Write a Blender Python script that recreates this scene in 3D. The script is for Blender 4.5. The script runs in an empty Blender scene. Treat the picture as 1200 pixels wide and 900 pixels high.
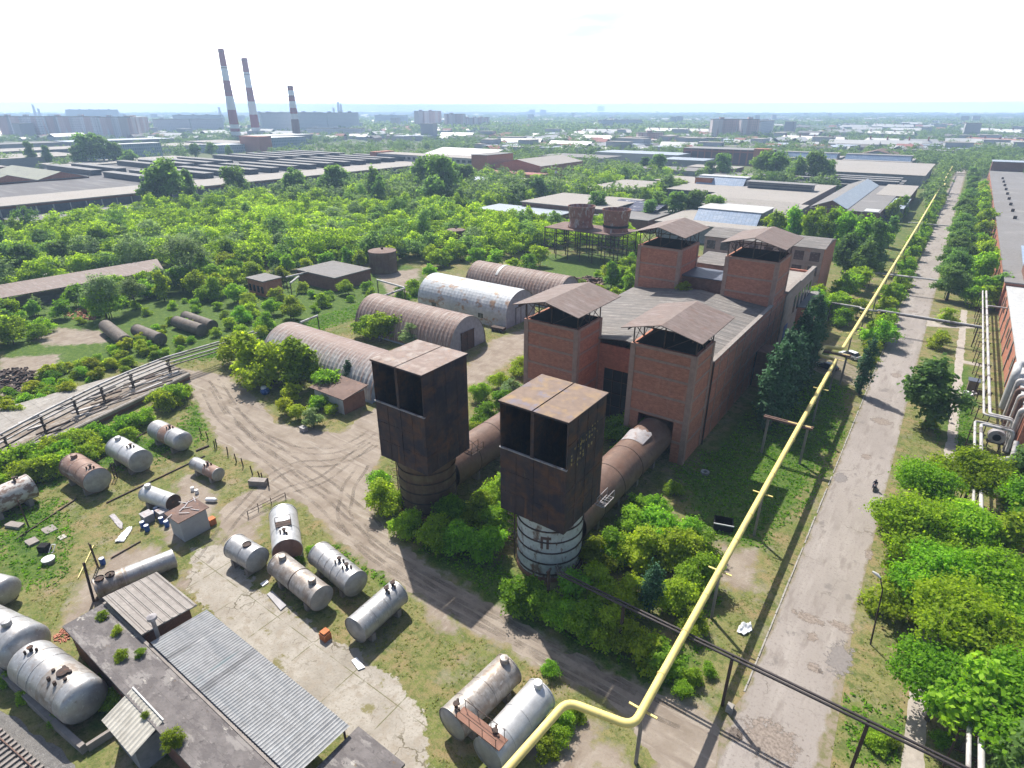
import bpy, math, random
import numpy as np
from mathutils import Vector, Matrix, noise
# World axes follow the works' own grid: +Y runs along the long road, +X across it (to the right), metres.
sc = bpy.context.scene
COL = sc.collection
rnd = random.Random(11)
PI = math.pi
H = 50.0; FPX = 700.0; PITCH = math.atan(322 / 700.0); YAW = math.radians(35.5)
cP, sP, cY, sY = math.cos(PITCH), math.sin(PITCH), math.cos(YAW), math.sin(YAW)

def P(px, py, z=0.0):
    """site point (x, y) at height z seen at that place of the 1200x900 photograph"""
    u = (px - 600) / FPX; v = (py - 450) / FPX
    t = (H - z) / (sP + v * cP); X = u * t; Y = (cP - v * sP) * t
    return (X * cY - Y * sY, X * sY + Y * cY)

def depth(x, y, z):
    return (-x * sY + y * cY) * cP + (H - z) * sP

def campix(x, y, z):
    X = x * cY + y * sY; Y = -x * sY + y * cY; d = H - z
    zz = Y * cP + d * sP
    return (600 + FPX * X / zz, 450 + FPX * (d * cP - Y * sP) / zz) if zz > 1 else (-9999, -9999)

# ------------------------------------------------------------------ materials
def mk(name):
    m = bpy.data.materials.new(name); m.use_nodes = True
    nt = m.node_tree; b = nt.nodes['Principled BSDF']
    return m, nt, b

def N(nt, typ, **kw):
    n = nt.nodes.new(typ)
    for k, v in kw.items():
        if k.startswith('i_'):
            n.inputs[k[2:]].default_value = v
        else:
            setattr(n, k, v)
    return n

def c4(c): return (c[0], c[1], c[2], 1.0)

def coords(nt, kind='Object', scale=(1, 1, 1), wall=False):
    tc = N(nt, 'ShaderNodeTexCoord')
    out = tc.outputs[kind]
    if kind == 'World':
        pass
    if wall:   # horizontal run of an axis-aligned wall in x, height in y
        sp = N(nt, 'ShaderNodeSeparateXYZ'); nt.links.new(out, sp.inputs[0])
        ad = N(nt, 'ShaderNodeMath', operation='ADD'); nt.links.new(sp.outputs[0], ad.inputs[0]); nt.links.new(sp.outputs[1], ad.inputs[1])
        cb = N(nt, 'ShaderNodeCombineXYZ'); nt.links.new(ad.outputs[0], cb.inputs[0]); nt.links.new(sp.outputs[2], cb.inputs[1])
        out = cb.outputs[0]
    mp = N(nt, 'ShaderNodeMapping'); mp.inputs['Scale'].default_value = scale
    nt.links.new(out, mp.inputs['Vector'])
    return mp.outputs[0]

def nmask(nt, vec, scale, lo, hi, detail=5, rough=.6):
    n = N(nt, 'ShaderNodeTexNoise'); n.inputs['Scale'].default_value = scale
    n.inputs['Detail'].default_value = detail; n.inputs['Roughness'].default_value = rough
    nt.links.new(vec, n.inputs['Vector'])
    r = N(nt, 'ShaderNodeMapRange'); r.inputs['From Min'].default_value = lo; r.inputs['From Max'].default_value = hi
    nt.links.new(n.outputs['Fac'], r.inputs['Value'])
    return r.outputs['Result']

def mixc(nt, fac, a, b, blend='MIX'):
    m = N(nt, 'ShaderNodeMix', data_type='RGBA', blend_type=blend)
    for i, s in ((0, fac), (6, a), (7, b)):
        if hasattr(s, 'links') or isinstance(s, bpy.types.NodeSocket): nt.links.new(s, m.inputs[i])
        else: m.inputs[i].default_value = c4(s) if i else s
    return m.outputs[2]

def M(name, base, layers=(), rough=.85, metal=0.0, bump=None, wall=False, lines=None, brick=None, grime=.35, spec=.3, zmix=None):
    """base colour + patches: each layer is (colour, (sx,sy,sz), lo, hi[, strength])"""
    m, nt, b = mk(name)
    col = None
    v1 = coords(nt, 'Object', (1, 1, 1), wall)
    g = nmask(nt, v1, 1.3, .3, .75, 6)
    col = mixc(nt, g, base, tuple(x * (1 - grime) for x in base))
    if brick:
        bt = N(nt, 'ShaderNodeTexBrick'); nt.links.new(v1, bt.inputs['Vector'])
        bt.inputs['Color1'].default_value = (1, 1, 1, 1); bt.inputs['Color2'].default_value = (.72, .72, .72, 1)
        bt.inputs['Mortar'].default_value = (1.15, 1.15, 1.2, 1); bt.inputs['Scale'].default_value = 1.0
        bt.inputs['Brick Width'].default_value = brick[0]; bt.inputs['Row Height'].default_value = brick[1]
        bt.inputs['Mortar Size'].default_value = brick[2]; bt.inputs['Bias'].default_value = 0
        col = mixc(nt, 1.0, col, bt.outputs['Color'], 'MULTIPLY')
    for L in layers:
        v = coords(nt, 'Object', L[1], wall)
        f = nmask(nt, v, 1.0, L[2], L[3], 7, .62)
        if len(L) > 4:
            mu = N(nt, 'ShaderNodeMath', operation='MULTIPLY'); nt.links.new(f, mu.inputs[0]); mu.inputs[1].default_value = L[4]; f = mu.outputs[0]
        col = mixc(nt, f, col, L[0])
    if zmix:     # a second paint above a ragged height
        tc = N(nt, 'ShaderNodeTexCoord'); sp = N(nt, 'ShaderNodeSeparateXYZ'); nt.links.new(tc.outputs['Object'], sp.inputs[0])
        nz_ = N(nt, 'ShaderNodeTexNoise'); nz_.inputs['Scale'].default_value = 1.0; nz_.inputs['Detail'].default_value = 6; nt.links.new(coords(nt, 'Object', (3.0, .35, .35)), nz_.inputs['Vector'])
        md = N(nt, 'ShaderNodeMath', operation='MULTIPLY_ADD'); nt.links.new(nz_.outputs['Fac'], md.inputs[0]); md.inputs[1].default_value = 6.0; nt.links.new(sp.outputs[2], md.inputs[2])
        r_ = N(nt, 'ShaderNodeMapRange'); r_.inputs['From Min'].default_value = zmix[0] + 3; r_.inputs['From Max'].default_value = zmix[1] + 3; nt.links.new(md.outputs[0], r_.inputs['Value'])
        col = mixc(nt, r_.outputs[0], col, zmix[2])
    if lines:   # (axis, spacing, width 0..1, colour, strength)
        for ax, spc, wd, lc, st in lines:
            tc = N(nt, 'ShaderNodeTexCoord'); sp = N(nt, 'ShaderNodeSeparateXYZ'); nt.links.new(tc.outputs['Object'], sp.inputs[0])
            dv = N(nt, 'ShaderNodeMath', operation='DIVIDE'); nt.links.new(sp.outputs[ax], dv.inputs[0]); dv.inputs[1].default_value = spc
            fr = N(nt, 'ShaderNodeMath', operation='FRACT'); nt.links.new(dv.outputs[0], fr.inputs[0])
            lt = N(nt, 'ShaderNodeMath', operation='LESS_THAN'); nt.links.new(fr.outputs[0], lt.inputs[0]); lt.inputs[1].default_value = wd
            mu = N(nt, 'ShaderNodeMath', operation='MULTIPLY'); nt.links.new(lt.outputs[0], mu.inputs[0]); mu.inputs[1].default_value = st
            col = mixc(nt, mu.outputs[0], col, lc)
    nt.links.new(col, b.inputs['Base Color'])
    b.inputs['Roughness'].default_value = rough; b.inputs['Metallic'].default_value = metal
    b.inputs['Specular IOR Level'].default_value = spec
    if bump:
        n = N(nt, 'ShaderNodeTexNoise'); n.inputs['Scale'].default_value = bump[0]; n.inputs['Detail'].default_value = 6
        nt.links.new(v1, n.inputs['Vector'])
        bp = N(nt, 'ShaderNodeBump'); bp.inputs['Strength'].default_value = bump[1]; bp.inputs['Distance'].default_value = .15
        nt.links.new(n.outputs['Fac'], bp.inputs['Height']); nt.links.new(bp.outputs[0], b.inputs['Normal'])
    return m

def leafmat(name, dark, light, trans, hue=.06, tmix=.42):
    m, nt, b = mk(name)
    at = N(nt, 'ShaderNodeAttribute', attribute_name='tint')
    col = mixc(nt, at.outputs['Fac'], dark, light)
    oi = N(nt, 'ShaderNodeObjectInfo')
    hs = N(nt, 'ShaderNodeHueSaturation')
    mr = N(nt, 'ShaderNodeMapRange'); mr.inputs['To Min'].default_value = .5 - hue * .5; mr.inputs['To Max'].default_value = .5 + hue * .35
    nt.links.new(oi.outputs['Random'], mr.inputs['Value']); nt.links.new(mr.outputs[0], hs.inputs['Hue'])
    mv = N(nt, 'ShaderNodeMapRange'); mv.inputs['To Min'].default_value = .7; mv.inputs['To Max'].default_value = 1.2
    mm = N(nt, 'ShaderNodeMath', operation='FRACT'); m7 = N(nt, 'ShaderNodeMath', operation='MULTIPLY'); m7.inputs[1].default_value = 7.31
    nt.links.new(oi.outputs['Random'], m7.inputs[0]); nt.links.new(m7.outputs[0], mm.inputs[0]); nt.links.new(mm.outputs[0], mv.inputs['Value'])
    nt.links.new(mv.outputs[0], hs.inputs['Value']); nt.links.new(col, hs.inputs['Color'])
    nt.links.new(hs.outputs[0], b.inputs['Base Color'])
    b.inputs['Roughness'].default_value = .6; b.inputs['Specular IOR Level'].default_value = .08
    tr = N(nt, 'ShaderNodeBsdfTranslucent')
    tcol = mixc(nt, 1.0, hs.outputs[0], trans, 'MULTIPLY'); nt.links.new(tcol, tr.inputs['Color'])
    ms = N(nt, 'ShaderNodeMixShader'); ms.inputs[0].default_value = tmix
    nt.links.new(b.outputs[0], ms.inputs[1]); nt.links.new(tr.outputs[0], ms.inputs[2])
    nt.links.new(ms.outputs[0], nt.nodes['Material Output'].inputs['Surface'])
    return m

RUST = (.16, .065, .03); RUSTD = (.07, .035, .025); RUSTL = (.30, .15, .08)
mt = {}
mt['brick'] = M('red brick masonry', (.47, .195, .125), [((.30, .125, .085), (.35, .8, 1), .50, .72, .8), ((.46, .28, .21), (.9, .12, 1), .58, .8, .5), ((.10, .07, .06), (.6, .06, 1), .62, .8, .5)], brick=(.5, .15, .016), wall=True, bump=(9, .15))
mt['brickdark'] = M('old dark brick masonry', (.22, .11, .082), [((.12, .07, .06), (.4, .6, 1), .5, .75, .7)], brick=(.5, .15, .016), wall=True)
mt['concrete'] = M('weathered concrete', (.27, .24, .22), [((.20, .18, .16), (.5, .5, .25), .5, .75, .7), ((.12, .11, .10), (2, 2, .4), .62, .8, .6)], bump=(6, .2))
mt['concband'] = M('pinkish stained concrete band', (.36, .235, .19), [((.22, .15, .13), (.7, .7, .4), .48, .75, .7)])
mt['plaster'] = M('grey pink rendered wall', (.33, .27, .25), [((.2, .15, .14), (.3, .3, .5), .48, .72, .7), ((.3, .14, .10), (.4, .4, .7), .62, .7, .8)])
mt['rust'] = M('rusted sheet steel', (.155, .095, .076), [(RUSTD, (.4, .4, .12), .45, .7, .75), (RUSTL, (1.2, 1.2, .35), .58, .75, .6)], rough=.75, bump=(4, .2))
mt['towerdark'] = M('dark rusted tower cladding', (.066, .046, .046), [((.026, .024, .034), (.30, .30, .30), .44, .60, .9), ((.105, .052, .032), (.35, .35, .5), .48, .64, .8), ((.16, .075, .035), (2.0, 2.0, .16), .60, .74, .7), ((.14, .11, .06), (2.6, 2.6, .5), .67, .74, .6), ((.07, .065, .08), (3.2, 3.2, .10), .62, .72, .6)], rough=.7, bump=(2.5, .3), spec=.15)
mt['towerroof'] = M('bleached rusty roof plate', (.235, .175, .15), [((.33, .30, .275), (.5, .5, 1), .48, .68, .7), ((.10, .06, .045), (.7, .45, 1), .60, .70, .9), ((.32, .19, .09), (1.4, 1.4, 1), .58, .74, .7)], rough=.75)
mt['towerroofblue'] = M('rusty roof plate with bluish patches', (.205, .145, .11), [((.27, .18, .085), (.6, .6, 1), .5, .66, .8), ((.15, .135, .17), (.42, .42, 1), .56, .64, .85), ((.08, .05, .04), (2.2, 2.2, 1), .66, .78, .7)], rough=.75)
mt['edge'] = M('worn pale steel edge', (.34, .32, .33), [(RUST, (1, 1, 1), .55, .7, .8)], rough=.6)
mt['void'] = M('near black sheet', (.012, .011, .012), rough=.95)  # one even near-black tone
mt['whiterust'] = M('white paint flaking off rusty steel', (.58, .60, .58), [((.42, .45, .45), (.3, .3, .8), .45, .7, .7), ((.13, .065, .04), (.8, .8, .45), .53, .62, .9), (RUST, (2.4, 2.4, 1.2), .60, .70, .9), ((.24, .20, .15), (.5, .5, .12), .6, .76, .6)], rough=.6)
mt['browngreen'] = M('brown and olive streaked steel', (.13, .085, .055), [((.16, .13, .07), (.3, .3, .5), .5, .64, .7), (RUSTD, (.9, .9, .15), .48, .7, .8)], rough=.75)
mt['duct'] = M('weathered rusty duct', (.155, .095, .072), [((.235, .15, .105), (.5, .25, .5), .5, .7, .6), (RUSTD, (1, .7, 1), .58, .72, .7), ((.15, .075, .05), (.25, .8, .25), .5, .7, .6)], rough=.6, bump=(1.5, .25), lines=[(1, 1.9, .03, (.08, .052, .042), .6)])
mt['ductroof'] = M('canopy sheet roofing rust brown', (.17, .128, .112), [((.25, .205, .20), (.25, 1.3, 1), .5, .7, .6), ((.135, .075, .055), (.6, .6, 1), .52, .72, .65), ((.14, .09, .07), (2.5, .3, 1), .62, .75, .6)], rough=.7, lines=[(1, 1.25, .05, (.085, .06, .052), .7)])
mt['slate'] = M('weathered asbestos slate roof', (.185, .17, .158), [((.115, .108, .104), (.22, .9, 1), .46, .60, .85), ((.29, .265, .25), (.25, 1.6, 1), .54, .66, .7), ((.08, .07, .065), (1.2, .4, 1), .6, .72, .7)], lines=[(1, 2.0, .12, (.075, .068, .062), .8), (0, 1.6, .10, (.13, .12, .11), .5)])
mt['slatex'] = M('grey slate roof ribs along x', (.29, .265, .245), [((.20, .18, .165), (.5, .8, 1), .48, .66, .8), ((.14, .11, .085), (.4, 1.5, 1), .6, .72, .6)], lines=[(1, .78, .10, (.10, .085, .075), .8)])
mt['bitumen'] = M('patched bitumen felt roof', (.155, .14, .137), [((.095, .085, .085), (.55, .9, 1), .48, .54, .8), ((.215, .20, .19), (.4, 1.0, 1), .55, .60, .8), ((.33, .31, .28), (.5, .8, 1), .64, .67, .9), ((.055, .05, .05), (2.2, 1.6, 1), .60, .66, .8), ((.13, .09, .05), (.8, .8, 1), .66, .70, .8)], bump=(5, .3), lines=[(1, 1.4, .03, (.08, .07, .07), .5)])
mt['feltlight'] = M('sun bleached felt roof', (.30, .275, .25), [((.27, .25, .23), (.06, .06, 1), .48, .66, .7), ((.17, .18, .12), (.15, .15, 1), .6, .72, .7)])
mt['feltgrey'] = M('grey felt roof', (.185, .175, .17), [((.17, .165, .165), (.05, .05, 1), .46, .66, .8), ((.25, .24, .225), (.09, .09, 1), .56, .7, .6)], lines=[(1, 14, .02, (.12, .12, .12), .7)])
mt['bluewall'] = M('blue grey glazed wall', (.10, .115, .15), [((.05, .06, .09), (.2, .3, 1), .46, .66, .8), ((.22, .24, .28), (.6, .9, 1), .6, .72, .6)], wall=True, rough=.5)
mt['palepier'] = M('pale concrete pier', (.42, .41, .40), grime=.2)
mt['roofdark'] = M('sooty felt roof', (.105, .10, .105), [((.17, .165, .16), (.03, .2, 1), .5, .66, .7)])
mt['bluedark'] = M('dark lantern glazing', (.045, .05, .075), [((.11, .12, .15), (.3, .8, 1), .56, .68, .7)], rough=.5)
mt['monroof'] = M('roof lantern felt', (.22, .215, .215), [((.2, .2, .2), (.1, .1, 1), .45, .7, .7)])
mt['glassblue'] = M('dirty pale blue roof glazing', (.27, .36, .50), [((.42, .47, .54), (.2, .6, .5), .5, .7, .7), ((.16, .21, .30), (.5, .5, 1), .56, .7, .6)], rough=.35, lines=[(0, 1.5, .10, (.14, .18, .25), .7), (2, 1.1, .10, (.20, .25, .33), .6)], spec=.5)
mt['glassdark'] = M('dark window glass', (.035, .04, .05), [((.12, .14, .16), (1.5, 1.5, 1.5), .52, .6, .7)], rough=.2, spec=.6)
mt['sheetpale'] = M('pale blue zinc roof', (.30, .345, .40), [((.38, .41, .44), (.08, .3, 1), .5, .7, .6), ((.3, .32, .34), (.3, .3, 1), .6, .72, .6)], rough=.5, lines=[(1, 3.2, .03, (.28, .31, .35), .6)])
mt['whitesheet'] = M('white metal roof', (.47, .47, .46), [((.42, .41, .40), (.15, .15, 1), .52, .7, .7)], rough=.5)
mt['whitewall'] = M('off white render', (.42, .41, .42), [((.34, .32, .33), (.1, .2, 1), .5, .7, .6)], wall=True)
mt['greywall'] = M('grey render', (.27, .27, .285), [((.18, .18, .19), (.1, .2, 1), .5, .7, .6)], wall=True)
mt['darkopen'] = M('dark opening', (.012, .012, .015), rough=.95)  # flat near-black colour standing in for the shade inside openings
mt['silver'] = M('silver tank paint, lightly stained', (.40, .40, .405), [((.22, .19, .16), (3.0, 1.2, .22), .54, .70, .75), ((.10, .07, .055), (5, 2, .4), .64, .72, .7), ((.60, .60, .60), (2.2, 3.5, 3.5), .60, .66, .6), ((.33, .31, .30), (.45, 1.2, 1.2), .50, .70, .7), ((.24, .17, .12), (1.4, .6, .6), .60, .72, .7)], rough=.45, metal=.45, bump=(1.1, .3), spec=.5)
mt['bright'] = M('fresh aluminium tank paint', (.55, .55, .55), [((.36, .34, .32), (3.2, 1.2, .2), .58, .72, .7), ((.45, .44, .43), (.5, 1, 1), .56, .72, .6), ((.3, .22, .16), (2, 1, 1), .68, .76, .6)], rough=.42, metal=.4, bump=(1.1, .22), spec=.5)
mt['stained'] = M('silver tank paint with brown staining', (.36, .34, .32), [((.13, .10, .08), (2.6, 1.2, .2), .52, .68, .8), ((.21, .16, .125), (.55, .7, .7), .45, .62, .8), ((.12, .08, .06), (1.8, .9, .9), .58, .70, .7), ((.56, .55, .53), (.8, 1.5, 1.5), .60, .70, .6)], rough=.5, metal=.3, bump=(1.2, .35))
mt['brown'] = M('rust brown tank paint', (.27, .18, .145), [((.17, .09, .06), (.8, 1, 1), .46, .66, .7), ((.46, .42, .39), (.45, 1.5, 1.5), .58, .68, .8)], rough=.6, metal=.1, bump=(1.6, .15))
mt['flake'] = M('white paint flaking to rust', (.52, .49, .46), [((.17, .10, .075), (1.0, 1.6, 1.6), .47, .55, .9)], rough=.6, bump=(3, .2))
mt['oldtank'] = M('bare blackened boiler steel', (.14, .115, .095), [((.07, .06, .055), (.7, .7, .7), .46, .66, .8), ((.25, .20, .16), (.5, 1.2, 1.2), .58, .7, .6)], rough=.7)
mt['capgrey'] = M('shaded grey tank end paint', (.36, .365, .37), [((.23, .2, .18), (1, 1, .6), .54, .7, .7)], rough=.5, metal=.3)  # the end caps' own grey with brown patches
mt['rustdark'] = M('dark rusty ironwork', (.06, .04, .033), [(RUST, (2, 2, 2), .55, .7, .7)], rough=.8)
mt['rustred'] = M('reddish rusty plate', (.23, .12, .085), [(RUSTD, (1, 1, 1), .55, .7, .6)], rough=.8)
mt['yellow'] = M('yellow gas pipe paint', (.70, .57, .19), [((.56, .44, .15), (.6, .25, .6), .52, .7, .7), ((.75, .66, .36), (1, .5, 1), .6, .72, .5), ((.30, .19, .09), (3, 1.0, 3), .62, .70, .8), ((.42, .33, .16), (1.2, .5, 1.2), .58, .68, .6)], rough=.55, grime=.12, spec=.5)
mt['blackpipe'] = M('dark oxidised steam pipe', (.05, .04, .04), [((.11, .09, .085), (.3, 2, 2), .55, .7, .7)], rough=.5)
mt['lagging'] = M('pale pipe lagging', (.48, .46, .45), [((.27, .25, .24), (.8, .3, .8), .50, .66, .8), ((.09, .075, .07), (.35, .5, .35), .56, .62, .85)], rough=.6)
mt['corrug'] = M('galvanised corrugated sheet', (.29, .295, .30), [((.15, .165, .18), (.12, 1.4, 1), .5, .7, .6), ((.10, .10, .105), (.5, .05, 1), .57, .62, .7), ((.30, .32, .33), (1.2, .08, 1), .58, .66, .7), ((.13, .19, .20), (.35, .04, 1), .62, .66, .6)], rough=.6, metal=.0)
mt['hangrust'] = M('rust brown hangar sheet', (.20, .135, .112), [((.32, .275, .25), (6, .22, .22), .50, .60, .8), ((.19, .105, .075), (.5, .5, .5), .5, .7, .6)], rough=.65)
mt['hangpink'] = M('whitewashed hangar sheet with rusty crown', (.36, .35, .345), [((.24, .155, .125), (1.6, .25, .25), .54, .62, .85), ((.52, .47, .44), (3.2, .25, .25), .54, .62, .7), ((.24, .13, .10), (1, 1, 1), .58, .7, .6)], rough=.65, zmix=(5.3, 7.0, (.195, .135, .115)))
mt['hangwhite'] = M('white painted hangar sheet, rust patches', (.44, .465, .49), [((.62, .61, .60), (.5, .5, .5), .5, .7, .5), ((.28, .17, .10), (.35, .5, .5), .54, .62, .9), ((.31, .33, .36), (.3, 1, 1), .56, .7, .5)], rough=.55)
mt['hangend'] = M('blue grey hangar end', (.25, .31, .40), [((.20, .22, .25), (.6, .6, .6), .5, .7, .6), ((.2, .12, .09), (1, 1, 1), .64, .74, .6)], rough=.6)
mt['asphalt'] = None
mt['patch'] = M('dark asphalt repair', (.15, .13, .12), [((.22, .19, .17), (1.5, 1.5, 1), .5, .62, .8)], bump=(9, .3))
mt['pothole'] = M('broken brown road surface', (.23, .19, .155), [((.12, .095, .08), (1.6, 1.6, 1), .48, .6, .8), ((.3, .26, .22), (3, 3, 1), .58, .66, .7)], bump=(8, .5))
mt['kerbm'] = M('pale kerb stone', (.33, .31, .285), [((.22, .2, .17), (1, .8, 1), .5, .66, .8)])
mt['concpad'] = M('cracked pale concrete slab', (.40, .375, .335), [((.28, .255, .22), (.30, .30, 1), .46, .64, .8), ((.20, .17, .12), (.8, .8, 1), .60, .68, .8), ((.12, .11, .07), (2.2, 2.2, 1), .68, .73, .8)], lines=[(0, 6.1, .013, (.14, .12, .09), .9), (1, 4.9, .014, (.14, .12, .09), .9)], bump=(6, .2), grime=.15)
mt['deckslab'] = M('grey loading deck slabs', (.30, .28, .255), [((.21, .19, .17), (.5, .5, 1), .48, .62, .8), ((.38, .36, .33), (1.4, .5, 1), .56, .66, .6), ((.13, .115, .09), (2.4, 2.4, 1), .62, .68, .8)], lines=[(0, 1.9, .035, (.13, .115, .095), .8), (1, 2.4, .03, (.13, .115, .095), .8)], bump=(6, .3))
mt['troughfloor'] = M('brown trough floor', (.20, .165, .13), [((.30, .275, .25), (.9, .35, 1), .50, .58, .85), ((.10, .075, .06), (1.1, .5, 1), .54, .62, .85), ((.25, .16, .09), (1.6, .8, 1), .60, .67, .7)], bump=(6, .5))  # darker brown mottled floor of the deck trough
mt['pathm'] = M('pale trodden footpath', (.36, .32, .28), [((.25, .22, .18), (.6, .3, 1), .5, .66, .7)], bump=(6, .2))
mt['gravelm'] = M('grey track ballast', (.19, .18, .17), [((.11, .105, .10), (3, 3, 1), .5, .6, .7), ((.27, .26, .25), (5, 5, 1), .56, .64, .7)], bump=(14, .8))
mt['blue'] = M('blue plastic', (.03, .09, .30), rough=.4)
mt['bluepaint'] = M('blue painted boards', (.045, .09, .30), [((.12, .16, .35), (1, 1, 1), .55, .7, .6)], rough=.6)
mt['white'] = M('white plastic', (.72, .73, .75), rough=.5)
mt['orange'] = M('orange brick block', (.48, .16, .06), rough=.8)
mt['wood'] = M('weathered timber', (.19, .145, .11), [((.1, .075, .06), (2, 2, .4), .5, .66, .7)])
mt['bark'] = M('grey brown bark', (.10, .08, .06), [((.17, .15, .12), (4, 4, 1), .5, .65, .7)])
mt['carwhite'] = M('white car paint', (.74, .75, .77), rough=.2, grime=.03, spec=.6)
mt['cardark'] = M('dark car paint', (.03, .035, .05), rough=.2, grime=.05, spec=.6)
mt['tyre'] = M('tyre rubber', (.02, .02, .02), rough=.9)
mt['chimred'] = M('dark red chimney band', (.34, .075, .07), grime=.25)
mt['chimwhite'] = M('white chimney band', (.74, .72, .72), grime=.2)
mt['chimbrick'] = M('chimney brick', (.24, .13, .11), grime=.25)
mt['pinkwall'] = M('pinkish far wall', (.40, .30, .28), grime=.15)
mt['palegrey'] = M('pale grey far wall', (.36, .37, .39), grime=.15)
mt['pink'] = M('pinkish brick flats', (.40, .25, .22), grime=.2)
mt['redroof'] = M('dull red roof', (.30, .13, .11), grime=.2)
mt['cloth'] = M('dark navy clothing', (.02, .025, .06), rough=.9)
mt['skin'] = M('skin', (.50, .30, .21), rough=.6)
mt['teal'] = M('turquoise painted tin', (.08, .36, .40), grime=.15)

def flatsmat(name, wall, win, w=3.2, h=2.9, light=None):
    """far panel flats: rows of windows as the wall's own pattern"""
    m, nt, b = mk(name)
    v = coords(nt, 'Object', (1, 1, 1), True)
    bt = N(nt, 'ShaderNodeTexBrick'); nt.links.new(v, bt.inputs['Vector'])
    bt.offset = 0.0; bt.inputs['Scale'].default_value = 1
    bt.inputs['Color1'].default_value = c4(win); bt.inputs['Color2'].default_value = c4(tuple(x * .6 + y * .4 for x, y in zip(win, wall)))
    bt.inputs['Mortar'].default_value = c4(wall); bt.inputs['Brick Width'].default_value = w; bt.inputs['Row Height'].default_value = h
    bt.inputs['Mortar Size'].default_value = .75
    col = bt.outputs['Color']
    if light:
        b2_ = N(nt, 'ShaderNodeTexBrick'); nt.links.new(v, b2_.inputs['Vector']); b2_.offset = 0; b2_.inputs['Scale'].default_value = 1
        b2_.inputs['Color1'].default_value = (1.15, 1.15, 1.15, 1); b2_.inputs['Color2'].default_value = (.52, .46, .48, 1); b2_.inputs['Mortar'].default_value = (.8, .8, .8, 1)
        b2_.inputs['Brick Width'].default_value = 13; b2_.inputs['Row Height'].default_value = 400; b2_.inputs['Mortar Size'].default_value = .5
        col = mixc(nt, 1.0, col, b2_.outputs['Color'], 'MULTIPLY')
    if light:
        f = nmask(nt, coords(nt, 'Object', (.06, .004, 1), True), 1, .49, .51, 1)
        col = mixc(nt, f, col, mixc(nt, .55, col, light))
    nt.links.new(col, b.inputs['Base Color']); b.inputs['Roughness'].default_value = .8
    return m
mt['flatswhite'] = flatsmat('white panel flats', (.76, .72, .73), (.34, .33, .38), light=(.60, .36, .33))
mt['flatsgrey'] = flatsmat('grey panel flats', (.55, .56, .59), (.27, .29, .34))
mt['flatspink'] = flatsmat('pink brick flats facade', (.60, .42, .38), (.30, .24, .26), 3.6, light=(.66, .62, .60))
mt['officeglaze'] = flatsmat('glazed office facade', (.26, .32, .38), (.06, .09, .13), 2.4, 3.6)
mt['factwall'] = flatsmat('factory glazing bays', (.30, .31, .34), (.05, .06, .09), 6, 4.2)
mt['slabhall'] = flatsmat('brick hall bays', (.25, .10, .08), (.09, .06, .07), 7, 12)

lf = {
 'maple': leafmat('maple leaves', (.080, .165, .012), (.275, .45, .030), (1.8, 1.85, .55), .05, .56),
 'scrub': leafmat('young maple scrub leaves', (.105, .19, .020), (.31, .47, .045), (1.7, 1.75, .55), .07, .56),
 'dark': leafmat('dark lime leaves', (.080, .155, .045), (.19, .31, .09), (1.6, 1.7, .7), .03, .52),
 'silver': leafmat('silvery willow leaves', (.13, .20, .080), (.28, .38, .17), (1.25, 1.35, .8), .03, .5),
 'poplar': leafmat('poplar leaves', (.026, .075, .034), (.080, .160, .080), (1.1, 1.3, .8), .02, .3),
 'yellow': leafmat('yellowish leaves', (.19, .25, .015), (.44, .50, .035), (1.4, 1.4, .7), .04, .48),
 'far': leafmat('distant leaves', (.080, .140, .052), (.165, .25, .085), (1.4, 1.45, .9), .05, .5),
 'grass': leafmat('grass and weeds', (.12, .16, .030), (.25, .25, .07), (1.3, 1.35, .8), 0, .45),
 'weed': leafmat('lush weeds', (.060, .16, .012), (.18, .34, .026), (1.4, 1.5, .6), 0, .48),
}

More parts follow.
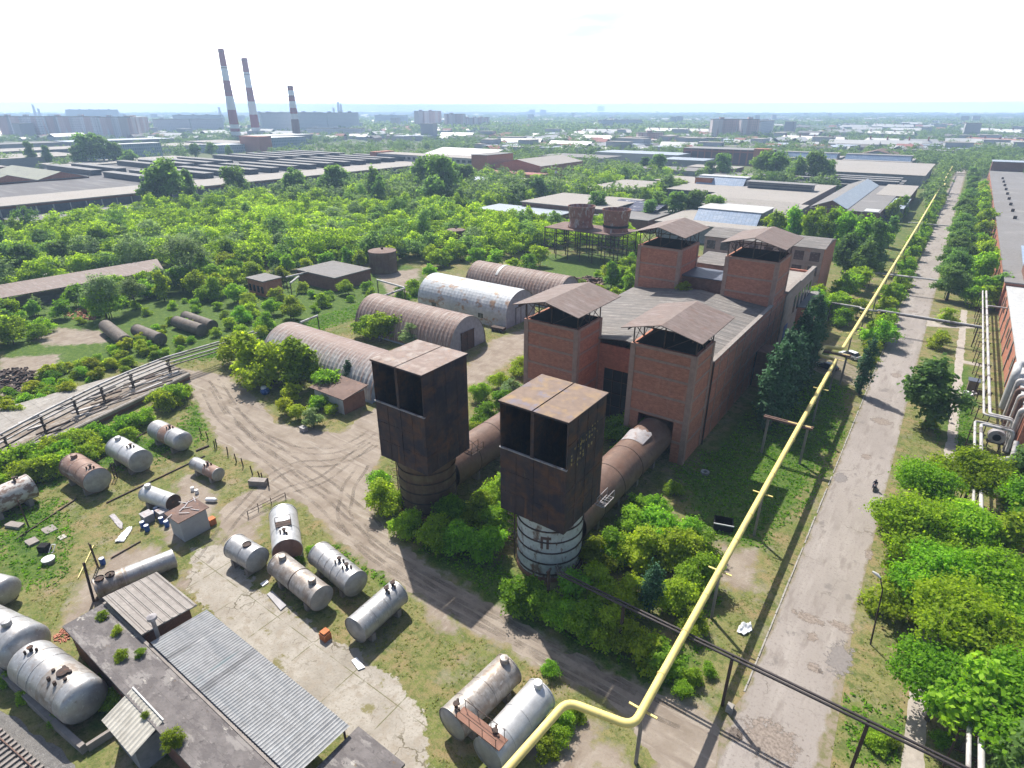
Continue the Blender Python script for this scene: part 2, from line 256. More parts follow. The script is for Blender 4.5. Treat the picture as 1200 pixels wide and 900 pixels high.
# ------------------------------------------------------------------ mesh building
class MB:
    def __init__(s): s.v = []; s.f = []
    def add(s, vs, fs):
        o = len(s.v); s.v += [tuple(p) for p in vs]; s.f += [tuple(i + o for i in f) for f in fs]; return s
    def box(s, x0, x1, y0, y1, z0, z1):
        return s.add([(x0, y0, z0), (x1, y0, z0), (x1, y1, z0), (x0, y1, z0), (x0, y0, z1), (x1, y0, z1), (x1, y1, z1), (x0, y1, z1)],
                     [(0, 3, 2, 1), (4, 5, 6, 7), (0, 1, 5, 4), (1, 2, 6, 5), (2, 3, 7, 6), (3, 0, 4, 7)])
    def bar(s, a, b, w, h=None):
        a = Vector(a); b = Vector(b); d = (b - a)
        if d.length < 1e-6: return s
        d.normalize(); up = Vector((0, 0, 1)) if abs(d.z) < .95 else Vector((1, 0, 0))
        x = d.cross(up).normalized() * (w / 2); y = x.cross(d).normalized() * ((h or w) / 2)
        vs = [p + q for p in (a, b) for q in (-x - y, x - y, x + y, -x + y)]
        return s.add(vs, [(3, 2, 1, 0), (4, 5, 6, 7), (0, 1, 5, 4), (1, 2, 6, 5), (2, 3, 7, 6), (3, 0, 4, 7)])
    def tube(s, pts, r, n=12, cap=True):
        pts = [Vector(p) for p in pts]; k = len(pts); rs = r if isinstance(r, (list, tuple)) else [r] * k
        o = len(s.v); prev = None
        for i, p in enumerate(pts):
            d = (pts[min(i + 1, k - 1)] - pts[max(i - 1, 0)]).normalized()
            if prev is None:
                up = Vector((0, 0, 1)) if abs(d.z) < .9 else Vector((1, 0, 0)); x = d.cross(up).normalized()
            else:
                x = (prev - d * prev.dot(d)).normalized()
            prev = x; y = d.cross(x)
            sc_ = 1.0
            if 0 < i < k - 1:
                c = (pts[i] - pts[i - 1]).normalized().dot(d); sc_ = 1 / max(.5, c)
            for j in range(n):
                a = 2 * PI * j / n; s.v.append(tuple(p + (x * math.cos(a) + y * math.sin(a)) * rs[i] * (sc_ if sc_ < 1.2 else 1.0)))
        for i in range(k - 1):
            for j in range(n):
                a = o + i * n + j; b = o + i * n + (j + 1) % n
                s.f.append((a, b, b + n, a + n))
        if cap:
            s.f.append(tuple(o + j for j in reversed(range(n)))); s.f.append(tuple(o + (k - 1) * n + j for j in range(n)))
        return s
    def lathe(s, prof, n=24, c=(0, 0, 0), axis='z', cap=True):
        o = len(s.v); k = len(prof)
        for r, z in prof:
            for j in range(n):
                a = 2 * PI * j / n; p = (r * math.cos(a), r * math.sin(a), z)
                if axis == 'x': p = (z, r * math.cos(a), r * math.sin(a))
                if axis == 'y': p = (r * math.sin(a), z, r * math.cos(a))
                s.v.append((p[0] + c[0], p[1] + c[1], p[2] + c[2]))
        for i in range(k - 1):
            for j in range(n):
                a = o + i * n + j; b = o + i * n + (j + 1) % n
                s.f.append((a, b, b + n, a + n))
        if cap:
            s.f.append(tuple(o + j for j in reversed(range(n)))); s.f.append(tuple(o + (k - 1) * n + j for j in range(n)))
        return s
    def prism(s, poly, z0, z1):
        n = len(poly); vs = [(x, y, z0) for x, y in poly] + [(x, y, z1) for x, y in poly]
        fs = [tuple(reversed(range(n))), tuple(range(n, 2 * n))] + [(i, (i + 1) % n, n + (i + 1) % n, n + i) for i in range(n)]
        return s.add(vs, fs)
    def extr(s, prof, axis, a0, a1):
        """profile of (u,z) pairs run along an axis ('x': u is y; 'y': u is x)"""
        n = len(prof); vs = []
        for a in (a0, a1):
            for u, z in prof: vs.append((a, u, z) if axis == 'x' else (u, a, z))
        return s.add(vs, [tuple(range(n)), tuple(reversed(range(n, 2 * n)))] + [(i, i + n, (i + 1) % n + n, (i + 1) % n) for i in range(n)])
    def sheet4(s, pts, t):
        """sloped slab from 4 top corners"""
        vs = [tuple(p) for p in pts] + [(p[0], p[1], p[2] - t) for p in pts]
        return s.add(vs, [(0, 1, 2, 3), (7, 6, 5, 4)] + [(i, i + 4, (i + 1) % 4 + 4, (i + 1) % 4) for i in range(4)])
    def build(s, name, m, parent=None, smooth=None, local=False):
        me = bpy.data.meshes.new(name)
        vs = s.v
        if parent is not None and not local:
            mat = WM.get(parent.name)
            if mat is not None:
                inv = mat.inverted(); vs = [tuple(inv @ Vector(p)) for p in vs]
        me.from_pydata(vs, [], s.f); me.materials.append(mt[m] if isinstance(m, str) else m); me.validate()
        me.update()
        import bmesh as _b
        bm = _b.new(); bm.from_mesh(me); _b.ops.recalc_face_normals(bm, faces=bm.faces); bm.to_mesh(me); bm.free()
        if smooth:
            me.shade_smooth(); me.set_sharp_from_angle(angle=math.radians(smooth))
        o = bpy.data.objects.new(name, me); COL.objects.link(o)
        if parent is not None:
            o.parent = parent; WM[o.name] = WM.get(parent.name, Matrix())
        return o
WM = {}

def tag(o, label=None, cat=None, group=None, kind=None):
    if label: o['label'] = label
    if cat: o['category'] = cat
    if group: o['group'] = group
    if kind: o['kind'] = kind
    return o

def thing(name, label, cat, loc=(0, 0, 0), rz=0.0, group=None):
    o = bpy.data.objects.new(name, None); COL.objects.link(o)
    o.location = loc; o.rotation_euler = (0, 0, rz); o.empty_display_size = .3
    WM[o.name] = Matrix.Translation(loc) @ Matrix.Rotation(rz, 4, 'Z')
    return tag(o, label, cat, group)

def kids(o): return [c for c in ALLKIDS.get(o.name, [])]
ALLKIDS = {}

def copy_tree(root, loc, rz, scale=None, label=None, group=None):
    r = root.copy(); COL.objects.link(r); r.location = loc; r.rotation_euler = (0, 0, rz)
    if scale is not None: r.scale = scale
    if label: r['label'] = label
    if group: r['group'] = group
    for ch in root.children:
        c = ch.copy(); COL.objects.link(c); c.parent = r
        for g in ch.children:
            d = g.copy(); COL.objects.link(d); d.parent = c
    return r

def npmesh(name, V, F, m, tint=None):
    """V (n,3), F (k,4) quads"""
    me = bpy.data.meshes.new(name)
    me.vertices.add(len(V)); me.vertices.foreach_set('co', np.asarray(V, np.float32).ravel())
    k = len(F); me.loops.add(k * 4); me.loops.foreach_set('vertex_index', np.asarray(F, np.int32).ravel())
    me.polygons.add(k); me.polygons.foreach_set('loop_start', np.arange(0, k * 4, 4, dtype=np.int32))
    me.update(calc_edges=True)
    if tint is not None:
        a = me.attributes.new('tint', 'FLOAT', 'FACE'); a.data.foreach_set('value', np.asarray(tint, np.float32))
    me.materials.append(m)
    return me

# ------------------------------------------------------------------ trees
def leaves(pos, out, size, rs, up=.6, flat=.55):
    """leaf quads at pos facing roughly outwards"""
    n = len(pos)
    nr = out * flat + rs.normal(size=(n, 3)) * .5; nr[:, 2] += up
    nr /= np.linalg.norm(nr, axis=1, keepdims=True) + 1e-9
    t = rs.normal(size=(n, 3)); t -= nr * (t * nr).sum(1, keepdims=True); t /= np.linalg.norm(t, axis=1, keepdims=True) + 1e-9
    b = np.cross(nr, t)
    s = size * rs.uniform(.6, 1.35, (n, 1))
    w = s * rs.uniform(.30, .5, (n, 1))
    V = np.stack([pos - t * s * .5, pos - b * w * rs.uniform(.7, 1.2, (n, 1)) + t * s * .05, pos + t * s * .5, pos + b * w + t * s * .1], 1).reshape(-1, 3)
    F = np.arange(n * 4).reshape(-1, 4)
    return V, F

def crown_points(blobs, n, rs, clumps=26, sig=.22, shell=.72):
    P_, O_, T_ = [], [], []
    vol = np.array([b[3] * b[4] * b[5] for b in blobs]) ** .75; vol /= vol.sum()
    for b, w in zip(blobs, vol):
        k = max(4, int(clumps * w * len(blobs)))
        d = rs.normal(size=(k, 3)); d /= np.linalg.norm(d, axis=1, keepdims=True)
        d[:, 2] = np.where(d[:, 2] < -.55, -d[:, 2] * .6, d[:, 2])
        rad = rs.uniform(shell * .8, 1.0, (k, 1)) * rs.choice([1.0, 1.0, 1.2, .8], (k, 1))
        c = d * rad
        m_ = int(n * w); idx = rs.integers(0, k, m_)
        loc = c[idx] + rs.normal(size=(m_, 3)) * sig * np.array([1, 1, .62])
        pos = np.array(b[:3]) + loc * np.array(b[3:6])
        ct = rs.uniform(-.22, .22, k)[idx]
        o = loc / (np.linalg.norm(loc, axis=1, keepdims=True) + 1e-9)
        P_.append(pos); O_.append(o); T_.append(np.clip(.5 + ct + rs.normal(size=m_) * .2, 0, 1))
    return np.vstack(P_), np.vstack(O_), np.concatenate(T_)

def blobset(kind, h, w, rs):
    """crown ellipsoids in a tree of height h and spread w (trunk foot at the origin)"""
    B = []
    if kind == 'poplar':
        for i in range(9):
            t = i / 8.0; r = w * .5 * (math.sin(PI * min(1, .16 + t * .84)) ** .75 * .95 + .08)
            B.append((rs.normal() * w * .06, rs.normal() * w * .06, h * (.10 + .84 * t), r, r, h * .12))
        return B
    if kind == 'upright':
        for i in range(13):
            t = rs.uniform(.16, .93); a = rs.uniform(0, 2 * PI); q = w * .26 * math.sin(PI * min(1, t * .85 + .15)) * rs.uniform(.4, 1.3); r = w * rs.uniform(.12, .22)
            B.append((math.cos(a) * q, math.sin(a) * q, h * t, r, r, r * rs.uniform(1.0, 1.5)))
        B.append((0, 0, h * .5, w * .2, w * .2, h * .36)); return B
    k = {'round': 7, 'broad': 10, 'scrub': 8, 'bush': 7}[kind]
    lo = {'round': .30, 'broad': .5, 'scrub': .22, 'bush': .16}[kind]
    B.append((0, 0, h * (lo + .18), w * .30, w * .30, h * .30))
    for i in range(k):
        a = 2 * PI * i / k + rs.normal() * .35; q = w * rs.uniform(.22, .36)
        z = h * rs.uniform(lo, .82); r = w * rs.uniform(.15, .26)
        if z > h * .7: q *= .7
        B.append((math.cos(a) * q, math.sin(a) * q, z, r, r, r * rs.uniform(.65, 1.05)))
    B.append((rs.normal() * w * .06, rs.normal() * w * .06, h * .84, w * .2, w * .2, h * .15))
    return B

PROTO = {}
def proto(key, kind, h, w, leaf, n, mat, clumps, seed, trunk=True, variants=3, stems=1, sig=.22):
    PROTO[key] = []
    for vn in range(variants):
        rs = np.random.default_rng(seed + vn * 17)
        B = blobset(kind, h, w, rs)
        pos, out, tint = crown_points(B, n, rs, clumps, sig)
        keep = pos[:, 2] > .05; pos, out, tint = pos[keep], out[keep], tint[keep]
        V, F = leaves(pos, out, leaf, rs)
        cm = npmesh('crown', V, F, lf[mat], tint)
        tm = MB(); rr = random.Random(seed + vn)
        for st in range(stems):
            bx, by = (0, 0) if stems == 1 else (rr.uniform(-.12, .12) * w, rr.uniform(-.12, .12) * w)
            r0 = (.016 * h + .05) / (stems ** .5)
            lean = (rr.uniform(-.05, .05) * h, rr.uniform(-.05, .05) * h)
            top = (bx + lean[0], by + lean[1], h * (.9 if kind == 'poplar' else .72))
            mid = (bx + lean[0] * .3, by + lean[1] * .3, h * .38)
            tm.tube([(bx, by, -.1), (bx, by, h * .12), mid, top], [r0 * 1.3, r0, r0 * .75, r0 * .25], 7)
            if kind != 'poplar':
                for b in B[1:]:
                    if stems > 1 and rr.random() < .5: continue
                    s0 = Vector(mid) * rr.uniform(.7, 1.0) + Vector((0, 0, rr.uniform(-.05, .15) * h))
                    e = Vector(b[:3]); m_ = (s0 + e) / 2 + Vector((0, 0, -.04 * h))
                    tm.tube([s0, m_, e], [r0 * .5, r0 * .34, r0 * .12], 5)
                    for _ in range(5 if n > 4000 else 0):
                        dr_ = Vector((rr.gauss(0, 1), rr.gauss(0, 1), rr.gauss(.5, .7))).normalized(); q2 = e + Vector((dr_.x * b[3], dr_.y * b[4], dr_.z * b[5])) * rr.uniform(.9, 1.2)
                        tm.tube([e, (e + q2) / 2 + Vector((0, 0, .1)), q2], [.05, .035, .015], 3)
        tme = bpy.data.meshes.new('trunk'); tme.from_pydata(tm.v, [], tm.f); tme.materials.append(mt['bark']); tme.shade_smooth()
        PROTO[key].append([cm, tme, None])

def plant(key, x, y, h=1.0, label='', cat='tree', group=None, w=1.0, name='tree', rz=None, tilt=None, z=0.0):
    pr = rnd.choice(PROTO[key])
    r = bpy.data.objects.new(name, None); COL.objects.link(r); r.empty_display_size = .3
    r.location = (x, y, z); r.rotation_euler = (tilt[0] if tilt else 0, tilt[1] if tilt else 0, rnd.uniform(0, 2 * PI) if rz is None else rz)
    r.scale = (h * w, h * w, h)
    tag(r, label, cat, group)
    for nm, me in (('crown', pr[0]), ('trunk', pr[1])):
        o = bpy.data.objects.new(nm, me); COL.objects.link(o); o.parent = r
    return r

proto('maple', 'broad', 8.2, 8.6, .29, 15000, 'maple', 130, 1, variants=4, sig=.16)
proto('upright', 'upright', 10.0, 6.4, .46, 4600, 'dark', 60, 301, variants=3, sig=.2)
proto('uprightlime', 'upright', 8.5, 6.2, .44, 4200, 'scrub', 60, 331, variants=3, sig=.2)
proto('scrubnear', 'scrub', 5.0, 5.6, .30, 7000, 'scrub', 60, 31, variants=3, stems=3)
proto('scrub', 'scrub', 7.0, 7.6, .50, 4200, 'scrub', 44, 61, variants=5, stems=3)
proto('bush', 'bush', 2.4, 3.2, .21, 3000, 'scrub', 40, 91, variants=4, stems=4)
proto('darkround', 'round', 9.0, 7.0, .36, 9000, 'dark', 40, 121, variants=2)
proto('midtree', 'round', 11.0, 8.5, .60, 4200, 'dark', 30, 151, variants=3)
proto('silver', 'scrub', 6.0, 6.0, .42, 3600, 'silver', 36, 181, variants=3, stems=3)
proto('poplar', 'poplar', 14.0, 3.6, .42, 4600, 'poplar', 30, 211, variants=3)
proto('yellowbush', 'bush', 3.2, 3.2, .28, 2200, 'yellow', 26, 241, variants=2, stems=4)
proto('airy', 'broad', 12.0, 11.0, .42, 5200, 'silver', 70, 271, variants=2, sig=.14)

def flora(name, items, mat, leaf, per, label, cat, seed, kind='scrub', nvar=6, kinds=None, mats=None):
    """a wood nobody could count: one object; items are (x, y, h, w)"""
    rs = np.random.default_rng(seed); pats = []
    for v in range(nvar):
        B = blobset(kinds[v % len(kinds)] if kinds else kind, 1.0, 1.0, rs); pos, out, tint = crown_points(B, per, rs, 30, .2)
        pats.append((pos, out, tint))
    VV, FF, TT, MI = [], [], [], []; o = 0
    for (x, y, h, w) in items:
        pos, out, tint = pats[rs.integers(0, nvar)]
        a = rs.uniform(0, 2 * PI); ca, sa = math.cos(a), math.sin(a)
        q = np.stack([(pos[:, 0] * ca - pos[:, 1] * sa) * w + x, (pos[:, 0] * sa + pos[:, 1] * ca) * w + y, pos[:, 2] * h], 1)
        oo = np.stack([out[:, 0] * ca - out[:, 1] * sa, out[:, 0] * sa + out[:, 1] * ca, out[:, 2]], 1)
        V, F = leaves(q, oo, leaf * (w ** .5), rs)
        VV.append(V); FF.append(F + o); o += len(V); TT.append(np.clip(tint + rs.normal() * .22, 0, 1)); MI.append(np.full(len(F), rs.choice(len(mats), p=[.74, .15, .11]) if mats else 0, np.int32))
    me = npmesh(name, np.vstack(VV), np.vstack(FF), lf[mat], np.concatenate(TT))
    if mats:
        for q in mats[1:]: me.materials.append(lf[q])
        me.polygons.foreach_set('material_index', np.concatenate(MI))
    ob = bpy.data.objects.new(name, me); COL.objects.link(ob)
    return tag(ob, label, cat, None, 'stuff')

# ------------------------------------------------------------------ ground
def inpoly(X, Y, poly):
    ins = np.zeros(X.shape, bool); n = len(poly)
    for i in range(n):
        x0, y0 = poly[i]; x1, y1 = poly[(i + 1) % n]
        c = ((y0 > Y) != (y1 > Y)) & (X < (x1 - x0) * (Y - y0) / ((y1 - y0) if y1 != y0 else 1e-9) + x0)
        ins ^= c
    return ins

def sdist(X, Y, poly):
    d = np.full(X.shape, 1e9); n = len(poly)
    for i in range(n):
        x0, y0 = poly[i]; x1, y1 = poly[(i + 1) % n]
        dx, dy = x1 - x0, y1 - y0; L = dx * dx + dy * dy + 1e-9
        t = np.clip(((X - x0) * dx + (Y - y0) * dy) / L, 0, 1)
        d = np.minimum(d, np.hypot(X - x0 - t * dx, Y - y0 - t * dy))
    return np.where(inpoly(X, Y, poly), d, -d)

def PP(pts, z=0): return [P(a, b, z) for a, b in pts]
YARD = PP([(205, 432), (262, 440), (300, 468), (322, 497), (400, 508), (440, 478), (452, 520), (432, 560), (436, 600), (462, 634), (560, 702), (650, 755), (740, 798), (830, 838), (860, 870), (880, 930), (760, 930), (770, 895), (735, 835), (640, 778), (560, 738), (480, 690), (420, 650), (382, 612), (346, 582), (310, 590), (262, 630), (255, 600), (300, 572), (318, 560), (300, 545), (260, 520), (232, 470)])
HANGROAD = PP([(528, 452), (552, 425), (575, 402), (618, 384), (640, 380), (640, 400), (600, 420), (560, 450)])
FORK = PP([(312, 588), (262, 632), (225, 665), (205, 690), (255, 690), (285, 655), (300, 625)])
CONC = PP([(226, 642), (262, 640), (300, 690), (338, 716), (395, 752), (430, 772), (470, 800), (497, 840), (505, 905), (440, 905), (410, 868), (330, 800), (255, 725), (222, 690)])
BRIGHTDIRT = [PP(q) for q in (
    [(95, 690), (130, 650), (190, 640), (170, 690), (110, 712), (75, 735)],
    [(215, 555), (250, 572), (250, 600), (205, 640), (190, 622)],
    [(440, 320), (490, 315), (490, 340), (460, 348)], [(843, 640), (885, 648), (882, 690), (850, 692)], [(500, 700), (540, 730), (530, 745), (505, 725)],
    [(0, 420), (70, 415), (60, 440), (0, 500)],
    [(70, 385), (120, 388), (125, 402), (60, 405), (30, 398)],
    [(300, 700), (350, 735), (420, 780), (360, 770)],
    [(600, 855), (690, 850), (740, 900), (640, 910)],
    [(640, 385), (700, 360), (780, 375), (700, 400)],
    [(30, 350), (75, 340), (75, 355), (30, 362)])]
LUSH = [PP(q) for q in (
    [(630, 300), (745, 298), (765, 345), (640, 338)],
    [(0, 335), (250, 335), (300, 400), (262, 420), (150, 425), (0, 480)], [(250, 330), (480, 310), (520, 340), (330, 400), (270, 420)],
    [(0, 600), (60, 590), (70, 640), (60, 680), (0, 690)],
    [(100, 745), (140, 770), (160, 830), (130, 860), (90, 820)],
    [(230, 470), (215, 500), (160, 515), (60, 530), (0, 560), (0, 590), (80, 560), (180, 540), (240, 510)],
    [(470, 640), (600, 660), (640, 740), (800, 790), (830, 700), (820, 600), (790, 540), (830, 560), (790, 830), (640, 770)],
    [(800, 565), (905, 440), (960, 400), (990, 440), (975, 520), (935, 590), (880, 640), (820, 625)],
    [(400, 640), (450, 680), (500, 700), (440, 660)],
    [(1080, 420), (1140, 430), (1150, 520), (1110, 540)],
    [(1000, 830), (1070, 850), (1050, 890), (1005, 890)])]

def axis_grid(lo, hi, step, far, g=1.22):
    a = list(np.arange(lo, hi + .01, step)); s = step; v = hi
    while v < far: s *= g; v += s; a.append(v)
    s = step; v = lo; b = []
    while v > -far: s *= g; v -= s; b.append(v)
    return np.array(b[::-1] + a)
gx = axis_grid(-150, 34, .55, 10500); gy = axis_grid(8, 150, .55, 10500)
GX, GY = np.meshgrid(gx, gy)
def painted(polys, soft):
    out = np.zeros(GX.shape)
    for p in polys: out = np.maximum(out, np.clip(sdist(GX, GY, p) / soft * .5 + .5, 0, 1))
    return out
near = (GX > -175) & (GX < 60) & (GY > -20) & (GY < 210)
a_dirt = painted([YARD, HANGROAD, FORK] + BRIGHTDIRT, 2.2)
a_lush = painted(LUSH, 3.0)
a_conc = painted([CONC], 1.6)
wild = np.clip((np.hypot(GX, GY) - 190) / 60, 0, 1)
a_lush = np.maximum(a_lush, wild * .55)
a_far = np.clip((np.hypot(GX, GY) - 500) / 600, 0, 1)
ny, nx = GX.shape
gz = np.zeros(GX.size)
V = np.stack([GX.ravel(), GY.ravel(), gz], 1)
ii = (np.arange(ny - 1)[:, None] * nx + np.arange(nx - 1)[None, :]).ravel()
F = np.stack([ii, ii + 1, ii + nx + 1, ii + nx], 1)

def groundmat():
    m, nt, b = mk('yard ground')
    g = N(nt, 'ShaderNodeNewGeometry'); pos = g.outputs['Position']
    def ns(scale, lo, hi, det=6, st=(1, 1, 1)):
        mp = N(nt, 'ShaderNodeMapping'); mp.inputs['Scale'].default_value = st; nt.links.new(pos, mp.inputs['Vector'])
        return nmask(nt, mp.outputs[0], scale, lo, hi, det, .65)
    def attr(n): return N(nt, 'ShaderNodeAttribute', attribute_name=n).outputs['Fac']
    grass = mixc(nt, ns(.11, .40, .62), (.105, .135, .032), (.185, .172, .072))
    grass = mixc(nt, ns(.6, .5, .7), grass, (.05, .075, .018))
    grass = mixc(nt, ns(.28, .47, .60), grass, (.215, .165, .085))
    grass = mixc(nt, ns(1.1, .50, .62), grass, (.075, .10, .026))
    grass = mixc(nt, ns(3.2, .50, .66), grass, (.19, .165, .08))
    grass = mixc(nt, ns(7.0, .52, .68), grass, (.06, .075, .022))
    dirtpatch = ns(.23, .56, .66)
    dirt = mixc(nt, ns(.35, .4, .66), (.245, .208, .170), (.178, .142, .112))
    dirt = mixc(nt, ns(1.2, .52, .7, 6, (1, .35, 1)), dirt, (.285, .25, .212))
    dirt = mixc(nt, ns(5, .55, .7), dirt, (.19, .15, .115))
    col = mixc(nt, dirtpatch, grass, mixc(nt, .55, dirt, grass))
    lush = mixc(nt, ns(.9, .42, .62), (.055, .10, .018), (.105, .15, .030)); lush = mixc(nt, ns(4.5, .48, .62), lush, (.03, .058, .012))
    def soft(att, jit, lo, hi):
        ad = N(nt, 'ShaderNodeMath', operation='ADD'); nt.links.new(attr(att), ad.inputs[0])
        sb = N(nt, 'ShaderNodeMath', operation='MULTIPLY_ADD'); nt.links.new(jit, sb.inputs[0]); sb.inputs[1].default_value = .6; sb.inputs[2].default_value = -.3
        nt.links.new(sb.outputs[0], ad.inputs[1])
        r = N(nt, 'ShaderNodeMapRange'); r.inputs['From Min'].default_value = lo; r.inputs['From Max'].default_value = hi
        nt.links.new(ad.outputs[0], r.inputs['Value']); return r.outputs[0]
    col = mixc(nt, soft('lush', ns(.5, .3, .7), .35, .7), col, lush)
    col = mixc(nt, soft('dirt', ns(.55, .3, .7), .32, .62), col, dirt)
    conc = mixc(nt, ns(.22, .42, .62), (.315, .292, .255), (.23, .208, .175))
    conc = mixc(nt, ns(1.0, .50, .62), conc, (.25, .22, .18)); conc = mixc(nt, ns(4.5, .54, .66), conc, (.20, .175, .14))
    for ax, spc in ((0, 6.1), (1, 4.9)):      # joints between the cast slabs, broken in places
        sp = N(nt, 'ShaderNodeSeparateXYZ'); nt.links.new(pos, sp.inputs[0])
        dv = N(nt, 'ShaderNodeMath', operation='DIVIDE'); nt.links.new(sp.outputs[ax], dv.inputs[0]); dv.inputs[1].default_value = spc
        fr = N(nt, 'ShaderNodeMath', operation='FRACT'); nt.links.new(dv.outputs[0], fr.inputs[0])
        lt = N(nt, 'ShaderNodeMath', operation='LESS_THAN'); nt.links.new(fr.outputs[0], lt.inputs[0]); lt.inputs[1].default_value = .018
        mu = N(nt, 'ShaderNodeMath', operation='MULTIPLY'); nt.links.new(lt.outputs[0], mu.inputs[0]); nt.links.new(ns(.5, .40, .52), mu.inputs[1])
        conc = mixc(nt, mu.outputs[0], conc, (.13, .125, .07))
    vo = N(nt, 'ShaderNodeTexVoronoi', feature='DISTANCE_TO_EDGE'); vo.inputs['Scale'].default_value = .42
    wn = N(nt, 'ShaderNodeTexNoise'); wn.inputs['Scale'].default_value = 1.2; nt.links.new(pos, wn.inputs['Vector'])
    wa = N(nt, 'ShaderNodeVectorMath', operation='MULTIPLY_ADD'); nt.links.new(wn.outputs['Color'], wa.inputs[0]); wa.inputs[1].default_value = (1.6, 1.6, 0); nt.links.new(pos, wa.inputs[2]); nt.links.new(wa.outputs[0], vo.inputs['Vector'])
    ck = N(nt, 'ShaderNodeMath', operation='LESS_THAN'); nt.links.new(vo.outputs['Distance'], ck.inputs[0]); ck.inputs[1].default_value = .022
    cm = N(nt, 'ShaderNodeMath', operation='MULTIPLY'); nt.links.new(ck.outputs[0], cm.inputs[0]); nt.links.new(ns(.16, .50, .60), cm.inputs[1])
    conc = mixc(nt, cm.outputs[0], conc, (.12, .105, .075))
    gr = mixc(nt, ns(.45, .60, .66), conc, (.16, .145, .07))
    col = mixc(nt, soft('conc', ns(.7, .25, .75, 8), .46, .52), col, gr)
    # far plain: fields, woods and built-up land
    fv = mixc(nt, ns(.006, .40, .60, 8), (.055, .085, .03), (.15, .15, .115))
    fv = mixc(nt, ns(.02, .56, .66, 6), fv, (.25, .24, .23))
    fm = N(nt, 'ShaderNodeMix', data_type='RGBA'); col = mixc(nt, attr('far'), col, fv)
    nt.links.new(col, b.inputs['Base Color']); b.inputs['Roughness'].default_value = .95; b.inputs['Specular IOR Level'].default_value = .1
    n1 = N(nt, 'ShaderNodeTexNoise'); n1.inputs['Scale'].default_value = 3.0; n1.inputs['Detail'].default_value = 8
    nt.links.new(pos, n1.inputs['Vector'])
    bp = N(nt, 'ShaderNodeBump'); bp.inputs['Strength'].default_value = .5; bp.inputs['Distance'].default_value = .12
    nt.links.new(n1.outputs['Fac'], bp.inputs['Height']); nt.links.new(bp.outputs[0], b.inputs['Normal'])
    return m
GM = groundmat()
gm = npmesh('ground', V, F, GM)
for nm, arr in (('dirt', a_dirt), ('conc', a_conc), ('lush', a_lush), ('far', a_far)):
    a = gm.attributes.new(nm, 'FLOAT', 'POINT'); a.data.foreach_set('value', arr.ravel().astype(np.float32))
go = bpy.data.objects.new('ground', gm); COL.objects.link(go); go['kind'] = 'structure'

def ragged(poly, step, amp, seed):
    out = []; n = len(poly)
    for i in range(n):
        a = Vector(poly[i]); b = Vector(poly[(i + 1) % n]); L = (b - a).length; k = max(1, int(L / step))
        for j in range(k):
            p = a.lerp(b, j / k); q = noise.noise_vector(Vector((p.x * .45, p.y * .45, seed))) + noise.noise_vector(Vector((p.x * 1.7, p.y * 1.7, seed))) * .45
            out.append((p.x + q.x * amp, p.y + q.y * amp))
    return out
def sheet(name, poly, z, m, amp=0, step=.6, seed=3.3):
    pts = ragged(poly, step, amp, seed) if amp else poly
    me = bpy.data.meshes.new(name); me.from_pydata([(x, y, z) for x, y in pts], [], [tuple(range(len(pts)))]); me.update()
    if me.polygons[0].normal.z < 0: me.flip_normals()
    me.materials.append(mt[m] if isinstance(m, str) else m)
    o = bpy.data.objects.new(name, me); COL.objects.link(o); o['kind'] = 'structure'
    return o
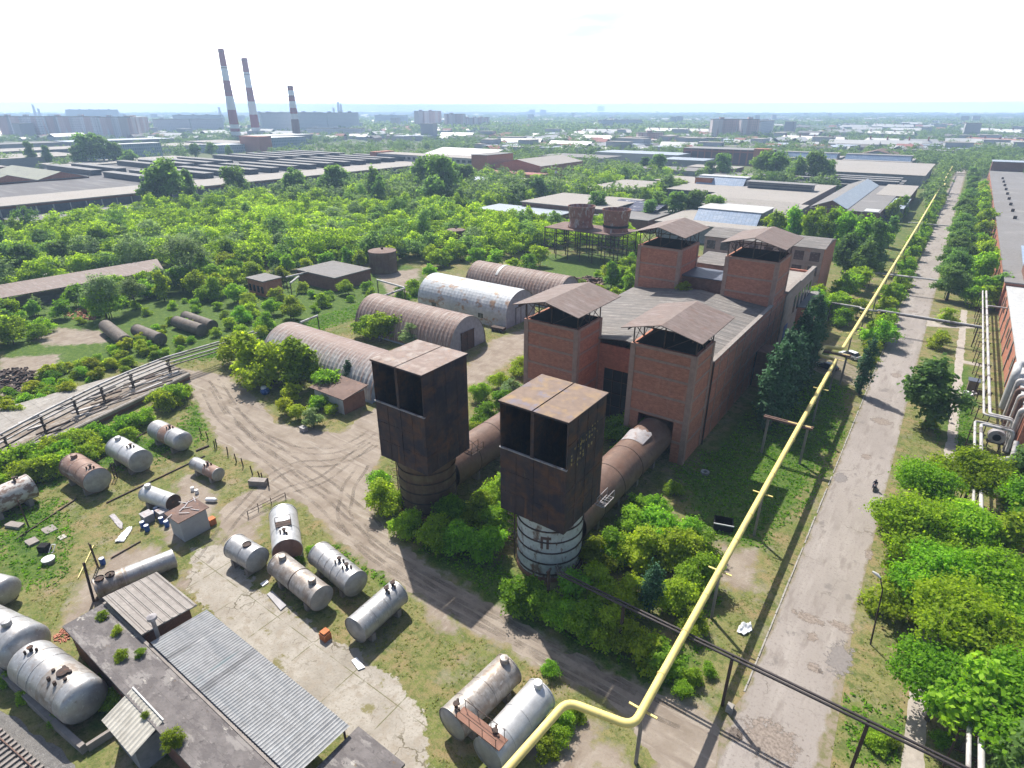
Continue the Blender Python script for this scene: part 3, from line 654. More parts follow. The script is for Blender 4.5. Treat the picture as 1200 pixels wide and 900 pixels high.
def roadmat():
    m, nt, b = mk('worn pale asphalt')
    g = N(nt, 'ShaderNodeNewGeometry'); pos = g.outputs['Position']
    def ns(scale, lo, hi, st=(1, 1, 1), det=6):
        mp = N(nt, 'ShaderNodeMapping'); mp.inputs['Scale'].default_value = st
        nt.links.new(pos, mp.inputs['Vector']); return nmask(nt, mp.outputs[0], scale, lo, hi, det, .62)
    col = mixc(nt, ns(.12, .40, .64, (1, .5, 1)), (.255, .228, .208), (.215, .19, .172))
    col = mixc(nt, ns(.5, .52, .70, (1, .10, 1)), col, (.295, .268, .245))      # wheel tracks
    col = mixc(nt, ns(.9, .54, .66, (1, .25, 1)), col, (.19, .165, .148))
    col = mixc(nt, ns(3.5, .54, .70), col, (.175, .152, .135))
    col = mixc(nt, ns(.35, .62, .66, (1, .7, 1), 9), col, (.165, .147, .135))      # repairs
    wn = N(nt, 'ShaderNodeTexNoise'); wn.inputs['Scale'].default_value = .9; nt.links.new(pos, wn.inputs['Vector'])
    wa = N(nt, 'ShaderNodeVectorMath', operation='MULTIPLY_ADD'); nt.links.new(wn.outputs['Color'], wa.inputs[0]); wa.inputs[1].default_value = (2.2, 2.2, 0); nt.links.new(pos, wa.inputs[2])
    for sc_, wd, lo, hi in ((.17, .006, .50, .62), (.7, .018, .62, .70)):
        vo = N(nt, 'ShaderNodeTexVoronoi', feature='DISTANCE_TO_EDGE'); vo.inputs['Scale'].default_value = sc_; nt.links.new(wa.outputs[0], vo.inputs['Vector'])
        ck = N(nt, 'ShaderNodeMath', operation='LESS_THAN'); nt.links.new(vo.outputs['Distance'], ck.inputs[0]); ck.inputs[1].default_value = wd
        cm = N(nt, 'ShaderNodeMath', operation='MULTIPLY'); nt.links.new(ck.outputs[0], cm.inputs[0]); nt.links.new(ns(.10, lo, hi), cm.inputs[1])
        col = mixc(nt, cm.outputs[0], col, (.15, .13, .112))
    sp = N(nt, 'ShaderNodeSeparateXYZ'); nt.links.new(pos, sp.inputs[0])     # grit and soil washed over the edges
    ac = N(nt, 'ShaderNodeMath', operation='ADD'); nt.links.new(sp.outputs[0], ac.inputs[0]); ac.inputs[1].default_value = 1.3
    ab = N(nt, 'ShaderNodeMath', operation='ABSOLUTE'); nt.links.new(ac.outputs[0], ab.inputs[0])
    ad = N(nt, 'ShaderNodeMath', operation='MULTIPLY_ADD'); nt.links.new(ns(.9, .2, .8, (1, .5, 1), 8), ad.inputs[0]); ad.inputs[1].default_value = 1.3; nt.links.new(ab.outputs[0], ad.inputs[2])
    r = N(nt, 'ShaderNodeMapRange'); r.inputs['From Min'].default_value = 3.75; r.inputs['From Max'].default_value = 4.1; nt.links.new(ad.outputs[0], r.inputs['Value'])
    col = mixc(nt, r.outputs[0], col, mixc(nt, ns(1.5, .45, .6), (.20, .165, .125), (.13, .125, .06)))
    nt.links.new(col, b.inputs['Base Color']); b.inputs['Roughness'].default_value = .9; b.inputs['Specular IOR Level'].default_value = .2
    n1 = N(nt, 'ShaderNodeTexNoise'); n1.inputs['Scale'].default_value = 5; n1.inputs['Detail'].default_value = 8; nt.links.new(pos, n1.inputs['Vector'])
    bp = N(nt, 'ShaderNodeBump'); bp.inputs['Strength'].default_value = .25; bp.inputs['Distance'].default_value = .1
    nt.links.new(n1.outputs['Fac'], bp.inputs['Height']); nt.links.new(bp.outputs[0], b.inputs['Normal'])
    return m
mt['asphalt'] = roadmat()
def trackmat():
    m, nt, b = mk('rutted dirt track')
    g = N(nt, 'ShaderNodeNewGeometry'); pos = g.outputs['Position']
    def ns(scale, lo, hi, rot=0.0, st=(1, 1, 1), det=6):
        mp = N(nt, 'ShaderNodeMapping'); mp.inputs['Scale'].default_value = st; mp.inputs['Rotation'].default_value = (0, 0, rot)
        nt.links.new(pos, mp.inputs['Vector']); return nmask(nt, mp.outputs[0], scale, lo, hi, det, .6)
    col = mixc(nt, ns(.30, .4, .66), (.262, .224, .185), (.178, .146, .116))
    col = mixc(nt, ns(.8, .52, .64, -.12, (.07, 1.0, 1)), col, (.18, .147, .12))
    col = mixc(nt, ns(1.3, .54, .66, -.05, (.10, 1.0, 1)), col, (.285, .25, .212)); col = mixc(nt, ns(.9, .52, .66), col, (.225, .19, .16))
    col = mixc(nt, ns(5, .55, .72), col, (.19, .155, .12))
    nt.links.new(col, b.inputs['Base Color']); b.inputs['Roughness'].default_value = .95; b.inputs['Specular IOR Level'].default_value = .1
    n1 = N(nt, 'ShaderNodeTexNoise'); n1.inputs['Scale'].default_value = 2.4; n1.inputs['Detail'].default_value = 8; nt.links.new(pos, n1.inputs['Vector'])
    bp = N(nt, 'ShaderNodeBump'); bp.inputs['Strength'].default_value = .5; bp.inputs['Distance'].default_value = .12
    nt.links.new(n1.outputs['Fac'], bp.inputs['Height']); nt.links.new(bp.outputs[0], b.inputs['Normal'])
    return m
sheet('dirt_track', YARD, .006, trackmat(), .9)
sheet('road', [(-4.75, 36), (-5.6, 40), (-4.75, 44.5), (-4.72, 130), (-5.2, 330), (-5.6, 900), (3.2, 900), (2.4, 300), (2.1, 120), (2.2, 62), (3.1, 41), (3.4, 5), (-7, 5), (-9, 26), (-7, 33)], .008, 'asphalt')
sheet('driveway', [(-4.7, 126), (-9, 128), (-14, 130), (-17, 133), (-17, 141), (-12, 143), (-8, 137), (-4.7, 136)], .012, 'asphalt', .3)
sheet('footpath', [(7.9, 20), (7.9, 62), (8.1, 90), (8.7, 112), (8.9, 200), (10.3, 200), (10.2, 112), (9.6, 90), (9.3, 62), (9.6, 20)], .010, 'pathm', .25)
sheet('side_path', [(2.0, 178), (8.8, 181), (12, 183), (12, 187), (8.8, 186), (2.0, 185)], .011, 'pathm', .25)
sheet('footpath', [(9.6, 156), (9.6, 154), (14, 154), (14, 156)], .011, 'pathm', .1)
def decalmat(name, c1, c2):
    m, nt, b = mk(name); tc = N(nt, 'ShaderNodeTexCoord')
    vm = N(nt, 'ShaderNodeVectorMath', operation='DISTANCE'); vx = N(nt, 'ShaderNodeVectorMath', operation='MULTIPLY'); vx.inputs[1].default_value = (1, 1, 0); nt.links.new(tc.outputs['Generated'], vx.inputs[0]); nt.links.new(vx.outputs[0], vm.inputs[0]); vm.inputs[1].default_value = (.5, .5, 0)
    g = N(nt, 'ShaderNodeNewGeometry'); n1 = nmask(nt, g.outputs['Position'], 1.6, .25, .75, 8, .7)
    ad = N(nt, 'ShaderNodeMath', operation='MULTIPLY_ADD'); nt.links.new(n1, ad.inputs[0]); ad.inputs[1].default_value = .55; nt.links.new(vm.outputs['Value'], ad.inputs[2])
    r = N(nt, 'ShaderNodeMapRange'); r.inputs['From Min'].default_value = .66; r.inputs['From Max'].default_value = .58; nt.links.new(ad.outputs[0], r.inputs['Value'])
    col = mixc(nt, nmask(nt, g.outputs['Position'], 4.0, .4, .62, 6), c1, c2); nt.links.new(col, b.inputs['Base Color']); b.inputs['Roughness'].default_value = .95
    nt.links.new(r.outputs[0], b.inputs['Alpha']); return m
DC = {'pothole': decalmat('broken brown road surface', (.235, .195, .165), (.13, .105, .088)), 'asphalt_patch': decalmat('dark asphalt repair', (.15, .135, .128), (.185, .165, .155))}
for nm, px, rx, ry in (('pothole', (948, 724), 2.0, 1.0), ('pothole', (987, 735), 1.7, .8), ('asphalt_patch', (984, 772), 1.5, 3.0), ('pothole', (903, 868), 3.2, 2.6), ('pothole', (1033, 494), 2.2, 1.8), ('pothole', (955, 783), 1.0, .8), ('pothole', (952, 746), .7, .9), ('pothole', (1070, 365), 1.6, 1.5), ('pothole', (1015, 535), 1.0, 1.2), ('asphalt_patch', (985, 560), 1.2, 2.0), ('pothole', (1018, 650), .6, 1.4), ('pothole', (860, 860), 1.2, .8), ('pothole', (1050, 440), 1.3, 1.8), ('asphalt_patch', (1063, 400), 1.6, 2.4)):
    x, y = P(*px)
    sheet(nm, [(x - rx, y - ry), (x + rx, y - ry), (x + rx, y + ry), (x - rx, y + ry)], .014, DC[nm])
def rutmat():
    m, nt, b = mk('tyre rut soil'); g = N(nt, 'ShaderNodeNewGeometry'); b.inputs['Base Color'].default_value = (.165, .135, .108, 1); b.inputs['Roughness'].default_value = 1
    nt.links.new(nmask(nt, g.outputs['Position'], .35, .40, .80, 7, .7), b.inputs['Alpha']); return m
RUTM = rutmat()
def rut(pts, off, w=.5):
    q = [Vector(p) for p in PP(pts)]; sm = []
    for i in range(len(q) - 1):       # Catmull-Rom through the points
        p0, p1, p2, p3 = q[max(i - 1, 0)], q[i], q[i + 1], q[min(i + 2, len(q) - 1)]
        for j in range(8):
            t = j / 8; sm.append(.5 * (2 * p1 + (p2 - p0) * t + (2 * p0 - 5 * p1 + 4 * p2 - p3) * t * t + (3 * p1 - p0 - 3 * p2 + p3) * t ** 3))
    sm.append(q[-1]); L, Rr = [], []
    for i, p in enumerate(sm):
        d = (sm[min(i + 1, len(sm) - 1)] - sm[max(i - 1, 0)]).normalized(); n_ = Vector((-d.y, d.x)); o_ = off + .12 * math.sin(i * .7)
        L.append(p + n_ * (o_ + w / 2)); Rr.append(p + n_ * (o_ - w / 2))
    me = bpy.data.meshes.new('tyre_rut'); k = len(sm)
    me.from_pydata([(p.x, p.y, .010 + .0004 * ((len(bpy.data.meshes) % 7))) for p in L + Rr], [], [(i, k + i, k + i + 1, i + 1) for i in range(k - 1)]); me.materials.append(RUTM); me.update()
    if me.polygons[0].normal.z < 0: me.flip_normals()
    o = bpy.data.objects.new('tyre_rut', me); COL.objects.link(o); o['kind'] = 'structure'
for pts in ([(240, 455), (262, 490), (300, 525), (345, 562), (395, 605), (450, 650), (560, 715), (690, 787), (800, 845)],
            [(436, 506), (405, 524), (365, 529), (325, 520), (292, 500), (262, 470)], [(438, 520), (400, 540), (350, 545), (318, 560), (280, 600), (235, 660)],
            [(250, 445), (290, 500), (350, 545), (410, 590), (440, 620)], [(425, 545), (408, 575), (405, 605), (430, 640), (500, 690), (620, 755), (740, 822)], [(300, 600), (330, 578), (380, 560), (432, 520)]):
    for off in (-.85, .85): rut(pts, off)
kb = MB(); rk = random.Random(4)
yy = 44.6
while yy < 205:
    L = rk.uniform(.9, 1.05)
    if rk.random() > .06: kb.box(-4.93 + rk.uniform(-.03, .03), -4.78, yy, yy + L - .05, -.05, .11 + rk.uniform(-.05, .02))
    yy += L
k = kb.build('kerb', 'kerbm'); k['kind'] = 'structure'
sheet('ballast', PP([(-60, 800), (0, 828), (45, 862), (95, 905), (60, 960), (-120, 960)]), .008, 'gravelm', .5)

# ------------------------------------------------------------------ the two sheet steel towers and their ducts
def tower(cx, label, neckmat, roofmat, white):
    x0, x1, y0, y1 = cx - 4.2, cx + 4.2, 45.3, 53.5; cy = 49.4; zb, zt = 8.3, 22.0; zs = 16.4
    t = thing('ventilation_tower', label, 'tower', (cx, cy, 0), 0, 'twin sheet steel towers in front of the brick building')
    w = MB(); th = .10
    w.box(x0, x0 + th, y0, y1, zb, zt - .05); w.box(x1 - th, x1, y0, y1, zb, zt - .05)
    w.box(x0 + th, x1 - th, y1 - th, y1, zb, zt - .05); w.box(x0 + th, x1 - th, y0, y0 + th, zb, zs)
    w.box(x0 + th, x1 - th, y0 + th, y1 - th, zb, zb + .12)
    w.box(cx - .07, cx + .07, y0 + th, y1 - th, zb + .12, zt - .05)
    for k in range(1, 4):        # standing seams of the cladding
        yk = y0 + (y1 - y0) * k / 4
        w.box(x1, x1 + .05, yk - .05, yk + .05, zb, zt - .06); w.box(x0 - .05, x0, yk - .05, yk + .05, zb, zt - .06)
        if k != 2:
            xk = x0 + (x1 - x0) * k / 4; w.box(xk - .04, xk + .04, y0 - .05, y0, zb, zs - .05)
    for z in (10.9, 13.6):
        w.box(x0, x1, y0 - .045, y0, z - .05, z + .05); w.box(x1, x1 + .045, y0, y1, z - .04, z + .04)
    w.box(x1, x1 + .05, y0, y1, 19.2, 19.28)
    w.build('cladding', 'towerdark', t)
    MB().box(cx - .22, cx + .22, y0 - .08, y0 + .06, zb, zt - .06).build('mullion', 'towerdark', t)
    MB().box(x0 - .08, x1 + .08, y0 - .12, y0 + .14, zs, zs + .12).build('sill', 'edge', t)
    for a, b in ((x0 - .12, cx - .09), (cx + .09, x1 + .12)):
        MB().box(a, b, y0 - .12, y1 + .12, zt, zt + .12).build('roof_plate', roofmat, t)
    e = MB(); e.box(x0 - .14, x1 + .14, y0 - .15, y0 - .122, zt - .10, zt + .1); e.box(x1 + .122, x1 + .15, y0 - .12, y1 + .12, zt - .10, zt + .1)
    e.build('roof_edge', 'towerdark', t)
    n = MB(); n.lathe([(3.85, .55), (3.85, zb - .6), (4.05, zb)], 40, (cx, cy, 0)); neck = n.build('neck', neckmat, t, 30)
    MB().lathe([(4.0, -.2), (4.0, .55)], 40, (cx, cy, 0)).build('plinth', 'rustred', t, 30)
    for z in (1.0, 2.55, 4.1, 5.6, 7.1):
        MB().lathe([(3.85, z - .07), (3.97, z - .07), (3.97, z + .07), (3.85, z + .07)], 40, (cx, cy, 0), cap=False).build('hoop', 'rustdark', t, 30)
    ld = MB()                    # ladder cage up the neck
    a0 = math.radians(207)
    for da in (-.07, .07):
        px, py = cx + 4.25 * math.cos(a0 + da), cy + 4.25 * math.sin(a0 + da); ld.bar((px, py, 0), (px, py, zb), .09)
    for k in range(24):
        z = .4 + k * .33; ld.bar((cx + 4.25 * math.cos(a0 - .07), cy + 4.25 * math.sin(a0 - .07), z), (cx + 4.25 * math.cos(a0 + .07), cy + 4.25 * math.sin(a0 + .07), z), .05)
    for k in range(6):
        z = 1.5 + k * 1.2; pr = []
        for j in range(9):
            b = a0 - .09 + j * .18 / 8; q = 4.3 + .75 * math.sin(PI * j / 8); pr.append((cx + q * math.cos(b), cy + q * math.sin(b), z))
        ld.tube(pr, .035, 5)
    ld.build('ladder', 'rustdark', t)
    if white:
        g = MB()                 # the letters painted in rust colour on the white neck
        def strip(a, b, z0, z1):
            for k in range(4):
                p0 = math.radians(a + (b - a) * k / 4); p1 = math.radians(a + (b - a) * (k + 1) / 4); q = 3.865
                g.add([(cx + q * math.cos(p0), cy + q * math.sin(p0), z0), (cx + q * math.cos(p1), cy + q * math.sin(p1), z0), (cx + q * math.cos(p1), cy + q * math.sin(p1), z1), (cx + q * math.cos(p0), cy + q * math.sin(p0), z1)], [(0, 1, 2, 3)])
        strip(286, 290.5, 4.7, 6.4); strip(290.5, 304, 6.0, 6.4); strip(296, 300.5, 4.7, 6.0)
        g.build('lettering', 'rust', neck)
        yl = MB(); ry = random.Random(5)   # small ochre squares in loose rows on the side
        for k in range(46):
            y = ry.uniform(46.4, 51.5); z = 17.0 + (y - 46.4) * .25 + ry.uniform(-1.3, 1.3)
            if ry.random() < .8: z = round(z / .55) * .55; y = round(y / .6) * .6
            s = ry.uniform(.1, .26); yl.box(x1 + .003, x1 + .008, y, y + s * 1.2, z, z + s * 1.5)
        yl.build('ochre_patch', M('ochre patches', (.34, .27, .10), [(RUSTD, (4, 4, 4), .5, .6, .9)]), t)
    lw = MB()                    # broken catwalk rails under the box
    ys = y1 - 1
    for x in (x1 + .2, x1 + 1.1):
        lw.bar((x, y1 - 1.0, zb - .3), (x, y1 + 1.6, zb - .3), .07)
        for k in range(3): lw.bar((x, y1 - 1.0 + k * 1.3, zb - .3), (x, y1 - 1.0 + k * 1.3, zb + .7), .05)
        lw.bar((x, y1 - 1.0, zb + .7), (x, y1 + 1.6, zb + .7), .05)
    for k in range(6): lw.bar((x1 + .2, y1 - 1 + k * .5, zb - .3), (x1 + 1.1, y1 - 1 + k * .5, zb - .3), .05)
    lw.bar((x1 - .3, y1 - .8, zb - .35), (x1 + 1.1, y1 - .8, zb - .3), .08); lw.bar((x1 - .3, y1 - .2, zb - .35), (x1 + 1.1, y1 - .2, zb - .3), .08)
    lw.build('catwalk', 'edge' if white else 'rustdark', t)
    return t
tower(-49.4, 'dark rusty box tower on a brown cylinder, roof plates peeling, left of the pair', 'browngreen', 'towerroof', False)
tower(-29.7, 'dark rusty box tower standing on a white painted cylinder with hoops', 'whiterust', 'towerroofblue', True)

def duct(cx, label):
    t = thing('air_duct', label, 'duct', (cx, 53, 0), 0, 'rusty ducts from the towers to the brick building')
    r, z = 2.85, 3.75
    MB().lathe([(r, 52.6), (r, 79.4)], 40, (cx, 0, z), 'y', False).build('shell', 'duct', t, 30)
    for y in (57.5, 63.2, 68.9):
        MB().lathe([(r, y - .05), (r + .04, y - .05), (r + .04, y + .05), (r, y + .05)], 40, (cx, 0, z), 'y', False).build('seam_ring', 'rustdark', t, 30)
    fl = MB(); k = 9             # torn sheet standing off the shell
    pr = [(math.radians(60 + 70 * j / k)) for j in range(k + 1)]; rr = random.Random(8)
    vs = []
    for j, a in enumerate(pr):
        vs += [(cx + (r + .08) * math.cos(a), 71.2, z + (r + .08) * math.sin(a)), (cx + (r + .28) * math.cos(a), 74.4 + rr.uniform(-.25, .45), z + (r + .3) * math.sin(a))]
    fl.add(vs, [(2 * j, 2 * j + 1, 2 * j + 3, 2 * j + 2) for j in range(k)])
    fl.build('torn_sheet', 'edge', t, 30)
    for y in (58, 64, 70, 76): MB().box(cx - 1.8, cx + 1.8, y - .3, y + .3, -.1, z - r + .5).build('saddle', 'concrete', t)
duct(-49.2, 'brown rusty duct behind the left tower, half hidden by shrubs')
duct(-29.3, 'long rusty round duct running into the front right brick shaft')

# ------------------------------------------------------------------ brick cooling building with four shafts
bb = thing('brick_building', 'red brick industrial building with four canopied shafts and grey slate roof', 'building', (-39, 79, 0))
def shaft(x0, x1, y0, y1, h, ez, rz_, hole=None, zb=0):
    w = MB(); th = .4
    if hole:
        a, b, zt = hole
        w.box(x0, a, y0, y0 + th, zb, h); w.box(b, x1, y0, y0 + th, zb, h); w.box(a, b, y0, y0 + th, zt, h)
    else:
        w.box(x0, x1, y0, y0 + th, zb, h)
    w.box(x0, x1, y1 - th, y1, zb, h); w.box(x0, x0 + th, y0 + th, y1 - th, zb, h); w.box(x1 - th, x1, y0 + th, y1 - th, zb, h)
    s = w.build('shaft', 'brick', bb)
    zs = [z for z in (3.6, 7.2, 10.6, 13.6, 16.1, 19.2) if z < h - 1.6] + [h - .22]
    for z in zs:
        q = MB(); hh = .22 if z > h - .5 else .19
        xa, xb = (x0 + .7, x1 - .7)
        if hole and z - hh < hole[2]: MB().box(xa, hole[0], y0 - .06, y0, z - hh, z + hh).build('concrete_band', 'concband', s); MB().box(hole[1], xb, y0 - .06, y0, z - hh, z + hh).build('concrete_band', 'concband', s)
        else: q.box(xa, xb, y0 - .06, y0, z - hh, z + hh)
        q.box(x1, x1 + .06, y0 + .7, y1 - .7, z - hh, z + hh); q.box(x0 - .06, x0, y0 + .7, y1 - .7, z - hh, z + hh)
        q.build('concrete_band', 'concband', s)
    for cxx, sx in ((x0, -1), (x1, 1)):
        for cyy, sy in ((y0, -1), (y1, 1)):
            q = MB(); q.box(min(cxx - sx * .7, cxx + sx * .12), max(cxx - sx * .7, cxx + sx * .12), min(cyy - sy * .01, cyy + sy * .12), max(cyy - sy * .01, cyy + sy * .12), zb, h - .01)
            q.box(min(cxx, cxx + sx * .12), max(cxx, cxx + sx * .12), min(cyy - sy * .7, cyy), max(cyy - sy * .7, cyy), zb, h - .01)
            q.build('corner_pier', 'concband', s)
    dk = MB(); dk.box(x0 + th, x1 - th, y0 + th, y1 - th, h - .3, h - .06)
    n = 16
    for k in range(n):
        y = y0 + th + (y1 - y0 - 2 * th) * (k + .5) / n; dk.box(x0 + th, x1 - th, y - .05, y + .05, h - .06, h + .12)
    dk.build('louvre_deck', 'void', s)
    mx = (x0 + x1) / 2; ya, yb = y0 - 2.4, y1 + (4.2 if h < 20 else 2.2); xa, xb = x0 - .9, x1 + 1.3
    xm = (xa + xb) / 2
    rf = MB()
    rf.sheet4([(xa, ya, ez), (xm, ya, rz_), (xm, yb, rz_), (xa, yb, ez)], .12)
    rf.sheet4([(xm, ya, rz_), (xb, ya, ez), (xb, yb, ez), (xm, yb, rz_)], .12)
    rf.build('canopy_roof', 'ductroof', s)
    fr = MB()
    for px in (x0 + .2, mx, x1 - .2):
        for py in (y0 + .2, (y0 + y1) / 2, y1 - .2):
            zt = ez + (rz_ - ez) * (1 - abs(px - xm) / (xb - xm)) - .12; fr.bar((px, py, h - .2), (px, py, zt), .16)
    for px in (x0 + .2, x1 - .2):
        for k in range(2):
            p0, p1 = (y0 + .2, (y0 + y1) / 2) if k == 0 else ((y0 + y1) / 2, y1 - .2)
            fr.bar((px, p0, h - .1), (px, p1, ez), .09); fr.bar((px, p1, h - .1), (px, p0, ez), .09)
        fr.bar((px, ya + .2, ez - .12), (px, yb - .2, ez - .12), .16)
    for py in (y0 + .2, y1 - .2):
        fr.bar((x0 + .2, py, h - .1), (mx, py, ez + .6), .09); fr.bar((mx, py, h - .1), (x1 - .2, py, ez), .09)
        fr.bar((x0 + .2, py, ez - .1), (x1 - .2, py, ez - .1), .14)
    fr.build('canopy_frame', 'rustdark', s)
    st = MB()
    return s
shaft(-53.8, -43.6, 79.2, 87.2, 18.1, 21.0, 22.5, (-52.1, -46.3, 6.9))
shaft(-34.3, -24.3, 79.2, 87.0, 18.1, 21.0, 22.5, (-32.2, -26.4, 6.9))
shaft(-54.0, -44.2, 123.6, 134.2, 23.0, 26.0, 27.6)
shaft(-34.8, -24.55, 123.6, 134.2, 23.0, 26.0, 27.6)
w = MB()                         # hall walls
w.box(-24.7, -24.25, 87.0, 164, 0, 14.4); w.box(-54.2, -53.7, 87.2, 164, 0, 13.2)
w.box(-43.6, -34.3, 87.0, 87.4, 9.3, 13.6); w.box(-43.6, -42.4, 87.0, 87.4, 0, 9.3); w.box(-35.5, -34.3, 87.0, 87.4, 0, 9.3)
w.box(-53.7, -24.7, 163.6, 164, 0, 13.2)
w.build('hall_wall', 'brick', bb)
gl = MB(); gl.box(-42.4, -35.5, 87.15, 87.3, 0, 9.3); g = gl.build('gate', 'darkopen', bb)  # near-black panel stands for the shade inside the open gateway
gf = MB()
for x in (-40.7, -38.9, -37.2): gf.box(x - .1, x + .1, 87.02, 87.13, 0, 9.3)
for z in (2.4, 4.8, 7.2): gf.box(-42.4, -35.5, 87.04, 87.11, z - .08, z + .08)
gf.build('gate_frame', 'rustdark', g)
rf = MB()
rf.sheet4([(-54.4, 86.4, 13.35), (-39, 86.4, 15.3), (-39, 123.55, 15.3), (-54.4, 123.55, 13.35)], .2)
rf.sheet4([(-39, 86.4, 15.3), (-24.75, 86.4, 13.9), (-24.75, 123.55, 13.9), (-39, 123.55, 15.3)], .2)
rf.build('hall_roof', 'slate', bb)
MB().box(-24.85, -24.1, 87.0, 123.6, 14.4, 14.55).build('parapet_coping', 'concrete', bb)
pr = MB(); pr.box(-53.7, -24.7, 134.3, 163.6, 12.5, 12.7); pr.build('rear_roof', 'feltlight', bb)
rw = MB(); rw.box(-24.24, -24.0, 134.3, 163.8, .02, 14.0); rw.build('rear_wall_render', 'plaster', bb)
ac = MB(); ac.box(-24.7, -23.8, 134.2, 146, 14.4, 14.9); ac.box(-24.7, -23.8, 147, 164, 14.1, 14.5); ac.build('rear_coping', 'concrete', bb)
an = MB(); an.box(-44.2, -34.8, 126, 134.1, 12, 17.2); an.build('link_block', 'brickdark', bb)
MB().box(-44.4, -34.6, 125.4, 134.1, 17.2, 17.4).build('link_roof', 'bluewall', bb)
dm = MB(); dm.box(-46, -33, 138, 148, 12.7, 17.4); dm.build('tank_house', 'plaster', bb)
MB().sheet4([(-46.3, 137.6, 17.6), (-32.7, 137.6, 17.6), (-32.7, 148.4, 18.2), (-46.3, 148.4, 18.2)], .2).build('tank_house_roof', 'slate', bb)
for z in (3.6, 7.0, 10.4, 13.3):
    MB().box(-24.24, -24.17, 87.1, 134.2, z - .13, z + .13).build('wall_band', 'concband', bb)
for y in (91.5, 96, 100.5, 105, 109.5, 114, 122.6, 127.5, 132):
    MB().box(-24.24, -24.15, y - .16, y + .16, 0, 14.3).build('wall_pier', 'concband', bb)
MB().tube([(-24.0, 87.3, 0), (-24.0, 87.3, 14.6)], .14, 8).build('downpipe', 'rustdark', bb)
dr = MB(); dr.box(-24.22, -23.9, 115.8, 119.8, 0, 7.0); dr.build('doorway', 'darkopen', bb)  # near-black slab painted in for the dark of the opening
MB().box(-23.9, -21.5, 115.4, 116.0, 0, 7.4).box(-23.9, -21.5, 119.6, 120.2, 0, 7.4).box(-23.9, -21.5, 116.0, 119.6, 7.0, 7.4).build('porch', 'brickdark', bb)
bd = MB(); bd.box(-23.99, -23.9, 138, 141.2, 0, 6.0); bd.build('gate', 'bluepaint', bb)
for y in (145, 149, 153, 157, 161):
    wn = MB(); wn.box(-23.99, -23.93, y - 1, y + 1, 7.4, 11.4); wn.build('window', 'glassdark', bb)
MB().box(-23.98, -22.2, 150, 166, 0, 7.5).build('annex_wall', 'brick', bb)
MB().box(-24.0, -22.0, 149.8, 166.2, 7.5, 7.75).build('annex_roof', 'feltgrey', bb)
sk = MB(); sk.box(-39.6, -38.6, 101, 102, 15.2, 16.9); sk.build('roof_vent', 'rustdark', bb)
sk = MB(); sk.box(-37.6, -34.6, 104, 105.4, 15.25, 15.9); sk.build('roof_hatch', 'rustred', bb)

# ------------------------------------------------------------------ general buildings
def flatbox(name, label, x0, x1, y0, y1, h, wall, roof, cat='building', group=None, par=.35, gable=None, over=.3, wins=None, winmat='glassdark', rz=0.0, plinth=None):
    cx, cy = (x0 + x1) / 2, (y0 + y1) / 2
    t = thing(name, label, cat, (cx, cy, 0), 0, group)
    if rz:
        pass
    w = MB(); w.box(x0, x1, y0, y1, -.3, h)
    if gable == 'x':
        w.add([(x0, y0, h), (x0, y1, h), (x0, cy, h + par)], [(0, 1, 2)]); w.add([(x1, y0, h), (x1, y1, h), (x1, cy, h + par)], [(0, 1, 2)])
    if gable == 'y':
        w.add([(x0, y0, h), (x1, y0, h), (cx, y0, h + par)], [(0, 1, 2)]); w.add([(x0, y1, h), (x1, y1, h), (cx, y1, h + par)], [(0, 1, 2)])
    wo = w.build('wall', wall, t)
    r = MB(); o = over
    if gable == 'x':
        r.sheet4([(x0 - o, y0 - o, h + .02), (x1 + o, y0 - o, h + .02), (x1 + o, cy, h + par + .12), (x0 - o, cy, h + par + .12)], .15)
        r.sheet4([(x0 - o, cy, h + par + .12), (x1 + o, cy, h + par + .12), (x1 + o, y1 + o, h + .02), (x0 - o, y1 + o, h + .02)], .15)
    elif gable == 'y':
        r.sheet4([(x0 - o, y0 - o, h + .02), (cx, y0 - o, h + par + .12), (cx, y1 + o, h + par + .12), (x0 - o, y1 + o, h + .02)], .15)
        r.sheet4([(cx, y0 - o, h + par + .12), (x1 + o, y0 - o, h + .02), (x1 + o, y1 + o, h + .02), (cx, y1 + o, h + par + .12)], .15)
    else:
        r.box(x0 - o, x1 + o, y0 - o, y1 + o, h + .004, h + .3)
    r.build('roof', roof, t)
    for (face, n, rows, ww, wh, z0, dz) in (wins or []):
        for k in range(n):
            for rw_ in range(rows):
                z = z0 + rw_ * dz; q = MB()
                if face in '-y+y':
                    xx = x0 + (x1 - x0) * (k + .5) / n; yy_ = y0 if face == '-y' else y1; d = -.06 if face == '-y' else .06
                    q.box(xx - ww / 2, xx + ww / 2, min(yy_, yy_ + d), max(yy_, yy_ + d), z, z + wh)
                else:
                    yy_ = y0 + (y1 - y0) * (k + .5) / n; xx = x0 if face == '-x' else x1; d = -.06 if face == '-x' else .06
                    q.box(min(xx, xx + d), max(xx, xx + d), yy_ - ww / 2, yy_ + ww / 2, z, z + wh)
                q.build('window', winmat, t)
    return t

# windowed block behind the shafts
b2 = flatbox('workshop_block', 'three storey pinkish block with window rows behind the rear brick shafts', -58, -25.2, 181, 198, 15.6, 'plaster', 'slate', par=1.2, gable='x',
             wins=[('-y', 8, 2, 2.5, 2.5, 8.0, 4.0)])
MB().box(-25.17, -25.1, 181, 198, -.3, 15.5).build('end_wall', 'brick', b2)
MB().tube([(-38, 186, 15.7), (-38, 186, 18.2)], .3, 8).build('roof_vent', 'rustdark', b2)

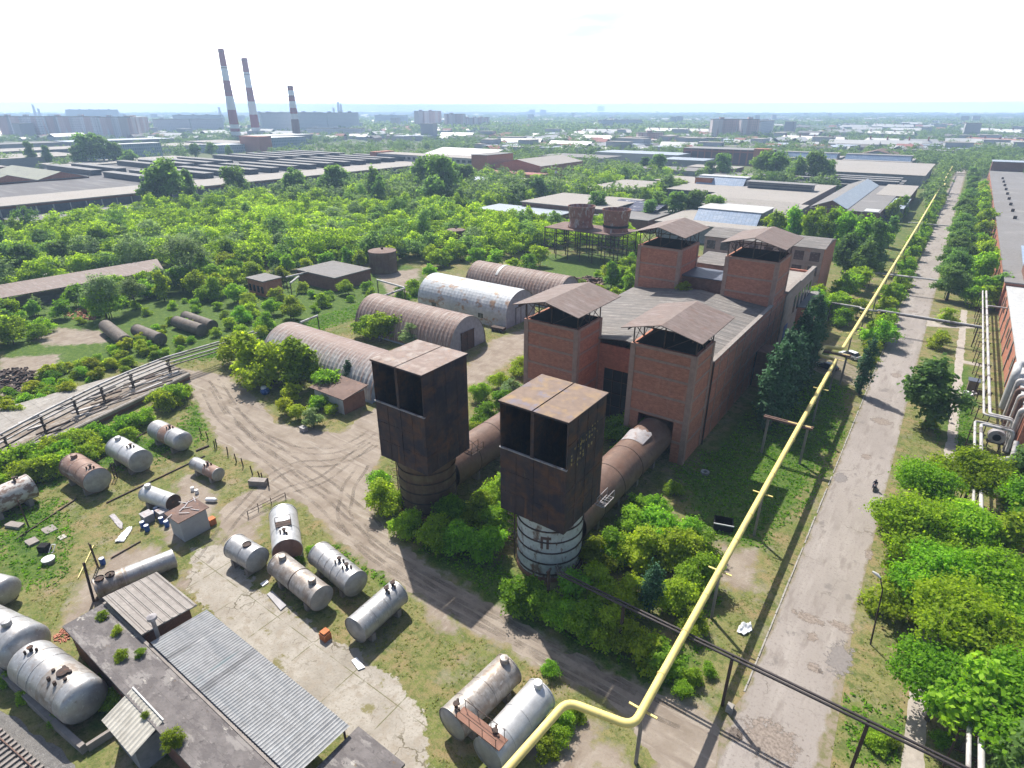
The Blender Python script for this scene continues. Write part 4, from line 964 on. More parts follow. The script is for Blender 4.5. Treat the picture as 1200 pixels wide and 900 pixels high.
# arched hangars: ridge along x
def hangar(xa, xb, yc, half, hgt, wallh, m, label, gate, ribs=.09, endm='hangend', stripe=None):
    t = thing('arched_hangar', label, 'hangar', ((xa + xb) / 2, yc, 0), 0, 'arched metal hangars behind the left tower')
    n = 22; L = xb - xa; k = int(L / .55)
    vs = []; fs = []
    for i in range(k + 1):
        x = xa + L * i / k; d = ribs if i % 2 else 0
        for j in range(n + 1):
            a = PI * j / n; vs.append((x, yc - (half - d) * math.cos(a), wallh + (hgt - wallh - d) * math.sin(a)))
    for i in range(k):
        for j in range(n):
            a = i * (n + 1) + j; fs.append((a, a + 1, a + n + 2, a + n + 1))
    MB().add(vs, fs).build('shell', m, t)
    if wallh > .2:
        w = MB(); w.box(xa, xb, yc - half + .02, yc - half + .2, -.2, wallh); w.box(xa, xb, yc + half - .2, yc + half - .02, -.2, wallh)
        w.build('side_wall', 'hangwhite' if m == 'hangwhite' else endm, t)
    for x in (xa + .25, xb - .25):
        pr = [(yc - (half - .12) * math.cos(PI * j / n), wallh + (hgt - wallh - .12) * math.sin(PI * j / n)) for j in range(n + 1)] + [(yc + half - .12, -.2), (yc - half + .12, -.2)]
        MB().extr(pr, 'x', x - .06, x + .06).build('end_wall', endm, t)
    gd = MB(); gd.box(xb - .17, xb - .05, yc - 2.2, yc + 2.2, 0, 4.4); g = gd.build('gate', gate, t)
    gd = MB()
    for y in (yc - 2.2, yc, yc + 2.2): gd.box(xb - .05, xb + .02, y - .07, y + .07, 0, 4.4)
    gd.box(xb - .05, xb + .03, yc - 2.4, yc + 2.4, 4.4, 4.55); gd.build('gate_frame', 'rustdark', g)
    if stripe:
        vs = []; n2 = 14
        for x in (stripe, stripe + .9):
            for j in range(n2 + 1):
                a = math.radians(48 + 60 * j / n2); vs.append((x, yc - (half + .05) * math.cos(a), wallh + (hgt - wallh + .05) * math.sin(a)))
        MB().add(vs, [(j, j + 1, n2 + 2 + j, n2 + 1 + j) for j in range(n2)]).build('light_panel', 'whitesheet', t)
    for j in range(3):
        if m == 'hangwhite':
            q = MB(); xx = xa + 5 + j * 8; q.box(xx, xx + 1.6, yc - half - .03, yc - half + .02, 1.6, 2.8); q.build('window', 'glassdark' if j != 1 else 'whitesheet', t)
    return t
hangar(-113.5, -79.2, 72.6, 6.6, 7.3, .6, 'hangpink', 'rust crowned whitewashed arched hangar right behind the left tower', 'hangend')
hangar(-113.0, -82.2, 98.0, 6.6, 8.0, .4, 'hangrust', 'plain rust brown arched hangar with grey gated end', 'rustdark')
hangar(-113.0, -83.2, 120.6, 6.6, 8.6, 3.0, 'hangwhite', 'pale blue white arched hangar with windowed side wall', 'hangend', ribs=.035)
hangar(-114.0, -81.4, 141.6, 6.6, 8.0, .4, 'hangrust', 'rust brown arched hangar at the back with one white strip', 'rustdark', stripe=-104)

# low shed by the hangars
t = thing('shed', 'pale block shed with sloping dark rusty roof and brown gate', 'shed', (-84, 62, 0))
MB().box(-88.0, -80.0, 60.2, 65.2, -.2, 3.1).build('wall', 'whitewall', t)
MB().box(-80.0, -79.93, 60.25, 65.15, 0, 3.0).build('gate', 'rustred', t)
MB().sheet4([(-88.6, 59.7, 3.35), (-79.2, 59.7, 3.35), (-79.2, 65.6, 4.1), (-88.6, 65.6, 4.1)], .15).build('roof', 'rust', t)

# ------------------------------------------------------------------ tanks
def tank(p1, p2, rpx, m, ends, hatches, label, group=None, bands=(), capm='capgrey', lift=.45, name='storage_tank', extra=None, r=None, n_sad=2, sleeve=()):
    a = Vector(P(p1[0], p1[1], 1.9)); b = Vector(P(p2[0], p2[1], 1.9))
    if r is None:
        mid = (a + b) / 2; r = rpx * depth(mid.x, mid.y, 1.9) / FPX
    zc = r + lift
    a = Vector(P(p1[0], p1[1], zc)); b = Vector(P(p2[0], p2[1], zc)); c = (a + b) / 2; L = (b - a).length
    rz = math.atan2(b.y - a.y, b.x - a.x)
    t = thing(name, label, 'tank', (c.x, c.y, 0), rz, group)
    h = L / 2
    MB().lathe([(r, -h), (r, h)], 36, (0, 0, zc), 'x', False).build('shell', m, t, 30, local=True)
    for s in (-1, 1):
        if ends == 'dish': pf = [(r * math.cos(q), s * (h + r * .42 * math.sin(q))) for q in [i * PI / 2 / 7 for i in range(8)]][:-1] + [(.02, s * (h + r * .42))]
        else: pf = [(r, s * h), (r * .97, s * (h + .05)), (r * .5, s * (h + .16)), (.02, s * (h + .2))]
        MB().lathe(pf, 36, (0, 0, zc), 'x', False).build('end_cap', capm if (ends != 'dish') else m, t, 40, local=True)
        if ends != 'dish':
            MB().lathe([(r, s * h - .08), (r + .05, s * h - .08), (r + .05, s * h + .03), (r - .02, s * h + .03)], 36, (0, 0, zc), 'x', False).build('rim', m, t, 30, local=True)
    for q in bands:
        MB().lathe([(r, q * h - .05), (r + .035, q * h - .05), (r + .035, q * h + .05), (r, q * h + .05)], 36, (0, 0, zc), 'x', False).build('weld_band', m if q != 0 else 'rustdark', t, 30, local=True)
    for q0, q1, sm in sleeve:
        MB().lathe([(r, q0 * h), (r + .012, q0 * h + .02), (r + .012, q1 * h - .02), (r, q1 * h)], 36, (0, 0, zc), 'x', False).build('shell_plate', sm, t, 30, local=True)
    for q, kind in hatches:
        x = q * h
        if kind == 'dome':
            MB().lathe([(.42, zc + r - .12), (.42, zc + r + .45), (.36, zc + r + .5), (.02, zc + r + .55)], 16, (x, 0, 0)).build('hatch_dome', m, t, 30, local=True)
        elif kind == 'hole':
            q_ = MB(); q_.lathe([(.5, zc + r - .12), (.5, zc + r + .14)], 16, (x, 0, 0), cap=False); q_.lathe([(.42, zc + r + .05), (.02, zc + r + .05)], 16, (x, 0, 0), cap=False)
            q_.build('open_manhole', 'rustdark', t, 30, local=True)
        elif kind == 'valve':
            q_ = MB(); q_.lathe([(.16, zc + r - .05), (.16, zc + r + .4), (.26, zc + r + .4), (.26, zc + r + .5)], 10, (x, 0, 0)); q_.lathe([(.12, zc + r - .08), (.12, zc + r + .3)], 10, (x + .45, .25, 0)); q_.lathe([(.1, zc + r - .08), (.1, zc + r + .35)], 10, (x - .1, -.45, 0))
            q_.build('valve', 'rustdark', t, 30, local=True)
        elif kind == 'cluster':
            q_ = MB(); q_.lathe([(.5, zc + r - .1), (.5, zc + r + .22), (.02, zc + r + .27)], 16, (x, .1, 0))
            for k in range(6):
                an = k * 1.05; q_.lathe([(.15, zc + r - .3), (.15, zc + r + .2), (.02, zc + r + .22)], 8, (x + .95 * math.cos(an), .75 * math.sin(an) - .2, 0))
            q_.build('fitting', 'rustdark', t, 30, local=True)
        elif kind == 'rail':
            q_ = MB()
            for yy_ in (-.9, .9):
                for xx in (x - .5, x + .5): q_.bar((xx, yy_, zc + math.sqrt(r * r - .81) - .05), (xx, yy_, zc + r + .8), .05)
                q_.bar((x - .5, yy_, zc + r + .8), (x + .5, yy_, zc + r + .8), .05)
            for xx in (x - .5, x + .5): q_.bar((xx, -.9, zc + r + .8), (xx, .9, zc + r + .8), .05)
            q_.box(x - .5, x + .5, -.9, .9, zc + r, zc + r + .06); q_.build('platform', 'rustdark', t, local=True)
    if lift > .2:
        for k in range(n_sad):
            x = h * (-.62 + 1.24 * k / max(1, n_sad - 1))
            MB().box(x - .28, x + .28, -r * .85, r * .85, -.1, lift + r * .35).build('saddle', 'concrete', t, local=True)
    return t, r, zc, h
YT = 'silver and brown tanks in the fenced tank yard'
tank((-22, 595), (36, 569), 15, 'flake', 'flat', [(.5, 'valve')], 'long rusty tank with flaking white paint against the green bushes', YT)
tank((86, 545), (114, 563), 14.5, 'brown', 'flat', [(-.6, 'dome'), (.75, 'valve')], 'brown rusted tank with a pale grey end, beside a bright white tank', YT, (-.3, .3))
tank((138, 524), (165, 540), 13, 'bright', 'flat', [(-.7, 'dome'), (.4, 'valve')], 'clean bright white tank between the brown tank and a brown banded one', YT, (0.01,))
tank((184, 503), (214, 517), 11.4, 'silver', 'dish', [(.2, 'valve')], 'silver tank with a broad brown rust band round its middle', YT, (-.3, .45), sleeve=((-.22, .32, 'brown'),))
tank((172, 578), (203, 589), 9.8, 'bright', 'flat', [(-.75, 'dome')], 'white tank with a dome hatch just behind the grey hut', YT, (.7,), 'rustdark')
tank((229, 543), (256, 556), 7.6, 'silver', 'flat', [(.2, 'valve')], 'small narrow tank, half silver and half rusty, near the post fence', YT, (0.01,), sleeve=((.1, .98, 'brown'),))
tank((113, 690), (204, 654), 11.5, 'silver', 'flat', [(-.86, 'hole'), (-.6, 'hole')], 'long thin tank with two open manholes lying behind the slate roofed shed', YT, (-.3, .2), 'stained', .2, n_sad=3, sleeve=((-.98, -.22, 'stained'),))
tank((-34, 682), (8, 692), 16, 'silver', 'dish', [], 'silver tank cut by the left edge above two big dished tanks', YT)
tank((-28, 730), (30, 758), 26, 'silver', 'dish', [(.6, 'dome')], 'big silver dished tank at the left edge behind the stained big tank', YT, (-.3, .4))
tank((38, 775), (98, 821), 25, 'silver', 'dish', [(-.75, 'valve'), (.45, 'cluster')], 'biggest round ended silver tank with a dark stain and cluster of fittings', YT, (-.6, -.25), sleeve=((.12, .75, 'stained'),))
CT = 'tanks on the grass beside the concrete pad'
tank((276, 640), (302, 656), 14.5, 'silver', 'flat', [(.25, 'hole')], 'short fat silver tank with an open round manhole on top', CT, (.15,))
tank((332, 604), (337, 646), 16.2, 'bright', 'flat', [(.15, 'rail'), (.6, 'valve')], 'white silver tank pointing at the viewer with a small railed platform', CT, (.2,), 'rustred', .35)
tank((327, 661), (377, 701), 14.8, 'stained', 'flat', [(-.72, 'dome'), (.66, 'dome')], 'brown stained tank with two dome hatches and a dark band round its middle', CT, (0,))
tank((375, 649), (417, 684), 15.2, 'silver', 'flat', [(.2, 'valve'), (.6, 'valve')], 'ribbed silver tank with small valves, lying behind the brown stained tank', CT, (-.5, -.15, .2, .5))
tank((417, 738), (466, 694), 16, 'silver', 'flat', [(.5, 'valve'), (.8, 'valve')], 'weathered silver tank lying alone on the grass by the dirt track', CT, (-.4, .2))
t1 = tank((530, 848), (596, 784), 20, 'stained', 'flat', [(-.85, 'valve'), (.84, 'dome')], 'rust streaked silver tank under the brown catwalk, left of the pair', CT, (-.5, .1), lift=.6)
t2 = tank((572, 884), (634, 813), 20.5, 'bright', 'flat', [(-.75, 'valve'), (.86, 'dome')], 'brighter silver tank under the brown catwalk, beside the yellow pipe', CT, (-.5, .1), lift=.6)
OT = 'old bare tanks lying in the weeds'
tank((124, 382), (147, 400), 7.6, 'oldtank', 'dish', [], 'old blackened tank lying in weeds, lit grey brown along the top, end toward the yard', OT, lift=.0)
tank((161, 387), (188, 398), 7.4, 'oldtank', 'flat', [], 'old dark tank in the weeds between the pair and the single greyer one', OT, capm='oldtank', lift=.0)
tank((207, 377), (237, 387), 7.0, 'oldtank', 'flat', [], 'nearer of the two old dark tanks lying side by side', OT, capm='oldtank', lift=.0)
tank((218, 371), (249, 382), 6.6, 'oldtank', 'flat', [], 'farther of the two old dark tanks lying side by side', OT, capm='oldtank', lift=.0)
# catwalk across the pair
xa, xb = P(538, 828, 4.4), P(590, 868, 4.4)
cw = thing('catwalk', 'brown steel catwalk with thin handrails bridging two silver tanks', 'catwalk', (xa[0], xa[1], 0))
zz = max(t1[2] + t1[1], t2[2] + t2[1]) + .12
d = Vector((xb[0] - xa[0], xb[1] - xa[1], 0)).normalized(); nrm = Vector((-d.y, d.x, 0))
A0 = Vector((xa[0], xa[1], zz)); B0 = Vector((xb[0], xb[1], zz))
MB().bar(A0, B0, 1.15, .1).build('deck', 'rustred', cw)
for s in (-.55, .55):
    q = MB(); Lc = (B0 - A0).length
    for k in range(4):
        p = A0 + d * (Lc * (k + .15) / 3.4) + nrm * s; q.bar(p, p + Vector((0, 0, 1.0)), .04)
    q.bar(A0 + nrm * s + Vector((0, 0, 1.0)), A0 + d * Lc * .95 + nrm * s + Vector((0, 0, 1.0)), .04); q.build('handrail', 'rustdark', cw)

# ------------------------------------------------------------------ yard buildings in the left foreground
t = thing('long_store', 'long low building with patched dark bitumen roof and weeds on it', 'building', (-45, 11.5, 0))
MB().box(-60.6, -24, 9.9, 13.0, -.2, 3.75).build('wall', 'brickdark', t)
MB().box(-60.9, -24, 9.6, 13.25, 3.752, 4.05).build('roof', 'bitumen', t)
MB().box(-60.9, -24, 13.26, 13.5, 3.6, 4.12).build('gutter', 'concrete', t)
t = thing('slate_shed', 'small brick shed with ribbed grey asbestos slate roof and blue door', 'shed', (-56.5, 16, 0))
MB().box(-60.3, -53.2, 13.7, 18.1, -.2, 3.9).build('wall', 'brickdark', t)
rf = MB(); rf.sheet4([(-60.9, 13.4, 4.75), (-52.7, 13.4, 4.75), (-52.7, 18.7, 4.2), (-60.9, 18.7, 4.2)], .14)
for k in range(7):
    y = 14.0 + k * .76; z = 4.75 - (y - 13.4) * .104; rf.sheet4([(-60.85, y - .09, z + .07), (-52.75, y - .09, z + .07), (-52.75, y + .09, z + .05), (-60.85, y + .09, z + .05)], .09)
rf.build('roof', 'slatex', t)
MB().box(-53.2, -53.14, 14.6, 17.7, 0, 2.4).build('door', 'bluepaint', t)
q = MB(); q.tube([(-52.6, 14.6, 2.4), (-52.6, 14.6, 5.6)], .2, 10); q.lathe([(.2, 5.6), (.45, 5.8), (.45, 6.1), (.1, 6.3)], 12, (-52.6, 14.6, 0)); q.build('chimney_pipe', 'edge', t, 30)
t = thing('tin_canopy', 'long lean-to canopy roofed with silvery corrugated sheets', 'canopy', (-40, 16, 0))
rf = MB(); x0, x1 = -51.5, -29.9; k = int((x1 - x0) / .0825); vs = []
for i in range(k + 1):
    x = x0 + (x1 - x0) * i / k; dz = .05 * math.sin(i * PI * .5 + .4) + (.05 if x < -48.2 else 0) + (.03 if -32.6 < x < -31.4 else 0)
    for y, z in ((13.55, 4.30), (16.2, 4.12), (19.0, 3.95)): vs.append((x, y, z + dz))
rf.add(vs, [(i * 3 + j, (i + 1) * 3 + j, (i + 1) * 3 + j + 1, i * 3 + j + 1) for i in range(k) for j in range(2)])
ro = rf.build('roof', 'corrug', t)
MB().box(-51.3, -30.1, 13.55, 13.75, -.1, 4.1).build('back_wall', 'greywall', t)
for x in (-51, -46, -41, -36, -30.4):
    MB().bar((x, 18.7, 0), (x, 18.7, 3.9), .14).build('post', 'rustdark', t)
MB().bar((-51.4, 18.7, 3.86), (-30, 18.7, 3.86), .12).bar((-51.4, 16.2, 4.02), (-30, 16.2, 4.02), .12).build('beam', 'rustdark', t)
t = thing('flat_annex', 'small flat bitumen roofed annex at the foot of the tin canopy', 'building', (-27, 16, 0))
MB().box(-29.6, -24.5, 13.6, 19.4, -.2, 3.0).build('wall', 'brickdark', t); MB().box(-29.8, -24.4, 13.55, 19.7, 3.0, 3.25).build('roof', 'bitumen', t)
t = thing('outhouse', 'small block outhouse with pale corrugated slate roof by the long store', 'shed', (-45.4, 9, 0))
MB().box(-47.4, -43.2, 7.9, 9.85, -.2, 3.0).build('wall', 'greywall', t)
rf = MB(); k = 46; vs = []
for i in range(k + 1):
    x = -47.9 + 5.3 * i / k; dz = .03 * math.sin(i * PI * .5 + .4)
    for y, z in ((7.5, 3.15), (10.3, 4.25)): vs.append((x, y, z + dz))
rf.add(vs, [(i * 2, i * 2 + 2, i * 2 + 3, i * 2 + 1) for i in range(k)])
rf.build('roof', M('pale slate sheet', (.44, .42, .37), [((.3, .28, .24), (.8, .8, 1), .5, .66, .7)]), t)
MB().bar((-47.9, 10.3, 4.32), (-42.6, 10.3, 4.32), .12, .06).build('ridge_board', 'whitesheet', t)
t = thing('hut', 'little grey rendered hut with a rusty sheet roof in the tank yard', 'hut', (-70.2, 27, 0))
MB().box(-71.9, -69.0, 25.2, 28.6, -.2, 3.1).build('wall', 'palegrey', t)
MB().sheet4([(-72.2, 24.9, 3.25), (-68.7, 24.9, 3.25), (-68.6, 28.9, 3.4), (-72.2, 28.9, 3.4)], .1).build('roof', 'rust', t)
q = MB(); rr = random.Random(3)
for k in range(9):
    x, y = rr.uniform(-71.8, -69), rr.uniform(25.2, 28.5); a = rr.uniform(0, 6); q.bar((x, y, 3.42), (x + math.cos(a) * 1.3, y + math.sin(a) * 1.3, 3.45), .12, .04)
q.build('scrap_strip', 'edge', t)

# low concrete wall and railway in the corner
t = thing('low_wall', 'low broken concrete wall round the big dished tank', 'wall', (-56, 5.5, 0))
w1 = PP([(-40, 768), (0, 790), (58, 845), (100, 882)]); q = MB()
for a, b in zip(w1[:-1], w1[1:]): q.bar((a[0], a[1], .45), (b[0], b[1], .45), .45, .95)
q.build('wall', 'concrete', t); a = P(104, 880); b = P(138, 858)
MB().bar((a[0], a[1], .4), (b[0], b[1], .4), .3, .8).build('return_wall', 'concrete', t)
t = thing('railway_track', 'rusty rails on grey weathered sleepers in the bottom left corner', 'railway', (-57, 2.2, 0))
a = Vector(P(-60, 812)); b = Vector(P(60, 920)); d = (b - a).normalized(); n2 = Vector((d.y, -d.x)); L = (b - a).length
for s in (0, 1.52):
    MB().bar((a.x + n2.x * s, a.y + n2.y * s, .24), (b.x + n2.x * s, b.y + n2.y * s, .24), .09, .15).build('rail', 'rust', t)
for k in range(int(L / .62)):
    p = a + d * (k * .62); MB().bar((p.x - n2.x * .55, p.y - n2.y * .55, .10), (p.x + n2.x * 2.1, p.y + n2.y * 2.1, .10), .24, .14).build('sleeper', 'concrete', t)

# ------------------------------------------------------------------ loading platform with pipes over it
pl = PP([(-70, 508), (0, 479), (150, 436), (187, 421)], 1.5); pr_ = PP([(222, 437), (165, 465), (80, 505), (40, 519), (-60, 560)], 1.5)
t = thing('loading_platform', 'long raised concrete loading platform with cracked pale slabs', 'platform', (-115, 38, 0))
MB().prism(pl + pr_, 1.25, 1.5).build('deck', 'deckslab', t)
MB().prism([(a[0] + .3 * (1 if i < len(pl) else -1), a[1]) for i, a in enumerate(pl + pr_)], -.2, 1.248).build('wall', 'brickdark', t)  # dark brick colour carries the shade below the deck edge
tr_ = [Vector(a).lerp(Vector(b), .52) for a, b in zip(pl, list(reversed(pr_))[:1] + list(reversed(pr_))[1:3] + [pr_[0]])]
MB().prism([tuple(v) for v in tr_] + [(p[0] - .5, p[1]) for p in pr_[:1] + pr_[1:]], 1.504, 1.53).build('trough_floor', 'troughfloor', t)  # flat darker brown strip for the lower trough of the deck
ep = PP([(222, 437), (187, 421)], 1.5)
q = MB(); e = [Vector((p[0], p[1], 1.35)) for p in pr_]
for a, b in zip(e[:-1], e[1:]): q.bar(a + Vector((.06, 0, -.2)), b + Vector((.06, 0, -.2)), .25, .55)
q.build('edge_beam', 'concrete', t)
TR = [(-32, 556), (12, 531), (54, 507), (92, 487), (123, 471), (157, 455), (200, 437)]
heads = []
for k, (px, py) in enumerate(TR):
    x, y = P(px, py, 1.5); hh = 2.9
    tt = thing('pipe_trestle', 'small rusty trestle carrying pipes over the loading platform', 'trestle', (x, y, 0), 0, 'trestles along the loading platform')
    q = MB(); q.bar((x - .35, y, 1.45), (x - .35, y, 1.5 + hh), .16); q.bar((x + .35, y, 1.45), (x + .35, y, 1.5 + hh), .16)
    q.build('leg', 'rustdark', tt)
    q = MB(); q.bar((x - 1.2, y, 1.5 + hh * .55), (x + 1.2, y, 1.5 + hh * .55), .18); q.bar((x - 1.0, y, 1.5 + hh), (x + 1.0, y, 1.5 + hh), .18)
    q.bar((x - .35, y, 1.6), (x + .35, y, 1.5 + hh * .5), .07); q.bar((x + .35, y, 1.6), (x - .35, y, 1.5 + hh * .5), .07); q.build('crossbeam', 'rustdark', tt)
    heads.append((x, y))
heads.append(P(268, 402, 3.6)); heads.append(P(300, 392, 3.6))
for off, dz, r, m, lab in ((-.7, 3.2, .2, 'lagging', 'pale lagged pipe on the upper trestle beam'), (.6, 3.15, .16, 'blackpipe', 'dark pipe beside the pale lagged one on the trestles'), (-.9, 1.85, .16, 'lagging', 'worn lower pipe under the trestle heads above the platform'), (.95, 1.85, .14, 'blackpipe', 'dark lower pipe on the yard side of the trestles')):
    q = MB(); q.tube([(x + off, y, (1.5 if i < 7 else 1.0) + dz) for i, (x, y) in enumerate(heads)], r, 8); tag(q.build('steam_pipe', m, None, 30), lab, 'pipe')

rq = random.Random(19)
for k in range(48):
    f = rq.uniform(.05, .95); u = rq.uniform(.45, .97); ex = Vector(pr_[0]).lerp(Vector(pr_[3]), f); bx_ = Vector(pl[3]).lerp(Vector(pl[1]), f); p = bx_.lerp(ex, u); a_ = 1.45 + rq.uniform(-.25, .25); L_ = rq.uniform(1.5, 5.5)
    dv_ = Vector((math.cos(a_ + .12), math.sin(a_ + .12), 0)) * L_ / 2; c_ = Vector((p.x, p.y, 1.64))
    o_ = MB().bar(c_ - dv_, c_ + dv_, rq.uniform(.15, .6), rq.uniform(.1, .22)).build('plank', ['wood', 'rustdark', 'lagging', 'concrete'][k % 4]); tag(o_, 'old plank or beam lying among debris on the loading platform', 'plank', 'debris on the loading platform')
# long rust roofed shelter on the far left
t = thing('rail_shelter', 'long open shelter with a reddish brown roof among the scrub', 'shelter', (-206, 68, 0))
MB().sheet4([(-203, 32, 4.0), (-198, 88, 4.0), (-212, 93, 4.6), (-217, 32, 4.6)], .15).build('roof', 'ductroof', t)
for k in range(9):
    f = k / 8; MB().bar((-203.6 + 5 * f, 34 + 53 * f, -.2), (-203.6 + 5 * f, 34 + 53 * f, 3.9), .3).build('post', 'rustdark', t)
MB().box(-212, -206, 34, 88, -.2, 1.2).build('platform', 'concrete', t)

# ------------------------------------------------------------------ scaffold deck with two tubs
t = thing('cooler_stand', 'dark steel frame platform with rusty deck standing in the trees', 'platform', (-98, 194, 0))
X0, X1, Y0, Y1, Z = -120, -89.5, 188.5, 203, 10.5
MB().box(X0, X1, Y0, Y1, Z, Z + .3).build('deck', 'rust', t)
for y in (Y0 + .2, (Y0 + Y1) / 2, Y1 - .2):
    for k in range(7):
        x = X0 + .3 + (X1 - X0 - .6) * k / 6; MB().bar((x, y, -.2), (x, y, Z), .28).build('post', 'rustdark', t)
    for z in (3.2, 6.4, 9.1): MB().bar((X0 + .3, y, z), (X1 - .3, y, z), .2).build('beam', 'rustdark', t)
    q = MB()
    for k in range(6):
        a = X0 + .3 + (X1 - X0 - .6) * k / 6; b = X0 + .3 + (X1 - X0 - .6) * (k + 1) / 6; q.bar((a, y, 3.2), (b, y, 6.4), .12); q.bar((b, y, 6.4), (a, y, 9.1), .12)
    q.build('bracing', 'rustdark', t)
for (px, py), lab in (((674, 268), 'flaking rust and white tub on the frame deck, nearer the hangars'), ((715, 273), 'darker rusty tub with black band on the frame deck')):
    x, y = P(px, py, 10.9); y += 4; dk = 'nearer' not in lab
    t = thing('cooling_tub', lab, 'tub', (x, y, Z + .3), 0, 'rusty tubs on the frame platform')
    pf = [(4.5, Z + .35), (4.3, Z + 1.2), (4.1, Z + 2.6), (4.6, Z + 5.6), (5.0, Z + 8.0), (4.8, Z + 8.0), (4.3, Z + 5.4), (3.9, Z + 2.2)]
    MB().lathe(pf, 30, (x, y, 0), cap=False).build('shell', M('flaking tub paint ' + ('dark' if dk else 'pale'), (.27, .13, .10), [((.36, .33, .33), (.9, .9, .35), .5 if not dk else .56, .62, .85), (RUSTD, (.6, .6, 1), .55, .68, .7)]), t, 35)
    MB().lathe([(4.5, Z + 2.0), (4.5, Z + 2.8)] if dk else [(4.65, Z + .31), (4.65, Z + .9)], 30, (x, y, 0), cap=False).build('band', 'void' if dk else 'rustred', t, 35)

# round rusty tubs in the scrub
for i, ((px, py), r, h, lab) in enumerate((((390, 297), 5.2, 4.5, 'low round rusty tank with a reddish top sunk in the scrub'), ((450, 318), 4.6, 7.0, 'tall round dark rusty tank beside the bare dirt clearing'), ((535, 287), 3.6, 6.0, 'small round rusty tank near the brick store'))):
    x, y = P(px, py); t = thing('round_tank', lab, 'tank', (x, y, 0), 0, 'round rusty tanks in the scrub')
    MB().lathe([(r, -.2), (r, h)], 28, (x, y, 0), cap=False).build('shell', 'browngreen', t, 30)
    MB().lathe([(r + .1, h - .1), (r + .1, h + .1), (r * .5, h + .45), (.05, h + .6)], 28, (x, y, 0), cap=False).build('lid', 'rust', t, 40)
    MB().lathe([(.4, h + .5), (.4, h + 1.2)], 10, (x, y, 0)).build('vent', 'rustdark', t, 30)

# ------------------------------------------------------------------ pipelines
def fillet(pts, r, k=5):
    out = [Vector(pts[0])]
    for i in range(1, len(pts) - 1):
        p = Vector(pts[i]); a = (Vector(pts[i - 1]) - p); b = (Vector(pts[i + 1]) - p)
        q = min(r, a.length * .45, b.length * .45); a.normalize(); b.normalize()
        if a.dot(b) < -.995: out.append(p); continue
        s, e = p + a * q, p + b * q
        for j in range(k + 1):
            t = j / k; out.append(s * (1 - t) ** 2 + p * 2 * t * (1 - t) + e * t * t)
    out.append(Vector(pts[-1])); return out
t = thing('gas_pipeline', 'thick yellow gas pipe running overhead beside the road to the horizon', 'pipeline', (-10.6, 60, 0))
ZP = 6.9
path = [(-17.2, 12, ZP), (-15.5, 29.3, ZP), (-10.25, 30.4, ZP), (-10.5, 68, ZP), (-10.85, 121, ZP), (-14.0, 121.4, ZP), (-14.0, 127.2, ZP), (-10.8, 127.7, ZP), (-10.4, 170, ZP), (-9.4, 300, ZP), (-8.6, 470, ZP), (-7.0, 476, ZP), (-7.0, 484, ZP), (-8.4, 490, ZP), (-7.8, 640, ZP)]
MB().tube(fillet(path, 1.0), .335, 18).build('pipe', 'yellow', t, 40)
for y in (36, 41.5, 47, 57, 62.5, 73, 84, 94, 99, 106, 113, 134, 140, 151, 163, 176, 190, 210, 235):
    MB().lathe([(.335, y - .06), (.375, y - .06), (.375, y + .06), (.335, y + .06)], 18, (-10.45 - (y - 68) * .004, 0, ZP), 'y', False).build('weld_band', 'yellow', t, 30)
sup = [(32.4, -10.3), (51.7, -10.4), (68.5, -10.5), (106, -10.7), (122.2, -10.8), (140, -10.7), (158, -10.5), (178, -10.3), (200, -10.2), (224, -10), (250, -9.8), (280, -9.6), (312, -9.4), (348, -9.2), (390, -9), (435, -8.8)]
sp0 = None
for y, x in sup:
    if sp0 is None:
        sp0 = thing('pipe_support', 'square concrete post with a yellow crossbar under the yellow gas pipe', 'post', (x, y, 0), 0, 'concrete posts under the yellow gas pipe')
        MB().bar((x, y, -.1), (x, y, ZP - .42), .26).build('post', 'concrete', sp0)
        MB().box(x - 1.2, x + 1.2, y - .09, y + .09, ZP - .44, ZP - .34).build('crossbar', 'yellow', sp0)
    else:
        copy_tree(sp0, (x, y, 0), 0)
for (y, lab) in ((90.4, 'portal of two concrete posts with rusty double beam under the gas pipe'), (126, 'second portal of two posts carrying the gas pipe loop beside the parked cars')):
    t = thing('pipe_portal', lab, 'portal', (-13, y, 0), 0, 'portals under the gas pipe')
    for x in (-15.3, -9.6): MB().bar((x, y, -.1), (x, y, ZP - .75), .34).build('post', 'concrete', t)
    MB().box(-16, -8.9, y - .4, y - .12, ZP - .75, ZP - .40).box(-16, -8.9, y + .12, y + .4, ZP - .75, ZP - .40).build('beam', 'rust', t)
    MB().box(-12.5, -9.2, y - .1, y + .1, ZP - .55, ZP - .37).build('crossbar', 'yellow', t)

t = thing('twin_steam_pipe', 'two thin dark pipes crossing the road near the camera', 'pipe', (-8, 42, 0), 0, 'dark pipes crossing by the near tower')
for dy in (-.19, .19):
    MB().tube([(-25.8, 44.6 + dy, 4.4), (-24.0, 42.1 + dy, 6.2), (12.2, 41.9 + dy, 6.2)], .12, 8).build('pipe', 'blackpipe', t, 40)
for (x, lab) in ((-25.2, 'dark rusty pipe post at the foot of the white cylinder'), (-16.6, 'dark rusty pipe post among the shrubs by the near tower'), (-6.1, 'dark rusty pipe post with a slanting brace, left of the road end'), (4.5, 'dark rusty pipe post in the grass strip right of the road'), (10.9, 'dark rusty pipe post next to the white lagged pipes')):
    q = thing('pipe_post', lab, 'post', (x, 42, 0), 0, 'posts under the dark pipes')
    MB().bar((x, 42, -.1), (x, 42, 5.9), .26).build('post', 'rustdark', q); MB().bar((x, 41.6, 5.95), (x, 42.4, 5.95), .18).build('bracket', 'rustdark', q)

